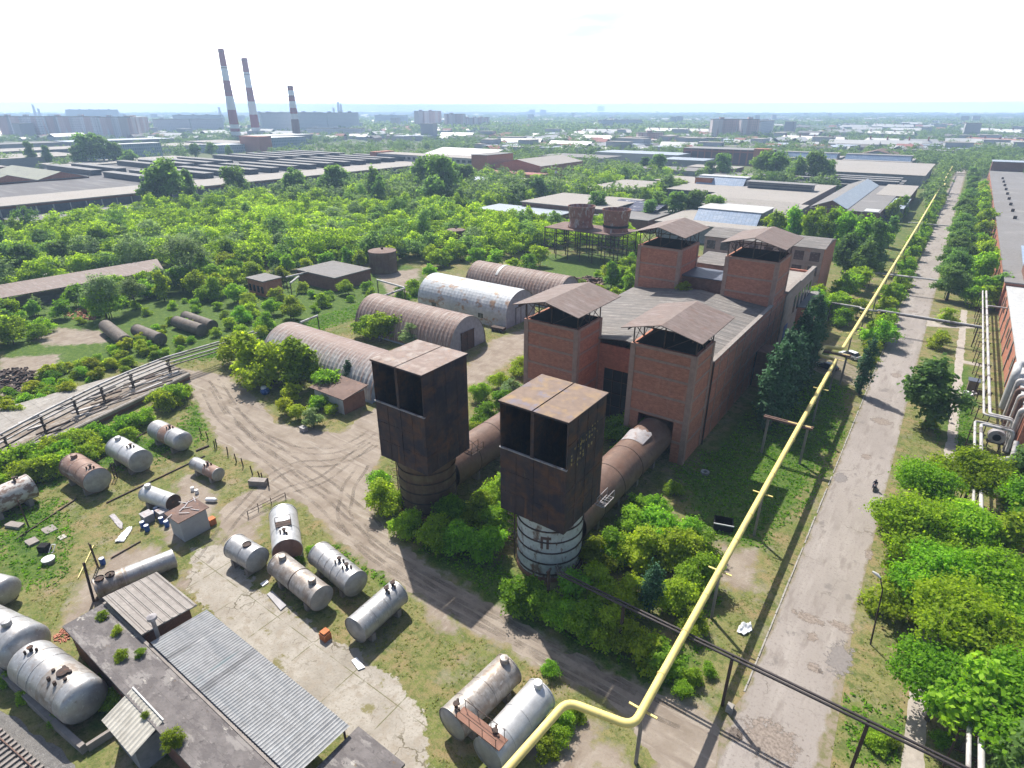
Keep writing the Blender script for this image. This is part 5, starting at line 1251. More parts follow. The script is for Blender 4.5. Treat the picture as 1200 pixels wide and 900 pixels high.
# lagged pipes on trestles along the right edge
def rack(y0, y1, xs, z, label, corner=None, r=.24):
    t = thing('pipe_rack', label, 'pipe rack', (xs[0], y0, 0), 0, 'white lagged pipe racks right of the road')
    for i, x in enumerate(xs):
        p = [(x, y0, z), (x, y1, z)]
        if corner and corner[0] == 'end': p = [(x, y0, z), (x, y1 - i * .7, z), (corner[1], y1 - i * .7, z), (corner[1], y1 - i * .7, 1.5)]
        if corner and corner[0] == 'start': p = [(corner[1], y0 + i * .7, 1.5), (corner[1], y0 + i * .7, z), (x, y0 + i * .7, z), (x, y1, z)]
        MB().tube(fillet(p, .7), r if i == len(xs) - 1 else r * .75, 10).build('pipe', 'lagging', t, 40)
    y = y0 + 4
    while y < y1:
        q = MB(); a, b = xs[0] - .5, xs[-1] + .45
        for x in (a, b): q.bar((x, y, -.1), (x, y, z - .25), .14)
        q.bar((a - .2, y, z - .3), (b + .2, y, z - .3), .16); q.bar((a, y, z * .5), (b, y, z * .5), .1); q.bar((a, y, .2), (b, y, z * .5), .07)
        q.build('trestle', 'rustdark', t); y += 7.5
    return t
rack(28, 111, (11.25, 12.05), 5.0, 'white lagged pipes on thin trestles going down into the maple trees', ('end', 16.2))
rack(114, 203, (12.35, 13.15), 5.2, 'white lagged pipes on trestles beside the white roofed brick building', ('start', 16.2))
MB_ = MB(); MB_.tube(fillet([(13.4, 186, 5.2), (13.4, 187, 5.2), (19, 187, 5.2)], .5), .2, 8)
tag(MB_.build('branch_pipe', 'lagging', None, 40), 'short white pipe branching from the rack to the brick building', 'pipe')
cb_x = (167, -19, 13.2); 
t = thing('cross_pipe', 'pale lagged pipes bridging the road just past the parked cars', 'pipe', (-3, 167, 0), 0, 'pipe bridges over the road')
MB().tube(fillet([(-21, 167.6, 5.0), (-12.4, 167.4, 5.0), (-12.2, 166.2, 5.0), (-8.8, 166.2, 5.0), (-8.6, 167.4, 5.0), (12.6, 167, 5.0)], .5), .24, 10).build('pipe', 'lagging', t, 40)
MB().tube([(-8, 166.6, 4.9), (12.6, 166.3, 4.9)], .16, 8).build('lower_pipe', 'blackpipe', t, 40)
for x in (-19, -7.6, -6.2, 11.5): MB().bar((x, 167, -.1), (x, 167, 4.75), .2).build('post', 'rustdark', t)
t = thing('cross_pipe', 'thin grey pipes bridging the road beyond the first pipe bridge', 'pipe', (-3, 210, 0), 0, 'pipe bridges over the road')
for dy in (-.35, .35): MB().tube([(-16, 209 + dy, 5.0), (13, 210.5 + dy, 5.0)], .2, 8).build('pipe', 'lagging', t, 40)
for x in (-15, -7, 4.6, 12.2): MB().bar((x, 209.8, -.1), (x, 209.8, 4.8), .2).build('post', 'rustdark', t)
t = thing('cross_pipe', 'farthest thin pipe bridge over the long straight road', 'pipe', (-3, 318, 0), 0, 'pipe bridges over the road')
MB().tube([(-14, 318, 5.0), (14, 318, 5.0)], .25, 8).build('pipe', 'lagging', t, 40)
for x in (-8, 5): MB().bar((x, 318, -.1), (x, 318, 4.8), .2).build('post', 'rustdark', t)

# ------------------------------------------------------------------ buildings right of the road
t = flatbox('brick_works', 'brick building with white flat roof and pipework along its wall, right edge', 17.2, 52, 112, 203, 7.0, 'brick', 'whitesheet',
            wins=[('-x', 12, 1, 2.2, 2.4, 2.8, 0)])
MB().box(24, 52, 112, 118, 7.0, 10.4).build('upper_storey', 'brick', t)
for k in range(9): MB().box(17.0, 17.14, 114 + k * 10, 114.6 + k * 10, 0, 6.9).build('wall_pier', 'concrete', t)
for k, (y, h) in enumerate(((113.5, 7.6), (117, 8.2), (119, 7.9), (123, 7.4), (126, 8.0))):
    q = thing('vent_duct', 'upright rusty duct on the brick wall by the lagged pipes', 'duct', (16.6, y, 0), 0, 'ducts on the brick building wall')
    MB().tube(fillet([(16.5, y, .8), (16.5, y, h), (19, y, h)], .6), .38, 12).build('pipe', 'rust' if k % 2 else 'lagging', q, 40)
    MB().box(16.1, 17.0, y - .45, y + .45, -.1, .8).build('base', 'concrete', q)
t = thing('white_elbow_duct', 'big white duct bending over the roof edge of the brick building', 'duct', (18, 131, 0))
MB().tube(fillet([(15.9, 127, 2.0), (15.9, 127, 9.0), (16.4, 132, 9.0), (21, 133, 9.0)], 1.3), .62, 14).build('pipe', 'whitesheet', t, 40)
t = thing('fan_unit', 'grey round fan housing on a frame between the pipe rack and wall', 'fan', (14.6, 113, 0))
MB().lathe([(.5, -.6), (1.15, -.5), (1.2, .5), (.6, .6)], 20, (14.7, 112.6, 2.6), 'y').build('housing', 'edge', t, 30)
MB().lathe([(.55, -.75), (.55, -.5)], 16, (14.7, 112.6, 2.6), 'y').build('inlet', 'void', t, 30)
MB().bar((13.9, 112.6, 0), (13.9, 112.6, 1.8), .15).bar((15.5, 112.6, 0), (15.5, 112.6, 1.8), .15).box(13.6, 15.8, 112, 113.2, 1.5, 1.65).build('frame', 'rustdark', t)
for (x, y, lab) in ((14.5, 104, 'silver looped pipe at the foot of the brick wall'), (15.2, 99, 'second silver looped pipe nearer the maples')):
    t = thing('pipe_loop', lab, 'pipe', (x, y, 0), 0, 'silver pipe loops by the brick wall')
    MB().tube(fillet([(x - 1.4, y, 2.2), (x + .6, y, 2.2), (x + 1.2, y, 3.2), (x + 2.2, y + .8, 3.2), (x + 2.2, y + 3, 1.8), (x + 2.2, y + 5, 4)], .6), .34, 12).build('pipe', 'lagging', t, 40)
    MB().bar((x - 1.2, y, 0), (x - 1.2, y, 2.0), .12).bar((x + .4, y, 0), (x + .4, y, 2.0), .12).build('leg', 'rustdark', t)
tag(MB().box(16.0, 17.0, 93.6, 94.8, 0, 1.6).box(16.2, 16.8, 93.8, 94.6, 1.6, 1.75).build('locker', 'teal'), 'small turquoise tin cabinet under the brick wall by the maples', 'cabinet')
t = thing('yard_kiosk', 'small dark bluish kiosk with junk round it beside the footpath', 'kiosk', (12, 139, 0))
MB().box(11.0, 12.6, 137.6, 139.4, 0, 2.1).build('wall', 'wood', t); MB().box(10.8, 12.8, 137.4, 139.6, 2.1, 2.22).build('roof', 'bluewall', t)
rk = random.Random(9)
for k in range(5):
    x, y = 11 + rk.uniform(-.6, 2.2), 135.4 + rk.uniform(-1, 1)
    tag(MB().box(x, x + rk.uniform(.4, .9), y, y + rk.uniform(.4, .9), 0, rk.uniform(.3, .8)).build('junk_crate', ['white', 'edge', 'greywall'][k % 3]), 'pale box in the junk heap beside the dark kiosk', 'box', 'boxes by the kiosk')
t = flatbox('long_workshop', 'very long low workshop with grey felt roof and roof vents, far right', 16.6, 36, 203.4, 592, 8.0, 'brick', 'feltgrey', par=.3,
            wins=[('-x', 26, 1, 4.5, 3.0, 3.0, 0)])
for k in range(9): MB().box(22, 23.2, 330 + k * 24, 331.6 + k * 24, 8.3, 9.5).build('roof_vent', 'rustdark', t)
MB().box(16.7, 36, 592, 612, -.3, 14.5).build('stair_block', 'brickdark', t); MB().box(16.4, 36.3, 591.7, 612.3, 14.5, 14.9).build('stair_roof', 'sheetpale', t)
MB().sheet4([(21, 222, 8.4), (25, 222, 8.4), (25, 250, 10.6), (21, 250, 10.6)], .2).build('skylight', 'glassblue', t)
MB().box(20.5, 36, 206, 221, 8.3, 11.5).build('upper_storey', 'brickdark', t)

# ------------------------------------------------------------------ workshops in the middle distance
t = flatbox('brick_store', 'low brick store with pale flat roofs and a raised hall behind it', -192, -148, 240, 258, 5.0, 'brickdark', 'sheetpale', over=.8, wins=[('-y', 9, 1, 2.2, 1.8, 1.6, 0)])
MB().box(-178, -131, 258.4, 300, -.3, 7.2).build('rear_hall', 'brickdark', t); MB().box(-179, -130, 257.8, 301, 7.2, 7.6).build('rear_roof', 'feltlight', t)
MB().box(-192, -166, 230, 239.7, -.3, 3).build('lean_to', 'brickdark', t); MB().box(-193, -165, 229, 239.7, 3, 3.3).build('lean_to_roof', 'rustred', t)
flatbox('flat_hall', 'flat bleached felt roofed hall with a dark hut on its corner', -187, -158, 330, 395, 6.0, 'greywall', 'feltlight', over=1)
t = flatbox('skylit_shed', 'low dark shed with a strip of broken blue skylights', -142, -108, 255, 296, 5.0, 'brickdark', 'feltgrey')
MB().sheet4([(-140, 276, 5.5), (-114, 276, 5.5), (-114, 292, 8.2), (-140, 292, 8.2)], .3).build('skylight', M('broken skylight strip', (.05, .06, .11), [((.42, .44, .48), (.22, .5, 1), .58, .62, .9)], lines=[(1, 2.6, .2, (.16, .15, .17), .8)]), t)
MB().box(-140, -114, 291.6, 292, 5.2, 8.0).build('skylight_back', 'brickdark', t)
t = flatbox('glass_hall', 'workshop with long pale blue glazed roof lantern, farther of two', -142, -84, 362, 425, 6.2, 'bluewall', 'feltlight', over=1.2)
def lantern(t, x0, x1, y0, y1, z0, z1, m, roofm='feltlight', sl=2.4):
    MB().sheet4([(x0, y0, z0), (x1, y0, z0), (x1, y0 + sl, z1), (x0, y0 + sl, z1)], .15).build('lantern_glazing', m, t)
    q = MB(); q.box(x0, x1, y0 + sl + .02, y1, z0, z1 - .02); q.build('lantern_wall', 'bluewall', t)
    MB().box(x0 - .4, x1 + .4, y0 + sl - .2, y1 + .4, z1, z1 + .25).build('lantern_roof', roofm, t)
    q = MB()
    for x in (x0, x1): q.add([(x, y0, z0), (x, y0 + sl, z1), (x, y0 + sl, z0)], [(0, 1, 2)])
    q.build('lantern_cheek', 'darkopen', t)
lantern(t, -138, -108, 397, 412, 6.5, 11.0, 'glassblue', 'whitesheet', 5)
t = flatbox('glass_hall', 'workshop with pale blue glazed lantern close behind the brick shafts', -100, -58, 246, 330, 7.0, 'greywall', 'feltlight', over=1)
lantern(t, -88, -62, 256, 280, 7.3, 11.6, 'glassblue', 'whitesheet', 5)
for k in range(4): MB().sheet4([(-99, 290 + k * 9, 7.4), (-60, 290 + k * 9, 7.4), (-60, 296 + k * 9, 9.0), (-99, 296 + k * 9, 9.0)], .4).build('saw_roof', 'feltlight', t)
t = flatbox('dark_lantern_hall', 'felt roofed hall with one dark louvred roof lantern', -112, -62, 335, 436, 6.4, 'greywall', 'feltlight')
q = MB(); q.box(-104, -68, 392, 400, 6.7, 10.2); q.build('roof_lantern', 'bluewall', t)
q = MB(); q.box(-104.5, -67.5, 391.4, 391.8, 7.6, 8.4); q.box(-104.5, -67.5, 391.4, 391.8, 9.2, 9.8); q.build('louvre', 'monroof', t); MB().box(-105, -67, 391, 401, 10.2, 10.5).build('lantern_roof', 'monroof', t)
t = flatbox('blue_roof_workshop', 'large dark brick workshop with a pale blue sloping zinc roof', -56, -26.5, 328, 450, 6.4, 'brickdark', 'feltgrey', wins=[('+x', 8, 1, 4, 3, 2, 0)])
MB().sheet4([(-47, 329, 10.6), (-40, 329, 7.0), (-40, 449, 7.0), (-47, 449, 10.6)], .15).build('roof_slope', 'sheetpale', t)
MB().sheet4([(-56.5, 329, 6.9), (-47, 329, 10.6), (-47, 449, 10.6), (-56.5, 449, 6.9)], .15).build('roof_slope', 'feltgrey', t)
MB().extr([(-56, 6.72), (-40.5, 6.72), (-47, 10.4)], 'y', 329.2, 448.8).build('gable', 'brickdark', t)
MB().box(-33, -27, 328.2, 338, 6.72, 6.95).build('roof_patch', 'whitesheet', t)
flatbox('boiler_annex', 'dark blue walled annex beside the zinc roofed workshop', -26, -19, 352, 395, 6, 'bluewall', 'sheetpale')
flatbox('ruined_hut', 'small dark ruined hut beside the gas pipe under trees', -27, -18, 248, 268, 4.5, 'brickdark', 'feltgrey')
flatbox('white_roof_hall', 'long low hall with a bright bleached roof beside the road', -105, -21, 520, 640, 8, 'greywall', 'feltlight', over=1)
t = flatbox('low_range', 'low dark range with roof monitors before the bleached hall', -105, -30, 462, 512, 5, 'bluewall', 'feltgrey')
for k in range(3): MB().box(-104, -32, 468 + k * 14, 473 + k * 14, 5.3, 7.6).build('roof_lantern', 'bluewall', t); MB().box(-104.6, -31.4, 467.5 + k * 14, 473.5 + k * 14, 7.6, 7.9).build('lantern_roof', 'monroof', t)
flatbox('side_store', 'small felt roofed store right of the zinc roofed workshop', -36, -20, 400, 462, 6.5, 'brickdark', 'feltlight')
for x0, x1, lab in ((-155, -97, 'long pale blue glazed saw roof, left of two by the bleached hall'), (-92, -38, 'long pale blue glazed saw roof, right of two by the bleached hall')):
    t = flatbox('saw_roof_hall', lab, x0, x1, 646, 700, 8, 'bluewall', 'feltlight', group='pale blue saw roofed halls')
    lantern(t, x0 + 1, x1 - 1, 655, 672, 8.3, 12.5, 'glassblue', 'monroof', 3)
t = flatbox('brick_hall', 'big red brick hall with tall dark window bays beyond the trees', -238, -155, 636, 668, 14, 'slabhall', 'monroof', over=1)
MB().box(-166, -152, 628, 640, -.3, 16).build('stair_block', 'brick', t)
flatbox('grey_block', 'grey low block at the far end of the road', -62, -12, 850, 880, 8, 'greywall', 'feltgrey', wins=[('-y', 10, 1, 3, 2.5, 3, 0)])
flatbox('round_roof_hall', 'far hall with a brown rounded roof', -95, -55, 740, 790, 7, 'greywall', 'rust', par=5, gable='y')
flatbox('small_brick_block', 'small flat brick block with a dark red tower beside felt roofs', -170, -140, 405, 440, 6, 'brickdark', 'feltlight')
flatbox('red_cube', 'dark red brick cube beside the felt roofed block', -139, -128, 398, 412, 10, 'brick', 'feltgrey')
for i, (x0, x1, y0, y1, h, wm, rm, lab) in enumerate([
    (-215, -165, 470, 500, 7, 'greywall', 'feltgrey', 'grey shed among trees behind the felt roofed hall'), (-190, -150, 520, 545, 6, 'brickdark', 'feltlight', 'low brick shed in front of the big brick hall'),
    (-230, -190, 560, 590, 8, 'greywall', 'sheetpale', 'pale roofed shed left of the big brick hall'), (-150, -110, 455, 490, 6, 'greywall', 'feltgrey', 'grey flat shed behind the glazed hall'),
    (-340, -270, 520, 560, 9, 'whitewall', 'feltgrey', 'white walled works shed behind the brick gable hall'), (-320, -230, 600, 640, 9, 'whitewall', 'sheetpale', 'long white walled works shed among far trees'),
    (-260, -215, 345, 372, 5, 'brickdark', 'feltlight', 'small low brick hut in the scrub behind the store'), (-300, -262, 330, 352, 6, 'greywall', 'sheetpale', 'grey white kiosk building in front of the brick gable hall'),
    (40, 75, 700, 760, 9, 'brickdark', 'feltgrey', 'dark brick block at the far right end of the road'), (60, 140, 860, 900, 8, 'greywall', 'feltgrey', 'flat grey block far right beyond the trees')]):
    flatbox('works_shed', lab, x0, x1, y0, y1, h, wm, rm, group='scattered works sheds')

# white office block and brick gable hall
t = flatbox('office_block', 'white three storey office block with brick end and rows of windows', -438, -326, 402, 424, 13.4, 'whitewall', 'feltlight', over=.4, wins=[('-y', 18, 3, 3.6, 2.2, 1.8, 4.0)])
MB().box(-326, -310, 400.5, 436, -.3, 16.5).build('brick_end', 'brick', t); MB().box(-326.5, -309.5, 400, 436.5, 16.5, 16.9).build('end_roof', 'feltgrey', t)
MB().box(-446, -438, 401, 424, -.3, 14.8).build('left_end', 'brick', t)
MB().sheet4([(-400, 424.5, 13.8), (-330, 424.5, 13.8), (-330, 450, 18), (-400, 450, 18)], .3).build('rear_roof', 'whitesheet', t)
flatbox('brick_gable_hall', 'dark red brick hall with pale low gable roof next to the office', -306, -262, 405, 470, 10.5, 'brick', 'feltlight', par=4, gable='y', wins=[('-y', 5, 1, 3, 3.5, 3, 0)])
flatbox('brick_wing', 'low brick wing in front of the gabled brick hall', -306, -250, 385, 400, 6, 'brick', 'redroof')

# ------------------------------------------------------------------ the big factory on the left
t = flatbox('factory_hall', 'huge factory hall with rows of roof lanterns and dark glazed front', -575, -402, 60, 425, 8, 'bluewall', 'roofdark', over=.4)
MB().box(-401.6, -366.5, 40, 424, -.3, 8).build('front_range', 'bluewall', t)
MB().box(-401.6, -364.6, 40, 425, 8, 8.5).build('front_roof', 'feltlight', t)
MB().box(-366.4, -366.2, 40, 424, 6.9, 8.0).build('fascia', 'brickdark', t)
for k in range(52): MB().box(-366.4, -366.0, 44 + k * 7.4, 44.55 + k * 7.4, 0, 6.9).build('pier', 'palepier', t)
MB().box(-365.9, -330, 96, 235, -.3, 3.0).build('lean_to', 'brickdark', t); MB().box(-366.0, -329, 95, 236, 3.0, 3.3).build('lean_to_roof', 'feltgrey', t)
for k in range(14):
    y = 186 + k * 16.6
    for x0, x1 in ((-566, -489), (-471, -404)):
        if (k in (2, 7) and x0 < -480): continue
        MB().box(x0, x1, y, y + 6, 8.31, 11.6).build('roof_lantern', 'bluedark', t)
        MB().box(x0 - .6, x1 + .6, y - .6, y + 6.6, 11.6, 11.9).build('lantern_roof', 'monroof', t)
t = flatbox('gabled_workshop', 'brick workshop with zigzag gable ends and grey green roofs, far left', -560, -474, 118, 178, 9, 'brickdark', 'feltgrey')
for k in range(2):
    y0 = 120 + k * 29; q = MB(); q.extr([(y0, 9.3), (y0 + 28, 9.3), (y0 + 14, 13.2)], 'x', -559, -474.5); q.build('gable_bay', 'brick', t)
    q = MB(); q.sheet4([(-560, y0, 9.45), (-474, y0, 9.45), (-474, y0 + 14, 13.4), (-560, y0 + 14, 13.4)], .12); q.sheet4([(-560, y0 + 14, 13.4), (-474, y0 + 14, 13.4), (-474, y0 + 28, 9.45), (-560, y0 + 28, 9.45)], .12); q.build('bay_roof', M('grey green felt %d' % k, (.27, .28, .23), [((.18, .18, .16), (.08, .08, 1), .5, .66, .7)]), t)
for i, (x0, x1, y0, y1, h, wm, rm, lab) in enumerate([
    (-760, -690, 150, 262, 10, 'greywall', 'feltlight', 'pale roofed long shed behind the gabled workshop'), (-700, -610, 150, 175, 9, 'brickdark', 'feltlight', 'brown roofed shed behind the gabled workshop, left edge'),
    (-850, -790, 215, 330, 11, 'bluewall', 'feltlight', 'long hall with bleached roof before the white flats'), (-980, -930, 225, 330, 12, 'greywall', 'feltgrey', 'long grey green roofed hall below the white flats, left part'),
    (-980, -930, 338, 470, 12, 'greywall', 'sheetpale', 'long blue grey roofed hall below the white flats'), (-900, -800, 470, 520, 9, 'greywall', 'feltlight', 'low hall right of the grey office slab'),
    (-880, -810, 400, 460, 8, 'whitewall', 'feltlight', 'white shed row between the office slab and the power house'), (-640, -590, 205, 320, 8, 'greywall', 'feltlight', 'low shed behind the lantern roofed factory')]):
    flatbox('factory_shed', lab, x0, x1, y0, y1, h, wm, rm, group='factory sheds on the left')
flatbox('office_slab', 'grey blue four storey office slab with glazed front', -785, -768, 300, 372, 14.5, 'officeglaze', 'whitesheet')
t = flatbox('power_house', 'power house with dark red end and pale glazed front by the chimneys', -760, -722, 488, 540, 17, 'officeglaze', 'whitesheet')
MB().box(-764, -722.2, 470, 487.8, -.3, 19).build('red_wing', 'brick', t)
flatbox('blue_boiler_block', 'low pale blue block at the foot of the tallest chimney', -790, -752, 430, 468, 9.5, 'officeglaze', 'sheetpale')
flatbox('turbine_hall', 'grey hall with pale roofs behind the power house', -900, -850, 560, 650, 14, 'greywall', 'whitesheet')

# ------------------------------------------------------------------ chimneys
def chimney(px, py, h, r0, r1, bands, label, base=None):
    x, y = P(px, py)
    t = thing('chimney', label, 'chimney', (x, y, 0), 0, 'red and white banded factory chimneys')
    z = 0
    for frac, m in bands:
        z1 = z + frac * h; ra = r0 + (r1 - r0) * z / h; rb = r0 + (r1 - r0) * z1 / h
        MB().lathe([(ra, z), (rb, z1)], 20, (x, y, 0), cap=z1 > h * .99).build('band', m, t, 30); z = z1
    for f in (.55, .8, .97):
        rr = r0 + (r1 - r0) * f; MB().lathe([(rr, f * h), (rr + .9, f * h), (rr + .9, f * h + 1), (rr, f * h + 1)], 20, (x, y, 0), cap=False).build('gallery', 'chimbrick', t, 30)
chimney(278, 166, 138, 8.0, 4.4, [(.07, 'chimred'), (.045, 'chimwhite'), (.035, 'chimred'), (.045, 'chimwhite'), (.16, 'chimred'), (.15, 'chimwhite'), (.165, 'chimred'), (.15, 'chimwhite'), (.18, 'chimred')], 'tallest chimney, banded dark red and white, left of the three')
chimney(301.5, 162, 134, 8.0, 5.0, [(.14, 'chimwhite'), (.165, 'chimred'), (.165, 'chimwhite'), (.17, 'chimred'), (.19, 'chimwhite'), (.17, 'chimred')], 'middle chimney with a white base band and red top')
chimney(349, 166, 85, 7.0, 4.6, [(.41, 'chimbrick'), (.10, 'chimwhite'), (.10, 'chimred'), (.12, 'chimwhite'), (.10, 'chimred'), (.09, 'chimwhite'), (.08, 'chimred')], 'shortest chimney with plain brick lower half, right of the three')
for (px, py, h, lab) in ((358.5, 128, 30, 0),): pass
for i, (px, py, h) in enumerate(((43, 139, 75), (48, 139, 55), (259, 139, 60), (398, 139, 90), (401, 139, 80), (392, 139, 60), (277, 139, 110))):
    x, y = P(px, py); t = thing('far_chimney', 'thin hazy chimney far off on the skyline', 'chimney', (x, y, 0), 0, 'thin chimneys on the skyline')
    MB().lathe([(9, 0), (5.5, h)], 12, (x, y, 0)).build('stack', 'chimbrick', t, 30)

# ------------------------------------------------------------------ blocks of flats far away
def slab(px0, py0, px1, py1, h, dep, m, label, group, roofm='feltgrey', n=1, setb=0):
    a = Vector(P(px0, py0)); b = Vector(P(px1, py1)); d = b - a; L = d.length; rz = math.atan2(d.y, d.x)
    c = (a + b) / 2
    t = thing('apartment_block', label, 'apartments', (c.x, c.y, 0), rz, group)
    MB().box(-L / 2, L / 2, 0, dep, 0, h).build('wall', m, t, local=True)
    MB().box(-L / 2 - .5, L / 2 + .5, -.5, dep + .5, h + .01, h + .8).build('roof', roofm, t, local=True)
    for k in range(max(1, int(L / 40))): MB().box(-L / 2 + 14 + k * 40, -L / 2 + 22 + k * 40, dep * .3, dep * .7, h + .8, h + 3.5).build('lift_house', m, t, local=True)
    return t
wf = ['white nine storey flats with pink panels, far left end of the row', 'white nine storey flats with pink panels, middle of the long row', 'white nine storey flats with pink panels, right part of the row']
slab(4, 163, 60, 163.6, 38, 14, 'flatswhite', wf[0], 'row of white flats'); slab(60.5, 163.6, 120, 163.4, 38, 14, 'flatswhite', wf[1], 'row of white flats'); slab(120.5, 163.4, 158, 163, 37, 14, 'flatswhite', wf[2], 'row of white flats')
slab(158.5, 163, 178, 160, 36, 20, 'flatspink', 'pink end block closing the row of white flats', 'row of white flats', 'whitesheet')
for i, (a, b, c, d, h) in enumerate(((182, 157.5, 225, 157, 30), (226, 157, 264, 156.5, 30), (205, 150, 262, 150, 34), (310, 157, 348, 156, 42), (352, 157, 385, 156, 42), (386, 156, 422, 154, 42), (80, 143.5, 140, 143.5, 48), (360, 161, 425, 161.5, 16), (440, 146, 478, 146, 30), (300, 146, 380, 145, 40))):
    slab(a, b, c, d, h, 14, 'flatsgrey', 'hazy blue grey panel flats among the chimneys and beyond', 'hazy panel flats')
for (a, b, c, d, h, m, lab) in ((491.5, 151.5, 518, 150.5, 45, 'flatspink', 'solitary pink brick high rise left of centre'), (525, 152, 546, 151.5, 38, 'flatspink', 'pink and white high rise, second from the solitary one'), (547, 151.5, 574, 150, 28, 'flatspink', 'lower pink block joined to the pink and white high rise'),
                                (833, 162.5, 863, 162.5, 33, 'flatspink', 'long pink high rise with stepped top, left of the right hand pair'), (866, 163, 887, 163, 33, 'flatspink', 'narrower pink high rise, right of the pair'), (889, 162, 905, 159, 29, 'flatsgrey', 'hazy pale high rise behind the pink pair'),
                                (705, 151, 752, 150, 22, 'flatsgrey', 'pale long block in the haze right of centre'), (620, 135, 627, 135, 45, 'flatsgrey', 'hazy slender tower on the skyline, left one'), (633, 135, 640, 135, 45, 'flatsgrey', 'hazy slender tower on the skyline, right one'),
                                (747, 170, 776, 170, 17, 'flatspink', 'dark red brick block amid trees right of centre'), (700, 128.9 + 1.6, 708, 130.5, 120, 'flatsgrey', 'tiny tower block far off on the horizon')):
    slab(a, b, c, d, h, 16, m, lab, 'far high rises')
for i, (a, b, c, d, h) in enumerate(((911, 170, 988, 173.5, 9), (1008, 174, 1052, 176, 9), (1054, 176, 1100, 177, 9), (968, 159.5, 1010, 160, 8), (1012, 161, 1070, 163, 8), (1124, 158.5, 1195, 161, 9), (1125, 171, 1195, 175, 8), (1020, 152, 1070, 153, 9), (680, 160, 740, 161, 9), (755, 158, 830, 160, 9), (640, 158.5, 662, 158.5, 7), (670, 161, 697, 161.5, 7))):
    a_ = Vector(P(a, b)); b_ = Vector(P(c, d)); dd = b_ - a_; L = dd.length; c_ = (a_ + b_) / 2; h *= 1.35
    pinkish = i in (6,)
    t = thing('row_house', 'pale old row house with a long bright metal roof' if not pinkish else 'row houses with dull red roofs at the far right', 'house', (c_.x, c_.y, 0), math.atan2(dd.y, dd.x), 'bright roofed row houses' if not pinkish else None)
    MB().box(-L / 2, L / 2, 0, 13, 0, h * .7).build('wall', 'whitewall', t, local=True)
    rm = 'redroof' if pinkish else 'whitesheet'; q = MB()
    q.sheet4([(-L / 2 - .6, -.8, h * .7), (L / 2 + .6, -.8, h * .7), (L / 2 - 4, 6.5, h * 1.15), (-L / 2 + 4, 6.5, h * 1.15)], .2); q.sheet4([(-L / 2 + 4, 6.5, h * 1.15), (L / 2 - 4, 6.5, h * 1.15), (L / 2 + .6, 13.8, h * .7), (-L / 2 - .6, 13.8, h * .7)], .2)
    q.build('roof', rm, t, local=True)
    q = MB()
    for k in range(max(2, int(L / 22))): q.box(-L / 2 + 8 + k * 22, -L / 2 + 9.6 + k * 22, 4, 5.2, h * .9, h * 1.35)
    q.build('chimney_row', 'redroof', t, local=True)

# town to the horizon: the nearest couple of hundred houses one by one, the rest as one mass
fwd = (-sY, cY); side = (cY, sY)
def frust(d, f): return (fwd[0] * d + side[0] * d * f, fwd[1] * d + side[1] * d * f)
rt = random.Random(21); spots = []
while len(spots) < 3000:
    d = 760 * math.exp(rt.random() * 2.55); f = rt.uniform(-.86, .86)
    if d < 1250 and f < -.05 and d < 1100: continue
    if noise.noise(Vector((f * 4, math.log(d) * 6, 1.3))) < -.18: continue
    x, y = frust(d, f)
    if -70 < x < 40 and y < 900: continue
    spots.append((d, x, y))
spots.sort()
def hmesh(s, h, w, dp, kind):
    a = s; rw = a.v; n = 0
hm = {}
wallm = ['whitewall', 'greywall', 'flatspink', 'brickdark']; roofm = ['whitesheet', 'feltgrey', 'redroof', 'sheetpale', 'feltlight']
for i in range(10):
    w_, d_, h_ = [(14, 10, 4), (22, 11, 5), (32, 12, 6), (40, 14, 9), (60, 16, 8), (18, 14, 6), (90, 24, 8), (28, 16, 14), (24, 18, 27), (16, 12, 5)][i]
    wb = MB().box(-w_ / 2, w_ / 2, -d_ / 2, d_ / 2, 0, h_)
    rb = MB()
    if i in (3, 6, 7, 8): rb.box(-w_ / 2 - .3, w_ / 2 + .3, -d_ / 2 - .3, d_ / 2 + .3, h_ + .01, h_ + .5)
    else:
        rb.sheet4([(-w_ / 2 - .5, -d_ / 2 - .6, h_), (w_ / 2 + .5, -d_ / 2 - .6, h_), (w_ / 2 + .5, 0, h_ + d_ * .3), (-w_ / 2 - .5, 0, h_ + d_ * .3)], .2)
        rb.sheet4([(-w_ / 2 - .5, 0, h_ + d_ * .3), (w_ / 2 + .5, 0, h_ + d_ * .3), (w_ / 2 + .5, d_ / 2 + .6, h_), (-w_ / 2 - .5, d_ / 2 + .6, h_)], .2)
    hm[i] = (wb, rb, ['whitewall', 'whitewall', 'pinkwall', 'palegrey'][i % 4] if h_ > 8 else ['whitewall', 'palegrey', 'pinkwall'][i % 3], roofm[[0, 0, 1, 4, 0, 2, 3, 4, 1, 0][i]])
hproto = {}; mass = {}
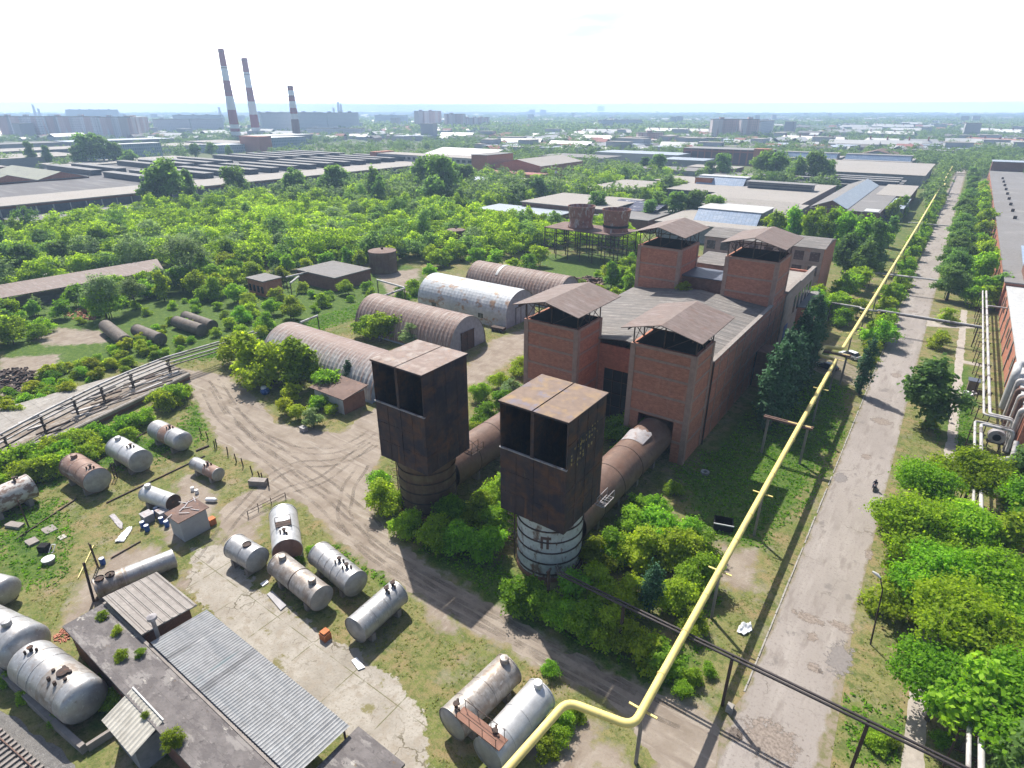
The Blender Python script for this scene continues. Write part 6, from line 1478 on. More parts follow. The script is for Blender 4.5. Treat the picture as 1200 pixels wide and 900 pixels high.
for n_, (d, x, y) in enumerate(spots):
    i = rt.choice([0, 0, 1, 1, 2, 2, 3, 4, 5, 5, 6, 7, 9, 9] if n_ < 230 else [0, 0, 1, 1, 1, 2, 2, 3, 5, 5, 4, 7, 9, 0, 5, 1, 2] + ([6, 8] if rt.random() < .3 else [])); rz = rt.choice([0, PI / 2]) + rt.uniform(-.2, .2) + (.3 if x < -500 else 0)
    wb, rb, wm, rm = hm[i]
    if n_ < 230:
        if i not in hproto:
            t = thing('town_house', 'small pale roofed house or shed in the hazy town behind the works', 'house', (x, y, 0), rz, 'houses of the hazy town')
            wb.build('wall', wm, t, local=True); rb.build('roof', rm, t, local=True); hproto[i] = t
        else: copy_tree(hproto[i], (x, y, 0), rz)
    else:
        ca, sa = math.cos(rz), math.sin(rz)
        for mb, m in ((wb, wm), (rb, rm)):
            T = mass.setdefault(m, MB()); T.add([(vx * ca - vy * sa + x, vx * sa + vy * ca + y, vz) for vx, vy, vz in mb.v], mb.f)
me = bpy.data.meshes.new('distant_town'); vs, fs, mi, slots = [], [], [], []
for k, (m, T) in enumerate(mass.items()):
    o = len(vs); vs += T.v; fs += [tuple(q + o for q in f) for f in T.f]; mi += [k] * len(T.f); slots.append(mt[m])
me.from_pydata(vs, [], fs)
for m in slots: me.materials.append(m)
me.polygons.foreach_set('material_index', mi); me.update()
o = bpy.data.objects.new('distant_town', me); COL.objects.link(o); tag(o, 'hazy mass of town roofs reaching to the horizon', 'town', None, 'stuff')

# ------------------------------------------------------------------ vehicles and people
def car(x, y, rz, paint, label, suv):
    t = thing('parked_car', label, 'car', (x, y, 0), rz)
    L, Wd, hh = 4.5, 1.8, (1.62 if suv else 1.42)
    def ring(pr, wf):   # lengthwise profile loft: (x, zlow, zhigh, halfwidth)
        vs = []
        for (px, z0, z1, hw) in pr:
            vs += [(px, -hw, z0), (px, -hw * 1.02, (z0 + z1) / 2), (px, -hw * wf, z1), (px, hw * wf, z1), (px, hw * 1.02, (z0 + z1) / 2), (px, hw, z0)]
        n = 6; fs = []
        for i in range(len(pr) - 1):
            for j in range(n): a = i * n + j; b = i * n + (j + 1) % n; fs.append((a, b, b + n, a + n))
        fs.append(tuple(range(n))); fs.append(tuple(reversed(range((len(pr) - 1) * n, len(pr) * n)))); return vs, fs
    h = L / 2
    MB().add(*ring([(-h, .45, .72, .78), (-h + .12, .3, .90, .86), (-h + .9, .25, .98, .9), (-.3, .25, .95, .9), (.9, .25, .93, .9), (h - .5, .27, .85, .88), (h - .1, .32, .72, .82), (h, .42, .62, .72)], .93)).build('body', paint, t, 45, local=True)
    MB().add(*ring([(-h + .25, .93, .95, .78), (-h + .75, .93, hh - .08, .76), (-.4, .93, hh, .76), (.45, .93, hh - .04, .75), (1.25, .9, .93, .78)], .80)).build('cabin_glass', 'glassdark', t, 45, local=True)
    MB().add(*ring([(-h + .78, hh - .05, hh - .02, .62), (-.4, hh - .02, hh + .03, .64), (.42, hh - .05, hh - .01, .62)], .9)).build('roof', paint, t, 45, local=True)
    for sx in (-1.38, 1.38):
        for sy in (-1, 1):
            w = MB().lathe([(.2, -.11), (.33, -.11), (.33, .11), (.2, .11)], 18, (sx, sy * .82, .33), 'y').build('wheel', 'tyre', t, 30, local=True)
            MB().lathe([(.2, -.12), (.2, .12), (.02, .125)], 12, (sx, sy * .82, .33), 'y').build('rim', 'edge', w, 30, local=True)
    for sy in (-1, 1):
        MB().box(h - .14, h - .02, sy * .62 - .16, sy * .62 + .16, .6, .74).build('headlight', 'white', t, local=True)
        MB().box(-h - .02, -h + .1, sy * .66 - .1, sy * .66 + .1, .66, .9).build('tail_light', 'chimred', t, local=True)
    return t
cx_, cy_ = P(995, 419); car(cx_, cy_, math.radians(152), 'carwhite', 'white hatchback car parked on the driveway by the lone poplar', True)
cx_, cy_ = P(969, 432); car(cx_, cy_, math.radians(150), 'cardark', 'dark car half hidden under the yellow pipe loop', False)

def figure(name, joints, edges, radii, mat_, parent):
    me = bpy.data.meshes.new(name); me.from_pydata(joints, edges, []); me.materials.append(mt[mat_])
    o = bpy.data.objects.new(name, me); COL.objects.link(o); o.parent = parent
    bpy.context.view_layer.objects.active = o
    m = o.modifiers.new('skin', 'SKIN'); m.use_smooth_shade = True
    for i, r in enumerate(radii): me.skin_vertices[0].data[i].radius = (r, r); me.skin_vertices[0].data[i].use_root = (i == 0)
    s = o.modifiers.new('sub', 'SUBSURF'); s.levels = 1; s.render_levels = 2
    return o
def add_skin_layer():
    pass
def person(x, y, rz, label, walking=True, seat=None):
    t = thing('person', label, 'person', (x, y, 0), rz)
    if seat is None:
        J = [(0, 0, .95), (0, 0, 1.2), (0, 0, 1.42), (.02, 0, 1.52), (.03, 0, 1.66), (0, .11, .92), (.16, .11, .5), (.02, .11, .08), (.16, .11, .05), (0, -.11, .92), (-.06, -.11, .5), (-.26, -.11, .1), (-.14, -.11, .05),
             (0, .19, 1.4), (-.1, .24, 1.13), (.05, .25, .90), (0, -.19, 1.4), (.08, -.24, 1.13), (.25, -.24, .93)]
    else:
        z = seat
        J = [(0, 0, z + .08), (.06, 0, z + .34), (.14, 0, z + .58), (.18, 0, z + .66), (.22, 0, z + .80), (.04, .12, z + .06), (.42, .2, z + .02), (.30, .2, z - .40), (.44, .2, z - .42), (.04, -.12, z + .06), (.42, -.2, z + .02), (.30, -.2, z - .40), (.44, -.2, z - .42),
             (.14, .2, z + .54), (.32, .28, z + .36), (.58, .26, z + .32), (.14, -.2, z + .54), (.32, -.28, z + .36), (.58, -.26, z + .32)]
    E_ = [(0, 1), (1, 2), (2, 3), (3, 4), (0, 5), (5, 6), (6, 7), (7, 8), (0, 9), (9, 10), (10, 11), (11, 12), (2, 13), (13, 14), (14, 15), (2, 16), (16, 17), (17, 18)]
    Rr = [.15, .14, .16, .065, .11, .10, .075, .05, .04, .10, .075, .05, .04, .075, .05, .035, .075, .05, .035]
    me = bpy.data.meshes.new('body'); me.from_pydata(J, E_, []); me.materials.append(mt['cloth'])
    o = bpy.data.objects.new('body', me); COL.objects.link(o); o.parent = t
    m = o.modifiers.new('skin', 'SKIN'); m.use_smooth_shade = True
    if not me.skin_vertices:
        bpy.context.view_layer.objects.active = o
        bpy.ops.mesh.customdata_skin_add()
    for i, r in enumerate(Rr):
        me.skin_vertices[0].data[i].radius = (r, r); me.skin_vertices[0].data[i].use_root = (i == 0)
    s = o.modifiers.new('sub', 'SUBSURF'); s.levels = 1; s.render_levels = 2
    hx, hy, hz = J[4]
    f = MB(); f.lathe([(.02, hz - .10), (.07, hz - .07), (.082, hz + .0), (.07, hz + .07), (.02, hz + .1)], 14, (hx + .055, hy, 0)); f.build('face', 'skin', t, 60, local=True)
    if seat is not None:
        MB().lathe([(.125, hz - .04), (.14, hz + .03), (.12, hz + .12), (.02, hz + .17)], 16, (hx, hy, 0)).build('helmet', 'cardark', t, 60, local=True)
    return t
px_, py_ = P(1110, 494)
person(px_, py_, math.radians(95), 'pedestrian in dark blue walking on the footpath under the big dark tree')
MB_ = MB().lathe([(.02, .35), (.16, .4), (.2, .6), (.1, .78), (.03, .82)], 12, (px_ + .38, py_ + .1, 0))
tag(MB_.build('carrier_bag', 'white', None, 50), 'white bag carried by the pedestrian on the footpath', 'bag')
mx_, my_ = P(1024, 573)
t = thing('motorcycle', 'small dark motorcycle riding along the right side of the road', 'motorcycle', (mx_, my_, 0), math.radians(-92))
for x in (-.62, .66):
    w = MB().lathe([(.22, -.05), (.31, -.05), (.31, .05), (.22, .05)], 20, (x, 0, .31), 'y').build('wheel', 'tyre', t, 30, local=True)
    MB().lathe([(.22, -.02), (.02, -.03), (.02, .03), (.22, .02)], 12, (x, 0, .31), 'y').build('rim', 'edge', w, local=True)
MB().bar((-.5, 0, .55), (.3, 0, .58), .22, .3).bar((.3, 0, .6), (.66, 0, .31), .07).bar((.22, 0, .55), (.42, 0, 1.0), .07).bar((-.2, 0, .35), (.25, 0, .35), .28, .26).build('frame', 'cardark', t, local=True)
MB().lathe([(.05, -.2), (.17, -.12), (.17, .12), (.05, .2)], 12, (.18, 0, .78), 'x').build('fuel_tank', 'chimred', t, 40, local=True)
MB().box(-.65, .02, -.14, .14, .74, .82).build('seat', 'tyre', t, local=True)
MB().bar((.42, -.36, 1.02), (.42, .36, 1.02), .035).build('handlebar', 'edge', t, local=True)
MB().lathe([(.03, .44), (.09, .52), (.1, .6)], 12, (0, 0, .88), 'x').build('headlight', 'white', t, 30, local=True)
rd = person(mx_, my_, math.radians(-92), 'rider in dark clothes and helmet sitting on the motorcycle', seat=.78)

# ------------------------------------------------------------------ small things in the yard
def at(px, py, z=0): x, y = P(px, py, z); return x, y
def lattice(px, py, h, label, rz=0):
    x, y = at(px, py); t = thing('lattice_pole', label, 'pole', (x, y, 0), rz, 'lattice poles in the tank yard')
    for s in (-.22, .22): MB().bar((s, 0, -.1), (s, 0, h), .1).build('leg', 'rustdark', t, local=True)
    k = 0
    while k * .55 < h - .2: MB().bar((-.22, 0, .2 + k * .55), (.22, 0, .2 + k * .55), .07).build('rung', 'rustdark', t, local=True); k += 1
lattice(34, 618, 4.3, 'rusty ladder like pole at the left of the tank yard'); lattice(115, 665, 3.6, 'rusty ladder like pole with a blue drum at its foot')
lattice(136, 560, 2.6, 'short rusty stand between the brown and the white tank', .6)
x, y = at(110, 705); t = thing('timber_prop', 'dark leaning timber A shaped prop by the end of the long thin tank', 'post', (x, y, 0))
MB().bar((x, y, 0), (x - 1.0, y + .6, 4.6), .22).build('post', 'rustdark', t); MB().bar((x + .1, y + .2, 0), (x + .6, y + 2.2, 2.8), .2).build('strut', 'wood', t)
def drum(px, py, m, label, h=.9, r=.3, group=None):
    x, y = at(px, py); t = thing('drum', label, 'drum', (x, y, 0), rnd.uniform(0, 6), group)
    MB().lathe([(r, 0), (r, h * .33), (r * 1.05, h * .34), (r, h * .36), (r, h * .66), (r * 1.05, h * .67), (r, h * .69), (r, h)], 18, (0, 0, 0)).build('barrel', m, t, 40, local=True)
    MB().lathe([(r * .92, h - .03), (r * .9, h + .0), (.02, h + .01)], 18, (0, 0, 0), cap=False).build('lid', 'white' if m == 'blue' else m, t, 40, local=True)
drum(121, 661, 'blue', 'blue drum with white lid at the foot of the ladder pole'); 
BG = 'blue plastic drums heaped by the grey hut'
for (px, py) in ((168, 618), (173, 622), (179, 606), (184, 601), (190, 613), (196, 617)): drum(px, py, 'blue', 'blue plastic drum in the heap left of the grey hut', group=BG)
for (px, py, l) in ((174, 610, 'grey box on the heap left of the blue drums'), (192, 606, 'pale crate between the blue drums and the hut')):
    x, y = at(px, py); tag(MB().box(x - .7, x + .7, y - .6, y + .6, 0, 1.1).box(x - .75, x + .75, y - .65, y + .65, 1.1, 1.18).build('crate', 'edge'), l, 'crate')
x, y = at(249, 614); tag(MB().box(x - .4, x + .4, y - .4, y + .4, 0, .9).box(x - .43, x + .43, y - .43, y + .43, .9, .95).build('brick_stack', 'orange'), 'orange brick stack against the right side of the grey hut', 'bricks')
x, y = at(382, 748); tag(MB().box(x - .45, x + .45, y - .45, y + .4, 0, .8).box(x - .4, x + .3, y - .35, y + .4, .8, 1.0).build('brick_stack', 'orange'), 'orange brick cube standing on the edge of the concrete pad', 'bricks')
x, y = at(217, 562 + 2); t = thing('gas_bottle', 'white torpedo shaped bottle lying beside the grey hut', 'bottle', (at(248, 588)[0], at(248, 588)[1], 0), .5)
MB().lathe([(.02, -.9), (.25, -.75), (.34, -.4), (.34, .4), (.25, .75), (.02, .9)], 16, (0, 0, .34), 'x').build('shell', 'white', t, 40, local=True)
for (px, py) in ((226, 575), (231, 578)): drum(px, py, 'white', 'white canister near the small narrow tank', .6, .25, 'white canisters')
def blocky(px, py, s, m, label, name='concrete_block', cat='block', rz=0, grp=None):
    x, y = at(px, py); t = thing(name, label, cat, (x, y, 0), rz, grp)
    sx, sy, sz = s; q = MB(); q.prism([(-sx, -sy * .8), (-sx * .7, -sy), (sx, -sy * .9), (sx * .9, sy), (-sx * .9, sy * .95)], -.05, sz); q.build('block', m, t, local=True)
    return t
blocky(303, 568, (1.3, .55, .9), 'concrete', 'broken concrete block at the end of the post fence', rz=.5)
blocky(18, 672 - 55, (1.2, .5, .4), 'concrete', 'flat concrete lump at the foot of the left ladder pole', rz=.4)
blocky(58, 621, (.9, .7, .15), 'concrete', 'flat pale slab lying in the grass beside the ladder pole')
blocky(38, 636, (.8, .6, .3), 'concrete', 'grey rock half sunk in lush grass')
blocky(73, 630, (.5, .4, .12), 'concpad', 'small pale slab fragment in the dry grass')
x, y = at(58, 659); t = thing('well_ring', 'white lidded concrete ring standing in the grass', 'well', (x, y, 0)); MB().lathe([(.62, 0), (.62, .5)], 22, (x, y, 0)).build('ring', 'concrete', t, 30); MB().lathe([(.7, .5), (.7, .6), (.02, .62)], 22, (x, y, 0), cap=False).build('lid', 'white', t, 30)
x, y = at(54, 645); t = thing('black_frame', 'black sheet box leaning next to a small white frame', 'box', (x, y, 0), .6); MB().box(-.6, .5, -.5, .4, 0, .9).build('sheet', 'void', t, local=True)
MB().bar((.7, -.5, .05), (.7, .3, .7), .06).bar((1.2, -.5, .05), (1.2, .3, .7), .06).bar((.7, .3, .7), (1.2, .3, .7), .06).bar((.7, -.5, .05), (1.2, -.5, .05), .06).build('frame', 'white', t, local=True)
def rumple(name, pts, h, m, label, cat, seed):
    xs = [p[0] for p in pts]; ys = [p[1] for p in pts]; x0, x1, y0, y1 = min(xs), max(xs), min(ys), max(ys); k = 22; vs = []; idx = {}; fs = []
    for i in range(k + 1):
        for j in range(k + 1):
            x = x0 + (x1 - x0) * i / k; y = y0 + (y1 - y0) * j / k
            q = noise.noise(Vector((x * 1.3, y * 1.3, seed))) * h + noise.noise(Vector((x * 4, y * 4, seed))) * h * .5
            if inpoly(np.array([x]), np.array([y]), pts)[0]: idx[(i, j)] = len(vs); vs.append((x, y, .06 + abs(q)))
    for i in range(k):
        for j in range(k):
            c = [(i, j), (i + 1, j), (i + 1, j + 1), (i, j + 1)]
            if all(q in idx for q in c): fs.append(tuple(idx[q] for q in c))
    o = MB().add(vs, fs).build(name, m, None, 60); sm = o.modifiers.new('t', 'SOLIDIFY'); sm.thickness = .03
    return tag(o, label, cat)
rumple('tarpaulin', PP([(133, 637), (138, 630), (146, 622), (150, 617), (157, 618), (150, 630), (146, 636)]), .35, 'white', 'crumpled white plastic sheet lying on the yard', 'sheet', 2)
rumple('tin_sheet', PP([(127, 604), (134, 602), (145, 614), (144, 622), (138, 618)]), .15, 'edge', 'grey tin sheets lying next to the crumpled white plastic', 'sheet', 5)
rumple('tarpaulin', PP([(862, 742), (868, 732), (880, 730), (882, 740), (872, 746)]), .5, 'white', 'crumpled white sheet on the verge between gas pipe and road', 'sheet', 9)
for (p, l, m) in (([(313, 697), (319, 693), (336, 710), (329, 716)], 'pale board lying by the brown stained tank', 'whitewall'), ([(305, 685), (313, 680), (315, 683), (308, 688)], 'small white board near the short fat tank', 'white'), ([(412, 775), (418, 771), (428, 783), (420, 786)], 'bluish white board at the shadow of the lone tank', 'white')):
    tag(MB().prism(PP(p), .05, .14).build('board', m), l, 'board')
# posts of the old fence
for k, (px, py) in enumerate(((236, 510), (244, 515), (252, 526), (254, 524), (267, 533), (277, 541), (285, 547), (296, 556), (305, 562), (308, 564), (315, 570))):
    x, y = at(px, py); t = thing('fence_post', 'leaning rusty post of the old yard fence along the dirt track', 'post', (x, y, 0), k, 'rusty posts of the yard fence')
    MB().bar((x, y, -.1), (x + rnd.uniform(-.12, .12), y + rnd.uniform(-.12, .12), 1.5), .13).build('post', 'rustdark', t)
t = thing('pipe_fence', 'thin pipe rail along the edge of the grass by the white silver tank', 'fence', (*at(300, 590), 0))
for (px, py) in ((291, 606), (303, 597), (318, 590), (335, 584)): x, y = at(px, py); MB().bar((x, y, 0), (x, y, 1.0), .08).build('post', 'rustdark', t)
a, b = at(291, 606), at(335, 584); MB().bar((*a, .95), (*b, .95), .06).bar((*a, .5), (*b, .5), .05).build('rail', 'rustdark', t)
for (q0, q1, r_, l) in (((0, 590), (90, 545), .07, 'thin pipe on the ground from the flaking tank to the brown one'), ((100, 549), (175, 505), .07, 'thin pipe on the ground behind the bright white tank'), ((125, 590), (240, 535), .08, 'thin dark pipe lying in front of the bright white tank'), ((230, 529), (245, 523), .14, 'short thick pipe end lying by the fence posts'), ((20, 632), (90, 585), .07, 'thin line of pipe running through lush grass'), ((130, 655), (165, 635), .06, 'thin pole lying on the bare yard'), ((110, 640), (92, 678), .05, 'yellow thin stick leaning over bare ground')):
    a, b = at(*q0), at(*q1); tag(MB().bar((*a, .12), (*b, .12), r_ * 2).build('ground_pipe', 'rustdark' if 'yellow' not in l else 'yellow'), l, 'pipe')
for (px, py, s, l) in ((205, 735 - 27, 1.0, 'rusty red drum lying under the end of the long thin tank'),):
    x, y = at(px, py); t = thing('scrap_drum', l, 'drum', (x, y, 0), .6); MB().lathe([(.5, -.9), (.5, .9)], 18, (0, 0, .5), 'x').build('barrel', 'rustred', t, 30, local=True); MB().lathe([(.44, .91), (.02, .92)], 18, (0, 0, .5), 'x', False).build('lid', 'rustdark', t, local=True)
# rubble and scrap
def rubble(name, px, py, n, rx, ry, m, label, sz=.35, seed=1):
    x, y = at(px, py); rr = random.Random(seed); q = MB()
    for k in range(n):
        a = rr.uniform(0, 6.28); f = math.sqrt(rr.random()); cx, cy = x + math.cos(a) * rx * f, y + math.sin(a) * ry * f; z = max(.05, (1 - f) * sz * 2 * rr.random()); d = Vector((rr.uniform(-1, 1), rr.uniform(-1, 1), rr.uniform(-.3, .3))).normalized() * rr.uniform(.5, 1.2) * sz
        q.bar(Vector((cx, cy, z)) - d, Vector((cx, cy, z)) + d, rr.uniform(.3, .7) * sz)
    return tag(q.build(name, m), label, 'rubble', None, 'stuff')
rubble('rubble', 77, 744, 60, 1.0, 1.0, 'brick', 'spill of broken brick at the corner of the long store', .2, 2)
rubble('scrap_heap', 20, 446, 160, 9, 4, 'rustdark', 'dark scrap heap at the left edge beyond the platform', .7, 3)
rubble('scrap_heap', 690, 330, 90, 6, 4, 'rust', 'rusty scrap heap behind the arched hangars', .9, 4)
rubble('rubble', 100, 368, 80, 7, 4, 'brick', 'brick rubble beneath the leaning tree', .5, 5)
x, y = at(847, 618); t = thing('skip_bin', 'dark open box with a white rim in the shaded grass', 'bin', (x, y, 0), .3)
q = MB(); q.box(-1.2, 1.2, -.9, -.8, 0, 1.1).box(-1.2, 1.2, .8, .9, 0, 1.1).box(-1.2, -1.1, -.8, .8, 0, 1.1).box(1.1, 1.2, -.8, .8, 0, 1.1).box(-1.1, 1.1, -.8, .8, 0, .1); q.build('box', 'void', t, local=True)
MB().box(-1.25, 1.25, -.98, -.9, 1.0, 1.15).build('rim', 'white', t, local=True)
x, y = at(822, 636); tag(MB().prism([(x - 1, y - .8), (x + 1, y - .9), (x + .9, y + .9), (x - 1.1, y + .7)], .3, .5).build('steel_plate', 'rustred'), 'rusty plate lying in the shrubs next to the dark box', 'plate')
x, y = at(826, 555); t = thing('truck_tyre', 'old grey tyre lying on the shaded lawn by the brick wall', 'tyre', (x, y, 0)); MB().lathe([(.35, .02), (.62, .0), (.66, .2), (.62, .4), (.35, .38), (.33, .2), (.35, .02)], 22, (x, y, 0), cap=False).build('tread', 'capgrey', t, 40)
x, y = at(855, 832); tag(MB().box(x - .3, x + .3, y - .4, y + .4, 0, .5).box(x - .25, x + .25, y - .3, y + .3, .5, .6).build('kerb_block', 'kerbm'), 'pale block at the end of the kerb by the dark pipe post', 'block')
x, y = at(553, 391 - 2 + 0); x, y = at(584, 388); t = thing('scrap_wagon', 'small dark scrap trailer on the dirt by the white hangar', 'trailer', (x, y, 0), .1)
MB().box(-1.8, 1.8, -.8, .8, .5, 1.1).build('tray', 'rustdark', t, local=True)
for sx in (-1.1, 1.1):
    for sy in (-.85, .85): MB().lathe([(.12, -.1), (.36, -.1), (.36, .1), (.12, .1)], 14, (sx, sy, .36), 'y').build('wheel', 'tyre', t, 30, local=True)
x, y = at(311, 461); t = thing('scrap_bale', 'white and blue bundle by the trees at the edge of the dirt track', 'bundle', (x, y, 0)); MB().lathe([(.7, 0), (.9, .5), (.7, 1.0), (.02, 1.2)], 9, (0, 0, 0)).build('bundle', 'blue', t, local=True); MB().lathe([(.6, 1.0), (.5, 1.4), (.02, 1.5)], 9, (-.2, 0, 0)).build('cover', 'white', t, local=True)
x, y = at(356, 505); tag(MB().box(x - .6, x + .6, y - .4, y + .4, 0, .7).box(x - .65, x + .65, y - .45, y + .45, .7, .78).build('crate', 'edge'), 'grey box on the dirt in front of the silver shrub', 'box')
x, y = at(1020, 755)
t = thing('street_lamp', 'thin street lamp with a pale head leaning over the grass strip', 'lamp', (x, y, 0))
MB().tube([(x, y, 0), (x - .5, y - .3, 7.2), (x - 1.0, y - .1, 8.4)], [.09, .06, .05], 8).build('pole', 'rustdark', t, 30)
MB().tube([(x - .95, y - .12, 8.38), (x - 1.3, y + .0, 8.55), (x - 1.75, y + .15, 8.6)], [.08, .17, .1], 10).build('lamp_head', 'whitesheet', t, 40)
t = thing('street_lamp', 'pale lamp with cylinder head standing over the scrub', 'lamp', (*at(651, 222), 0))
x, y = at(651, 226); MB().bar((0, 0, 0), (0, 0, 11), .25).build('pole', 'rustdark', t, local=True); MB().lathe([(.9, 10.5), (1.0, 11.2), (.6, 12)], 12, (0, 0, 0)).build('lamp_head', 'whitesheet', t, 40, local=True)
# small brick ruin and pipes in the scrub
flatbox('ruin', 'small orange brick ruin with window gaps by the old tanks', -165, -157, 96, 102, 4.5, 'brick', 'feltgrey', cat='ruin', wins=[('-y', 4, 1, 1.2, 2.0, 1.0, 0)], winmat='darkopen')
flatbox('low_store', 'low dark store with a mossy rubble roof in the scrub', -163, -145, 112, 126, 4.0, 'brickdark', 'feltgrey', cat='building')
t = thing('pit_wall', 'low greenish concrete walls round the bare clearing', 'wall', (-150, 150, 0))
a, b, c, d = at(425, 283), at(462, 275), at(466, 287), at(512, 292)
MB().bar((*a, 1.2), (*b, 1.2), .5, 2.6).build('wall', 'concrete', t); MB().bar((*c, 1.2), (*d, 1.2), .5, 2.6).build('wall', 'concrete', t)
for (q0, q1, z, l) in (((350, 324), (340, 332), 4, 'short pale pipe between the shrubs by the round tanks'), ((442, 328), (474, 337), 4, 'pale pipe by the trestle behind the brown hangar'), ((440, 350), (474, 338), 4, 'pipe dropping to the brown hangar'), ((352, 378), (372, 370), 3.5, 'pipe end behind the whitewashed hangar'), ((335, 325), (365, 318), 4, 'greenish pipe above the low dark store')):
    a, b = at(*q0, z), at(*q1, z); t = thing('old_pipe', l, 'pipe', (*a, 0)); MB().tube([(*a, z), (*b, z)], .3, 8).build('pipe', 'lagging', t, 30)
    MB().bar((*a, 0), (*a, z), .2).bar((*b, 0), (*b, z), .2).build('post', 'rustdark', t)
tag(MB().prism(PP([(33, 322), (70, 310), (82, 318), (40, 326)]), 0, .3).build('slab', 'concpad'), 'pale concrete slab behind the long rust roofed shelter', 'slab'); tag(MB().prism(PP([(100, 312), (112, 305), (125, 310), (112, 318)]), 0, .3).build('slab', 'concpad'), 'smaller pale slab left of the big silvery tree', 'slab')
t = flatbox('tin_shed', 'small turquoise tin shed under the trees at far left', *(lambda p: (p[0] - 3, p[0] + 3, p[1] - 2, p[1] + 2))(at(53, 302)), 3.0, 'teal', 'teal', cat='shed')
tag(MB().prism(PP([(560, 232), (575, 229), (585, 231), (572, 235)]), 0, 3).build('container', 'teal'), 'bluish tin container near the brick wing', 'container')

# ------------------------------------------------------------------ vegetation: single trees and shrubs
def T(key, px, py, h=1.0, label='', zc=0.0, group=None, w=1.0, name='tree', cat='tree', **kw):
    x, y = P(px, py, zc); return plant(key, x, y, h, label, cat, group, w, name, **kw)
G1 = 'bright maples on the right beside the pipe rack'
for k, (px, py, h) in enumerate(((1085, 575, .95), (1140, 560, 1.0), (1190, 565, 1.05), (1070, 625, 1.0), (1125, 625, 1.0), (1180, 640, 1.0), (1105, 680, .95), (1160, 695, 1.05), (1200, 720, 1.0), (1125, 745, 1.05), (1175, 775, 1.05), (1150, 835, 1.1), (1200, 850, 1.1), (1105, 800, .85), (1190, 905, 1.0), (1215, 610, 1.0), (1220, 780, 1.1), (1225, 680, 1.0))):
    T(('maple', 'maple', 'upright', 'maple', 'maple', 'uprightlime')[k % 6], px, py, h * (1.1, 1.1, .95, 1.15, 1.05, 1.1)[k % 6], 'green tree of the dense stand over the white pipes on the right', 4.8, G1)
T('bush', 1047, 705, 1.7, 'round dark green bush next to the leaning street lamp', 2, None, 1.0, 'shrub', 'shrub')
T('scrubnear', 1045, 610, .9, 'thin twiggy shrub leaning over the road edge', 2, None)
T('bush', 1050, 665, 1.3, 'low twiggy bush between the road and the maples', 1, None, 1.0, 'shrub', 'shrub')
T('upright', 1084, 500, 1.42, 'big dark green tree standing alone right of the road', 0, None, 1.12)
T('bush', 1092, 500, 1.0, 'bright small bush under the big dark tree', .5, None, 1, 'shrub', 'shrub')
for (px, py, h, lab) in ((1108, 378, 1.6, 'round bush in the grass strip nearer the second pipe bridge'), (1098, 408, 1.5, 'round bush in the grass strip beneath the first pipe bridge'), (1102, 398, 1.0, 'small bush beside the footpath under the first pipe bridge')):
    T('bush', px, py, h, lab, 0, None, 1, 'shrub', 'shrub')
T('midtree', 1110, 352, .8, 'grey green tree by the side path, just beyond the second pipe bridge'); T('midtree', 1165, 358, .85, 'tree touching the pipe rack at the side path'); T('scrub', 1150, 362, 1.0, 'bushy young tree between side path and pipe rack')
rr = random.Random(31)
for k in range(15):
    y = 208 + k * 13.5; plant('darkround', 5.6 + rr.uniform(-.5, .5), y, rr.uniform(1.2, 1.45), 'dark green tree of the row along the right side of the road', 'tree', 'dark trees lining the road', 1.0)
for k in range(22):
    y = 207 + k * 13; plant('uprightlime' if k % 2 else 'scrub', 12.2 + rr.uniform(-.7, .7), y, rr.uniform(1.15, 1.45), 'bright green maple of the row before the long grey workshop', 'tree', 'bright maples before the long workshop')
for k in range(10):
    y = 405 + k * 22; plant('midtree', 7 + rr.uniform(-1, 3), y, rr.uniform(.7, 1.0), 'tree at the far end of the row right of the road', 'tree', 'far trees right of the road')
for k in range(13):
    y = 99 + k * 3.1; plant('poplar', -15.4 - rr.uniform(0, 1.6) - (y - 99) * .04, y, rr.uniform(1.0, 1.25), 'dark columnar poplar of the tight row by the brick building', 'tree', 'poplars beside the brick building', 1.0)
T('poplar', 1007, 462, .88, 'slim lone poplar between the road and the parked white car', 0, None, .8); T('scrub', 1028, 405, .95, 'rounded green tree right behind the lone poplar', 0); T('bush', 1018, 425, 1.2, 'bush at the foot of the lone poplar', 0, None, 1, 'shrub', 'shrub')
for k in range(50):
    y = 150 + k * 6.5 + rr.uniform(-3, 3); x = -7.2 + rr.uniform(-1.2, 1.0)
    plant('scrub' if k % 3 else 'bush', x, y, rr.uniform(.55, .95) if k % 3 else rr.uniform(1.0, 1.5), 'green bush of the hedge between the gas pipe and the road', 'shrub', 'hedge bushes between gas pipe and road', 1, 'shrub')
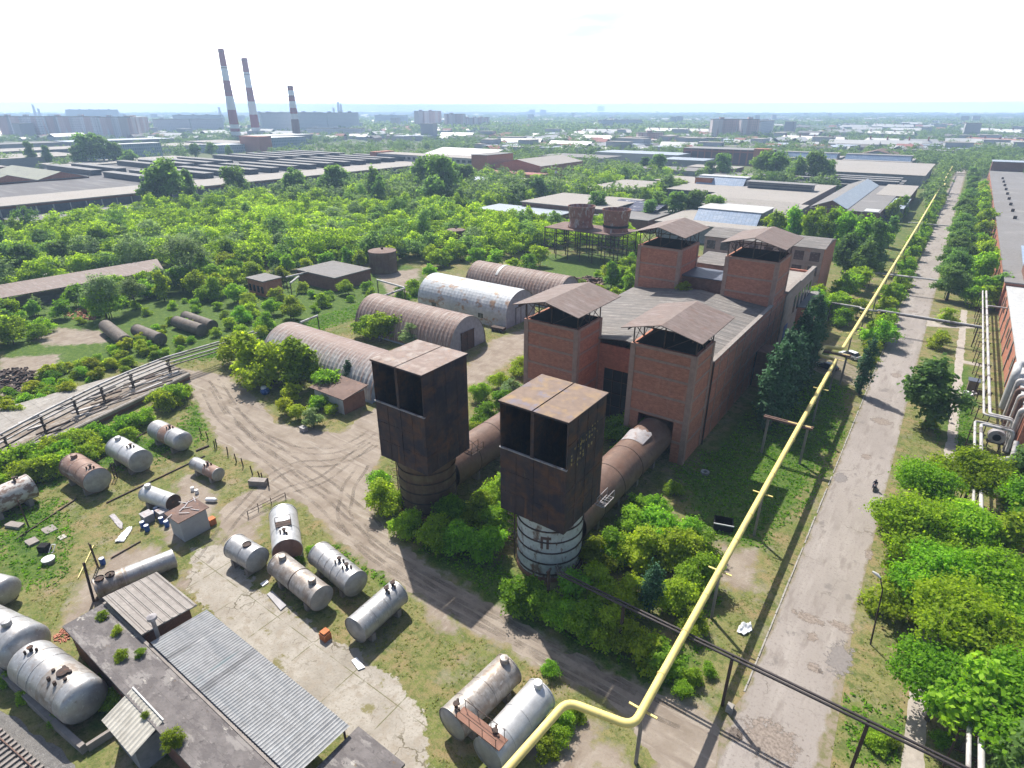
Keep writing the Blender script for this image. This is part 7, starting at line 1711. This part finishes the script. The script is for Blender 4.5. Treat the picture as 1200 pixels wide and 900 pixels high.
# shrubs round the towers and ducts
G2 = 'shrubs round the two rusty towers'
for (px, py, key, h) in ((452, 598, 'scrubnear', .95), (447, 575, 'scrubnear', .7), (478, 625, 'scrubnear', .75), (510, 640, 'scrubnear', .9), (540, 645, 'scrubnear', .95), (570, 650, 'scrubnear', .9), (530, 612, 'scrubnear', .9), (560, 615, 'scrubnear', 1.0), (590, 625, 'scrubnear', 1.0), (585, 590, 'scrubnear', 1.0), (612, 712, 'scrubnear', .85), (640, 722, 'bush', 1.4), (660, 735, 'scrubnear', .75), (685, 742, 'scrubnear', .85), (705, 748, 'scrubnear', .85), (730, 760, 'scrubnear', .8), (752, 775, 'bush', 1.4), (775, 785, 'bush', 1.3), (700, 705, 'scrubnear', .9), (735, 715, 'scrubnear', .85), (672, 705, 'bush', 1.5), (790, 660, 'scrubnear', 1.05), (815, 690, 'scrubnear', .95), (770, 640, 'scrubnear', 1.1), (745, 660, 'scrubnear', 1.05), (800, 640, 'scrubnear', .9), (720, 655, 'scrubnear', .9), (785, 715, 'scrubnear', .9), (810, 740, 'scrubnear', .6), (740, 625, 'scrubnear', .8), (770, 600, 'bush', 1.2), (820, 655, 'bush', 1.5), (700, 665, 'scrubnear', .8), (790, 580, 'bush', .9), (745, 600, 'bush', 1.1)):
    T(key, px, py, h, 'lush green shrub crowding round the feet of the rusty towers', 0, G2, 1, 'shrub', 'shrub')
for (px, py, key, h) in ((725, 520, 'scrubnear', 1.0), (740, 510, 'scrubnear', .9), (735, 545, 'scrubnear', .9), (570, 500, 'scrubnear', .9), (590, 480, 'scrubnear', .8), (560, 520, 'scrubnear', .8), (600, 470, 'silver', .8), (585, 455, 'scrubnear', .7), (610, 440, 'scrubnear', .8), (563, 470, 'scrubnear', .75), (552, 540, 'scrubnear', .8), (605, 560, 'silver', .7), (598, 590, 'scrubnear', .9)):
    T(key, px, py, h, 'green shrub filling the gap between duct, tower and brick shafts', 0, 'shrubs between the ducts', 1, 'shrub', 'shrub')
T('poplar', 760, 720, .55, 'small dark columnar poplar among shrubs right of the white cylinder', 0, None, 1.05)
# trees by the hangars and shed
for (px, py, key, h, w, lab) in ((297, 445, 'uprightlime', 1.2, 1.2, 'big leafy tree at the corner of the whitewashed hangar, left of two'), (352, 455, 'uprightlime', 1.25, 1.2, 'tall leafy tree in front of the whitewashed hangar'), (318, 452, 'scrub', 1.35, 1, 'leafy tree between the two big ones by the hangar'), (385, 465, 'scrub', .8, 1, 'leafy young tree just left of the low shed'),
                                 (412, 458, 'poplar', .5, 1.1, 'slim bright sapling behind the low shed'), (335, 486, 'yellowbush', 1.1, 1, 'yellow green bush at the bend of the dirt track'), (350, 492, 'yellowbush', 1.0, 1, 'second yellowish bush next to the silver shrub'), (342, 470, 'yellowbush', 1.2, 1, 'yellow green bush behind the others at the track bend'), (367, 500, 'silver', .62, 1, 'silvery shrub with bare stems at the bend of the track'), (375, 480, 'bush', 1.2, 1, 'green bush left of the pale shed wall'), (390, 485, 'bush', .8, 1, 'low bush before the pale shed wall'),
                                 (443, 400, 'scrub', .95, 1, 'leafy tree between the whitewashed and brown hangars'), (430, 395, 'scrub', .8, 1, 'smaller leafy tree between the two front hangars'), (482, 405, 'silver', .95, 1.1, 'round silvery willow between the two front hangars'), (463, 398, 'scrub', .85, 1, 'leafy tree left of the silvery willow'), (340, 440, 'scrub', 1.0, 1, 'tree at the end of the whitewashed hangar'), (280, 425, 'scrub', 1.0, 1, 'bushy tree by the pipe line end'), (470, 350, 'bush', 1.5, 1, 'green bush at the left end of the white hangar'), (500, 378, 'bush', 1.2, 1, 'bush along the white hangar wall'), (545, 385, 'bush', .9, 1, 'low bush near the dark scrap trailer')):
    T(key, px, py, h, lab, 0, None, w, 'tree' if key in ('scrub', 'poplar', 'silver') else 'shrub', 'tree' if key in ('scrub', 'poplar', 'silver') else 'shrub')
# yard edge bushes by the platform
for (px, py, h) in ((8, 585, 1.3), (25, 570, 1.3), (45, 560, 1.2), (62, 555, 1.2), (80, 548, 1.1), (100, 540, 1.0), (115, 530, .95), (30, 548, 1.4), (60, 538, 1.3), (90, 525, 1.2), (118, 512, 1.1), (142, 505, 1.1), (150, 515, .8), (195, 478, 1.3), (208, 470, 1.3), (188, 472, 1.0), (218, 462, .8), (5, 560, 1.5), (130, 520, 1.0), (18, 555, 1.2), (52, 548, 1.2), (75, 538, 1.2), (105, 522, 1.1), (160, 500, 1.0), (172, 492, .9)):
    T('bush', px, py, h * 1.2, 'leafy bush along the foot of the loading platform', .3, 'bushes along the loading platform', 1, 'shrub', 'shrub')
for k in range(84):
    t_ = k / 83; px = 10 + 215 * t_ + rr.uniform(-12, 12); py = 500 - 92 * t_ - rr.uniform(5, 38)
    T('yellowbush' if k % 5 == 0 else 'bush', px, py, rr.uniform(.6, 1.05), 'yellow green bush of the strip beyond the loading platform', 0, 'bushes beyond the loading platform', 1, 'shrub', 'shrub')
for (px, py, h) in ((136, 775, .6), (128, 800, .6), (132, 825, .7), (115, 765, .6), (205, 876, .45), (142, 780, .35), (66, 850, .4), (30, 820, .45), (10, 800, .5), (660, 850, .75), (650, 870, .7), (675, 840, .6), (640, 885, .7), (350, 660, .5), (365, 650, .5), (1027, 876, .6), (1040, 870, .55), (1018, 868, .5), (645, 790, .6), (810, 800, .7), (800, 815, .6), (830, 790, .5), (1100, 870, .5)):
    T('bush', px, py, h, 'low clump of lush green weeds on the ground', 0, 'weed clumps on the ground', 1, 'weed_clump', 'weeds')
for (px, py, h) in ((139, 742, .35), (142, 772, .4), (165, 768, .3), (203, 872, .55), (170, 840, .2), (120, 725, .35)):
    T('bush', px, py, h, 'tuft of weeds growing on the bitumen roof of the long store', 4.0, 'weed tufts on the bitumen roof', 1, 'weed_clump', 'weeds', z=4.0)
# bigger trees in the scrub
for (px, py, key, h, lab) in ((125, 372, 'airy', .95, 'leaning airy tree with bare trunk beside the old tanks'), (160, 362, 'airy', .75, 'thin airy tree right of the leaning one'), (222, 335, 'airy', 1.35, 'large silvery tree above the brick ruin'), (190, 345, 'silver', 1.3, 'silvery tree left of the brick ruin'), (8, 330, 'midtree', 1.15, 'dark tree at the left edge before the shelter'), (35, 328, 'midtree', 1.1, 'dark tree behind the shelter near the left edge'), (75, 318, 'midtree', .95, 'dark tree behind the middle of the shelter'), (120, 302, 'midtree', 1.05, 'broad dark tree behind the shelter'), (148, 298, 'midtree', 1.0, 'dark rounded tree right behind the shelter'), (0, 300, 'midtree', 1.2, 'tall dark tree cut by the left edge'), (55, 300, 'midtree', .9, 'tree beside the turquoise tin shed')):
    T(key, px, py, h, lab, 0, None)
trees_mid = ((190, 250, 1.0), (203, 250, 1.5), (228, 246, 1.25), (182, 252, .9), (280, 240, 1.15), (345, 240, 1.2), (352, 238, 1.0), (395, 238, 1.2), (385, 240, .9), (438, 244, 1.45), (447, 248, 1.1), (500, 232, 1.3), (518, 242, 1.5), (530, 236, 1.2), (508, 248, 1.0), (545, 228, 1.0), (42, 198, 1.4), (60, 198, 1.2), (110, 200, 1.7), (125, 200, 1.6), (140, 199, 1.3), (98, 200, 1.2), (155, 202, 1.0), (540, 252, .9), (270, 190, 1.1), (250, 188, 1.0), (230, 190, 1.0), (690, 262, 1.0), (700, 258, 1.1), (790, 262, 1.25), (770, 256, 1.1), (812, 262, 1.25), (835, 268, 1.2), (760, 262, .9), (845, 212, 1.6), (830, 212, 1.2), (890, 216, 1.9), (905, 218, 1.9), (930, 218, 2.0), (950, 219, 1.9), (965, 220, 1.5), (770, 208, 1.5), (755, 205, 1.2), (620, 236, 1.1), (632, 238, 1.2), (608, 240, .9))
for (px, py, h) in trees_mid:
    T('midtree' if px % 3 else 'upright', px, py, h * (1.7 if px < 600 else 1.15), 'taller darker tree rising above the scrub between the works halls', 0, 'taller trees among the works')
for (px, py, h) in ((905, 292, 1.1), (925, 290, 1.2), (945, 296, 1.2), (965, 300, 1.25), (985, 305, 1.3), (1005, 312, 1.3), (1020, 318, 1.1), (990, 328, 1.1), (1010, 335, 1.0), (895, 285, .9), (975, 288, 1.1), (955, 282, 1.0), (1000, 295, 1.0), (1025, 300, .95), (1040, 290, .8), (1045, 262, .9), (1055, 255, .8)):
    T('uprightlime' if px % 2 else 'upright', px, py, h * 1.55, 'broad green tree of the group behind the windowed workshop block', 0, 'trees behind the windowed block')
for (px, py, h) in ((948, 372, 1.0), (958, 365, .9), (975, 372, .8), (990, 350, .9), (1000, 342, .9), (1005, 372, .6), (985, 382, .6)):
    T('scrub', px, py, h * 1.2, 'bushy tree behind the poplars at the end of the brick building', 0, 'bushy trees past the brick building')
for (px, py, h) in ((600, 322, .8), (620, 318, .9), (645, 330, .45), (662, 338, .4), (540, 306, .9), (560, 312, .9), (580, 314, .9), (520, 312, .8), (505, 326, .7), (632, 312, 1.0), (682, 338, .4), (702, 346, .45), (722, 350, .5), (735, 352, .5), (700, 325, .35), (485, 345, .7), (740, 340, .9), (760, 335, .9)):
    T('scrub', px, py, h, 'scrub tree crowding behind the arched hangars', 0, 'scrub behind the hangars')
T('bush', 800, 355, 1.0, 'bush growing on the slate roof between the rear shafts', 12, None, 1, 'shrub', 'shrub', z=14.2)

# scrub woodland: nearest trees one by one, the rest as one mass
WOOD = PP([(-260, 440), (-260, 262), (100, 240), (250, 236), (520, 205), (600, 215), (660, 218), (900, 205), (900, 235), (700, 262), (750, 300), (780, 345), (735, 352), (690, 320), (640, 305), (560, 300), (500, 318), (470, 345), (420, 352), (345, 375), (280, 410), (255, 400), (238, 372), (150, 372), (110, 378), (60, 395), (0, 412)])
CLEAR = [PP(q) for q in ([(430, 330), (470, 318), (500, 335), (470, 352)], [(112, 378), (150, 372), (250, 366), (262, 388), (190, 410), (130, 412)], [(20, 326), (80, 310), (130, 306), (125, 318), (40, 330)], [(445, 318), (500, 300), (515, 330), (480, 345), (455, 340)])]
BOXES = [(-124, -86, 168, 206), (-219, -195, 28, 96), (-114, -79, 64, 150), (-195, -128, 228, 302), (-168, -155, 94, 104), (-165, -143, 110, 128), (-188, -157, 329, 396), (-143, -83, 253, 426), (-330, -400, 0, 1), (-600, -328, 40, 430), (-101, -57, 245, 330), (-113, -61, 334, 437), (-57, -18, 240, 465), (-60, -20, 78, 200), (-105, -19, 460, 700), (-450, -308, 399, 452), (-308, -248, 384, 472), (-262, -213, 343, 374), (-302, -260, 328, 354), (-170, -126, 396, 442), (-89, -79, 59, 67), (-240, -150, 625, 670), (-216, -164, 469, 501), (-192, -108, 454, 546), (-5, 2.5, 20, 640), (9, 70, 90, 620)]
rounds = [P(390, 297), P(450, 318), P(535, 285)]
rs = np.random.default_rng(77); wood = []
tries = 0
bx0, bx1 = min(p[0] for p in WOOD), max(p[0] for p in WOOD); by0, by1 = min(p[1] for p in WOOD), max(p[1] for p in WOOD)
grid = {}
wp = np.array([(rs.uniform(bx0, bx1), rs.uniform(by0, by1)) for _ in range(42000)])
okm = inpoly(wp[:, 0], wp[:, 1], WOOD)
for c in CLEAR: okm &= ~inpoly(wp[:, 0], wp[:, 1], c)
for b in BOXES: okm &= ~((wp[:, 0] > b[0] - 2.5) & (wp[:, 0] < b[1] + 2.5) & (wp[:, 1] > b[2] - 2.5) & (wp[:, 1] < b[3] + 2.5))
for (x, y) in wp[okm]:
    if any(math.hypot(x - q[0], y - q[1]) < 8 for q in rounds): continue
    dist = math.hypot(x, y); sep = 4.6 + max(0, dist - 150) * .010
    gk = (int(x // 8), int(y // 8)); bad = False
    for i in (-1, 0, 1):
        for j in (-1, 0, 1):
            for q in grid.get((gk[0] + i, gk[1] + j), ()):
                if math.hypot(x - q[0], y - q[1]) < sep: bad = True; break
            if bad: break
        if bad: break
    if bad: continue
    grid.setdefault(gk, []).append((x, y)); wood.append((dist, x, y))
wood.sort()
vis = [w for w in wood if 0 < campix(w[1], w[2], 3)[0] < 1200]; aside = [w for w in wood if -900 < campix(w[1], w[2], 3)[0] <= 0]
for n_, (d, x, y) in enumerate(vis[:95]):
    hgt = .72 + .36 * rs.random() + .16 * noise.noise(Vector((x * .03, y * .03, 2)))
    if d < 190 and x < -120: hgt *= .5
    elif d < 150: hgt *= .8
    if d < 190 and x < -120: plant('bush' if rs.random() < .75 else 'scrubnear', x, y, rs.uniform(.8, 1.7) * (1 if rs.random() < .8 else .7), 'low bright bush of the weedy ground around the old tanks', 'shrub', 'bushes around the old tanks', 1, 'shrub'); continue
    plant(str(rs.choice(['scrub', 'scrub', 'scrub', 'uprightlime', 'uprightlime', 'upright', 'silver'], p=[.2, .2, .2, .15, .12, .06, .07])), x, y, hgt, 'young bright green tree of the overgrown scrub around the old tanks', 'tree', 'young trees of the overgrown yard')
rest = [(x, y, rs.choice([rs.uniform(4.5, 7.5), rs.uniform(7, 10.5), rs.uniform(10, 13.5)], p=[.25, .60, .15]) + 2.0 * noise.noise(Vector((x * .02, y * .02, 4))), rs.uniform(9, 14)) for (d, x, y) in vis[95:] + aside]
flora('scrub_wood', rest, 'scrub', .19, 2400, 'dense bright green scrub woodland covering the yard before the factory', 'scrub', 5, nvar=9, kinds=['scrub', 'upright', 'scrub'], mats=['scrub', 'dark', 'silver'])

# far greenery between roofs
def clearb(x, y): return not any(b[0] - 4 < x < b[1] + 4 and b[2] - 4 < y < b[3] + 4 for b in BOXES)
far_items = []
while len(far_items) < 6500:
    d = 330 * math.exp(rs.random() * 1.6); f = rs.uniform(-.9, .9); x, y = frust(d, f)
    if not clearb(x, y) or noise.noise(Vector((x * .006, y * .006, 7))) < -.2: continue
    if x < -395 and y < 430 and x > -580: continue
    if x < -560 and 130 < y < 540 and noise.noise(Vector((x * .012, y * .012, 3))) < .1: continue
    hh = rs.uniform(7, 14); far_items.append((x, y, hh, hh * rs.uniform(.8, 1.15)))
flora('distant_trees', far_items, 'far', .42, 150, 'green trees filling the gaps between the works and the town', 'trees', 8)
far2 = []
while len(far2) < 9000:
    d = 1500 * math.exp(rs.random() * 1.9); f = rs.uniform(-.88, .88); x, y = frust(d, f)
    if noise.noise(Vector((x * .0016, y * .0016, 9))) < -.15: continue
    hh = rs.uniform(10, 18); far2.append((x, y, hh, hh * rs.uniform(1.4, 3.2)))
flora('horizon_woods', far2, 'far', .9, 36, 'hazy woods and avenues of the town out to the horizon', 'woods', 9, 'round')

# grass tufts and weeds on the near ground
rs2 = np.random.default_rng(12)
def tufts(name, n, size, mat_, lo, hi, label, seed):
    x = rs2.uniform(-130, 12, n); y = rs2.uniform(10, 140, n)
    X2, Y2 = np.clip(np.searchsorted(gx, x) - 1, 0, len(gx) - 1), np.clip(np.searchsorted(gy, y) - 1, 0, len(gy) - 1)
    dirt = a_dirt[Y2, X2]; lush = a_lush[Y2, X2]
    keep = (dirt < .25) & (lush >= lo) & (lush < hi) & ~inpoly(x, y, CONC) & ~inpoly(x, y, YARD) & ~((x > -5.4) & (x < 2.8)) & ~((x > 7.6) & (x < 9.9))
    for b in [(-61.5, -24, 9, 19.9), (-73, -68, 24, 29), (-54.5, -21, 86, 165), (-54, -44.5, 45, 54), (-34, -25, 45, 54), (-48.5, -42, 7, 10.5), (-88.6, -79, 59, 66), (-17.2, -4.7, 126, 143)]:
        keep &= ~((x > b[0]) & (x < b[1]) & (y > b[2]) & (y < b[3]))
    dn = np.array([noise.noise(Vector((a * .25, b * .25, seed))) for a, b in zip(x, y)]); keep &= (dn > -.15) if lo < .3 else (dn > -.6)
    keep &= ~inpoly(x, y, pl + pr_)
    x, y = x[keep], y[keep]; m_ = 5
    pos = np.repeat(np.stack([x, y, np.zeros_like(x)], 1), m_, 0)
    s = size * rs2.uniform(.4, 1.3, len(pos))
    pos[:, :2] += rs2.normal(size=(len(pos), 2)) * size * .5; pos[:, 2] = s * rs2.uniform(.15, .6, len(pos))
    out = rs2.normal(size=pos.shape) * .6; out[:, 2] = np.abs(out[:, 2]) + .4
    V, F = leaves(pos, out / np.linalg.norm(out, axis=1, keepdims=True), size, rs2, .35)
    V[:, 2] = np.maximum(V[:, 2], .02)
    tint = np.clip(np.repeat(.5 + dn[keep] * .6, m_) + rs2.normal(size=len(pos)) * .2, 0, 1)
    o = bpy.data.objects.new(name, npmesh(name, V, F, lf[mat_], tint)); COL.objects.link(o); return tag(o, label, 'grass', None, 'stuff')
tufts('grass', 60000, .13, 'grass', 0, .3, 'short dry grass tufts over the yard and verges', 3.0)
tufts('weeds', 70000, .26, 'weed', .3, 2, 'lush green weeds in the damp and shaded corners', 6.0)

# ------------------------------------------------------------------ air, light, sky, camera
hm_ = bpy.data.materials.new('haze'); hm_.use_nodes = True; nt = hm_.node_tree; nt.nodes.clear()
out = nt.nodes.new('ShaderNodeOutputMaterial'); pv = nt.nodes.new('ShaderNodeVolumePrincipled')
pv.inputs['Color'].default_value = (.50, .71, 1.0, 1); pv.inputs['Density'].default_value = HAZE = .00027; pv.inputs['Anisotropy'].default_value = .1
nt.links.new(pv.outputs[0], out.inputs['Volume'])
hz = MB().box(-13400, 13400, -13400, 13400, -1.2, 146).build('haze', hm_); hz['kind'] = 'stuff'; hz['label'] = 'pale blue summer haze thickening toward the horizon'; hz['category'] = 'haze'

EL = math.radians(51.7); sd_ = Vector((-.83 * math.cos(EL), .557 * math.cos(EL), math.sin(EL)))
sun = bpy.data.lights.new('sun', 'SUN'); sun.energy = 4.4; sun.angle = math.radians(.53); sun.color = (1, .95, .87)
so = bpy.data.objects.new('sun', sun); COL.objects.link(so); so.rotation_euler = sd_.to_track_quat('Z', 'Y').to_euler()
wd = bpy.data.worlds.new('World'); sc.world = wd; wd.use_nodes = True; nt = wd.node_tree
sky = nt.nodes.new('ShaderNodeTexSky'); sky.sky_type = 'NISHITA'; sky.sun_disc = False
sky.sun_elevation = EL; sky.sun_rotation = math.atan2(sd_.x, sd_.y); sky.altitude = 100; sky.dust_density = 2.5
bg = nt.nodes['Background']; bg.inputs[1].default_value = .08
tc = nt.nodes.new('ShaderNodeTexCoord'); mp = nt.nodes.new('ShaderNodeMapping'); mp.inputs['Scale'].default_value = (2.2, 2.2, 9.0)
nz = nt.nodes.new('ShaderNodeTexNoise'); nz.inputs['Scale'].default_value = 1.6; nz.inputs['Detail'].default_value = 7; nz.inputs['Roughness'].default_value = .55
nt.links.new(tc.outputs['Generated'], mp.inputs[0]); nt.links.new(mp.outputs[0], nz.inputs['Vector'])
mr = nt.nodes.new('ShaderNodeMapRange'); mr.inputs['From Min'].default_value = .30; mr.inputs['From Max'].default_value = .62; nt.links.new(nz.outputs['Fac'], mr.inputs['Value'])
mx = nt.nodes.new('ShaderNodeMix'); mx.data_type = 'RGBA'; nt.links.new(mr.outputs[0], mx.inputs[0]); nt.links.new(sky.outputs[0], mx.inputs[6]); 
dt = nt.nodes.new('ShaderNodeVectorMath'); dt.operation = 'DOT_PRODUCT'; nt.links.new(tc.outputs['Generated'], dt.inputs[0]); dt.inputs[1].default_value = (sd_.x / math.cos(EL), sd_.y / math.cos(EL), 0)
ds = nt.nodes.new('ShaderNodeMapRange'); ds.inputs['From Min'].default_value = -.1; ds.inputs['From Max'].default_value = .95; ds.inputs['To Min'].default_value = 6.0; ds.inputs['To Max'].default_value = 22.0   # cloud bank glares on the sun's side
nt.links.new(dt.outputs['Value'], ds.inputs['Value'])
gl_ = nt.nodes.new('ShaderNodeMapRange'); gl_.interpolation_type = 'SMOOTHSTEP'; gl_.inputs['From Min'].default_value = .06; gl_.inputs['From Max'].default_value = .008; gl_.inputs['To Min'].default_value = 1.0; gl_.inputs['To Max'].default_value = 3.4   # brightest right over the horizon
gm_ = nt.nodes.new('ShaderNodeMath'); gm_.operation = 'MULTIPLY'
cc = nt.nodes.new('ShaderNodeCombineXYZ')
sx = nt.nodes.new('ShaderNodeSeparateXYZ'); nt.links.new(tc.outputs['Generated'], sx.inputs[0]); nt.links.new(sx.outputs[2], gl_.inputs['Value']); nt.links.new(ds.outputs[0], gm_.inputs[0]); nt.links.new(gl_.outputs[0], gm_.inputs[1])
for i_ in range(3): nt.links.new(gm_.outputs[0], cc.inputs[i_])
nt.links.new(cc.outputs[0], mx.inputs[7])
sx = nt.nodes.new('ShaderNodeSeparateXYZ'); nt.links.new(tc.outputs['Generated'], sx.inputs[0])
lo_ = nt.nodes.new('ShaderNodeMapRange'); lo_.interpolation_type = 'SMOOTHSTEP'; lo_.inputs['From Min'].default_value = .24; lo_.inputs['From Max'].default_value = .03   # bright cloud bank low down, open sky above
lo_.inputs['To Min'].default_value = .0; lo_.inputs['To Max'].default_value = 1.0; nt.links.new(sx.outputs[2], lo_.inputs['Value'])
lw_ = nt.nodes.new('ShaderNodeMapRange'); lw_.inputs['From Min'].default_value = .09; lw_.inputs['From Max'].default_value = .05; nt.links.new(sx.outputs[2], lw_.inputs['Value'])
mxx = nt.nodes.new('ShaderNodeMath'); mxx.operation = 'MAXIMUM'; nt.links.new(mr.outputs[0], mxx.inputs[0]); nt.links.new(lw_.outputs[0], mxx.inputs[1])
mu_ = nt.nodes.new('ShaderNodeMath'); mu_.operation = 'MULTIPLY'; nt.links.new(mxx.outputs[0], mu_.inputs[0]); nt.links.new(lo_.outputs[0], mu_.inputs[1]); nt.links.new(mu_.outputs[0], mx.inputs[0])
nt.links.new(mx.outputs[2], bg.inputs[0])

cam = bpy.data.cameras.new('camera'); cam.sensor_width = 36; cam.lens = FPX / 1200 * 36; cam.clip_end = 120000; cam.clip_start = .5
co = bpy.data.objects.new('camera', cam); COL.objects.link(co); co.location = (0, 0, H); co.rotation_euler = (PI / 2 - PITCH, 0, YAW); sc.camera = co
sc.view_settings.view_transform = 'Standard'; sc.view_settings.look = 'None'; sc.view_settings.exposure = 1.02; sc.view_settings.gamma = 1
sc.render.engine = 'CYCLES'
cy = sc.cycles; cy.max_bounces = 8; cy.diffuse_bounces = 6; cy.glossy_bounces = 2; cy.transmission_bounces = 3; cy.volume_bounces = 0; cy.transparent_max_bounces = 8
cy.use_denoising = True; cy.use_adaptive_sampling = True; cy.adaptive_threshold = .02; cy.sample_clamp_indirect = 6
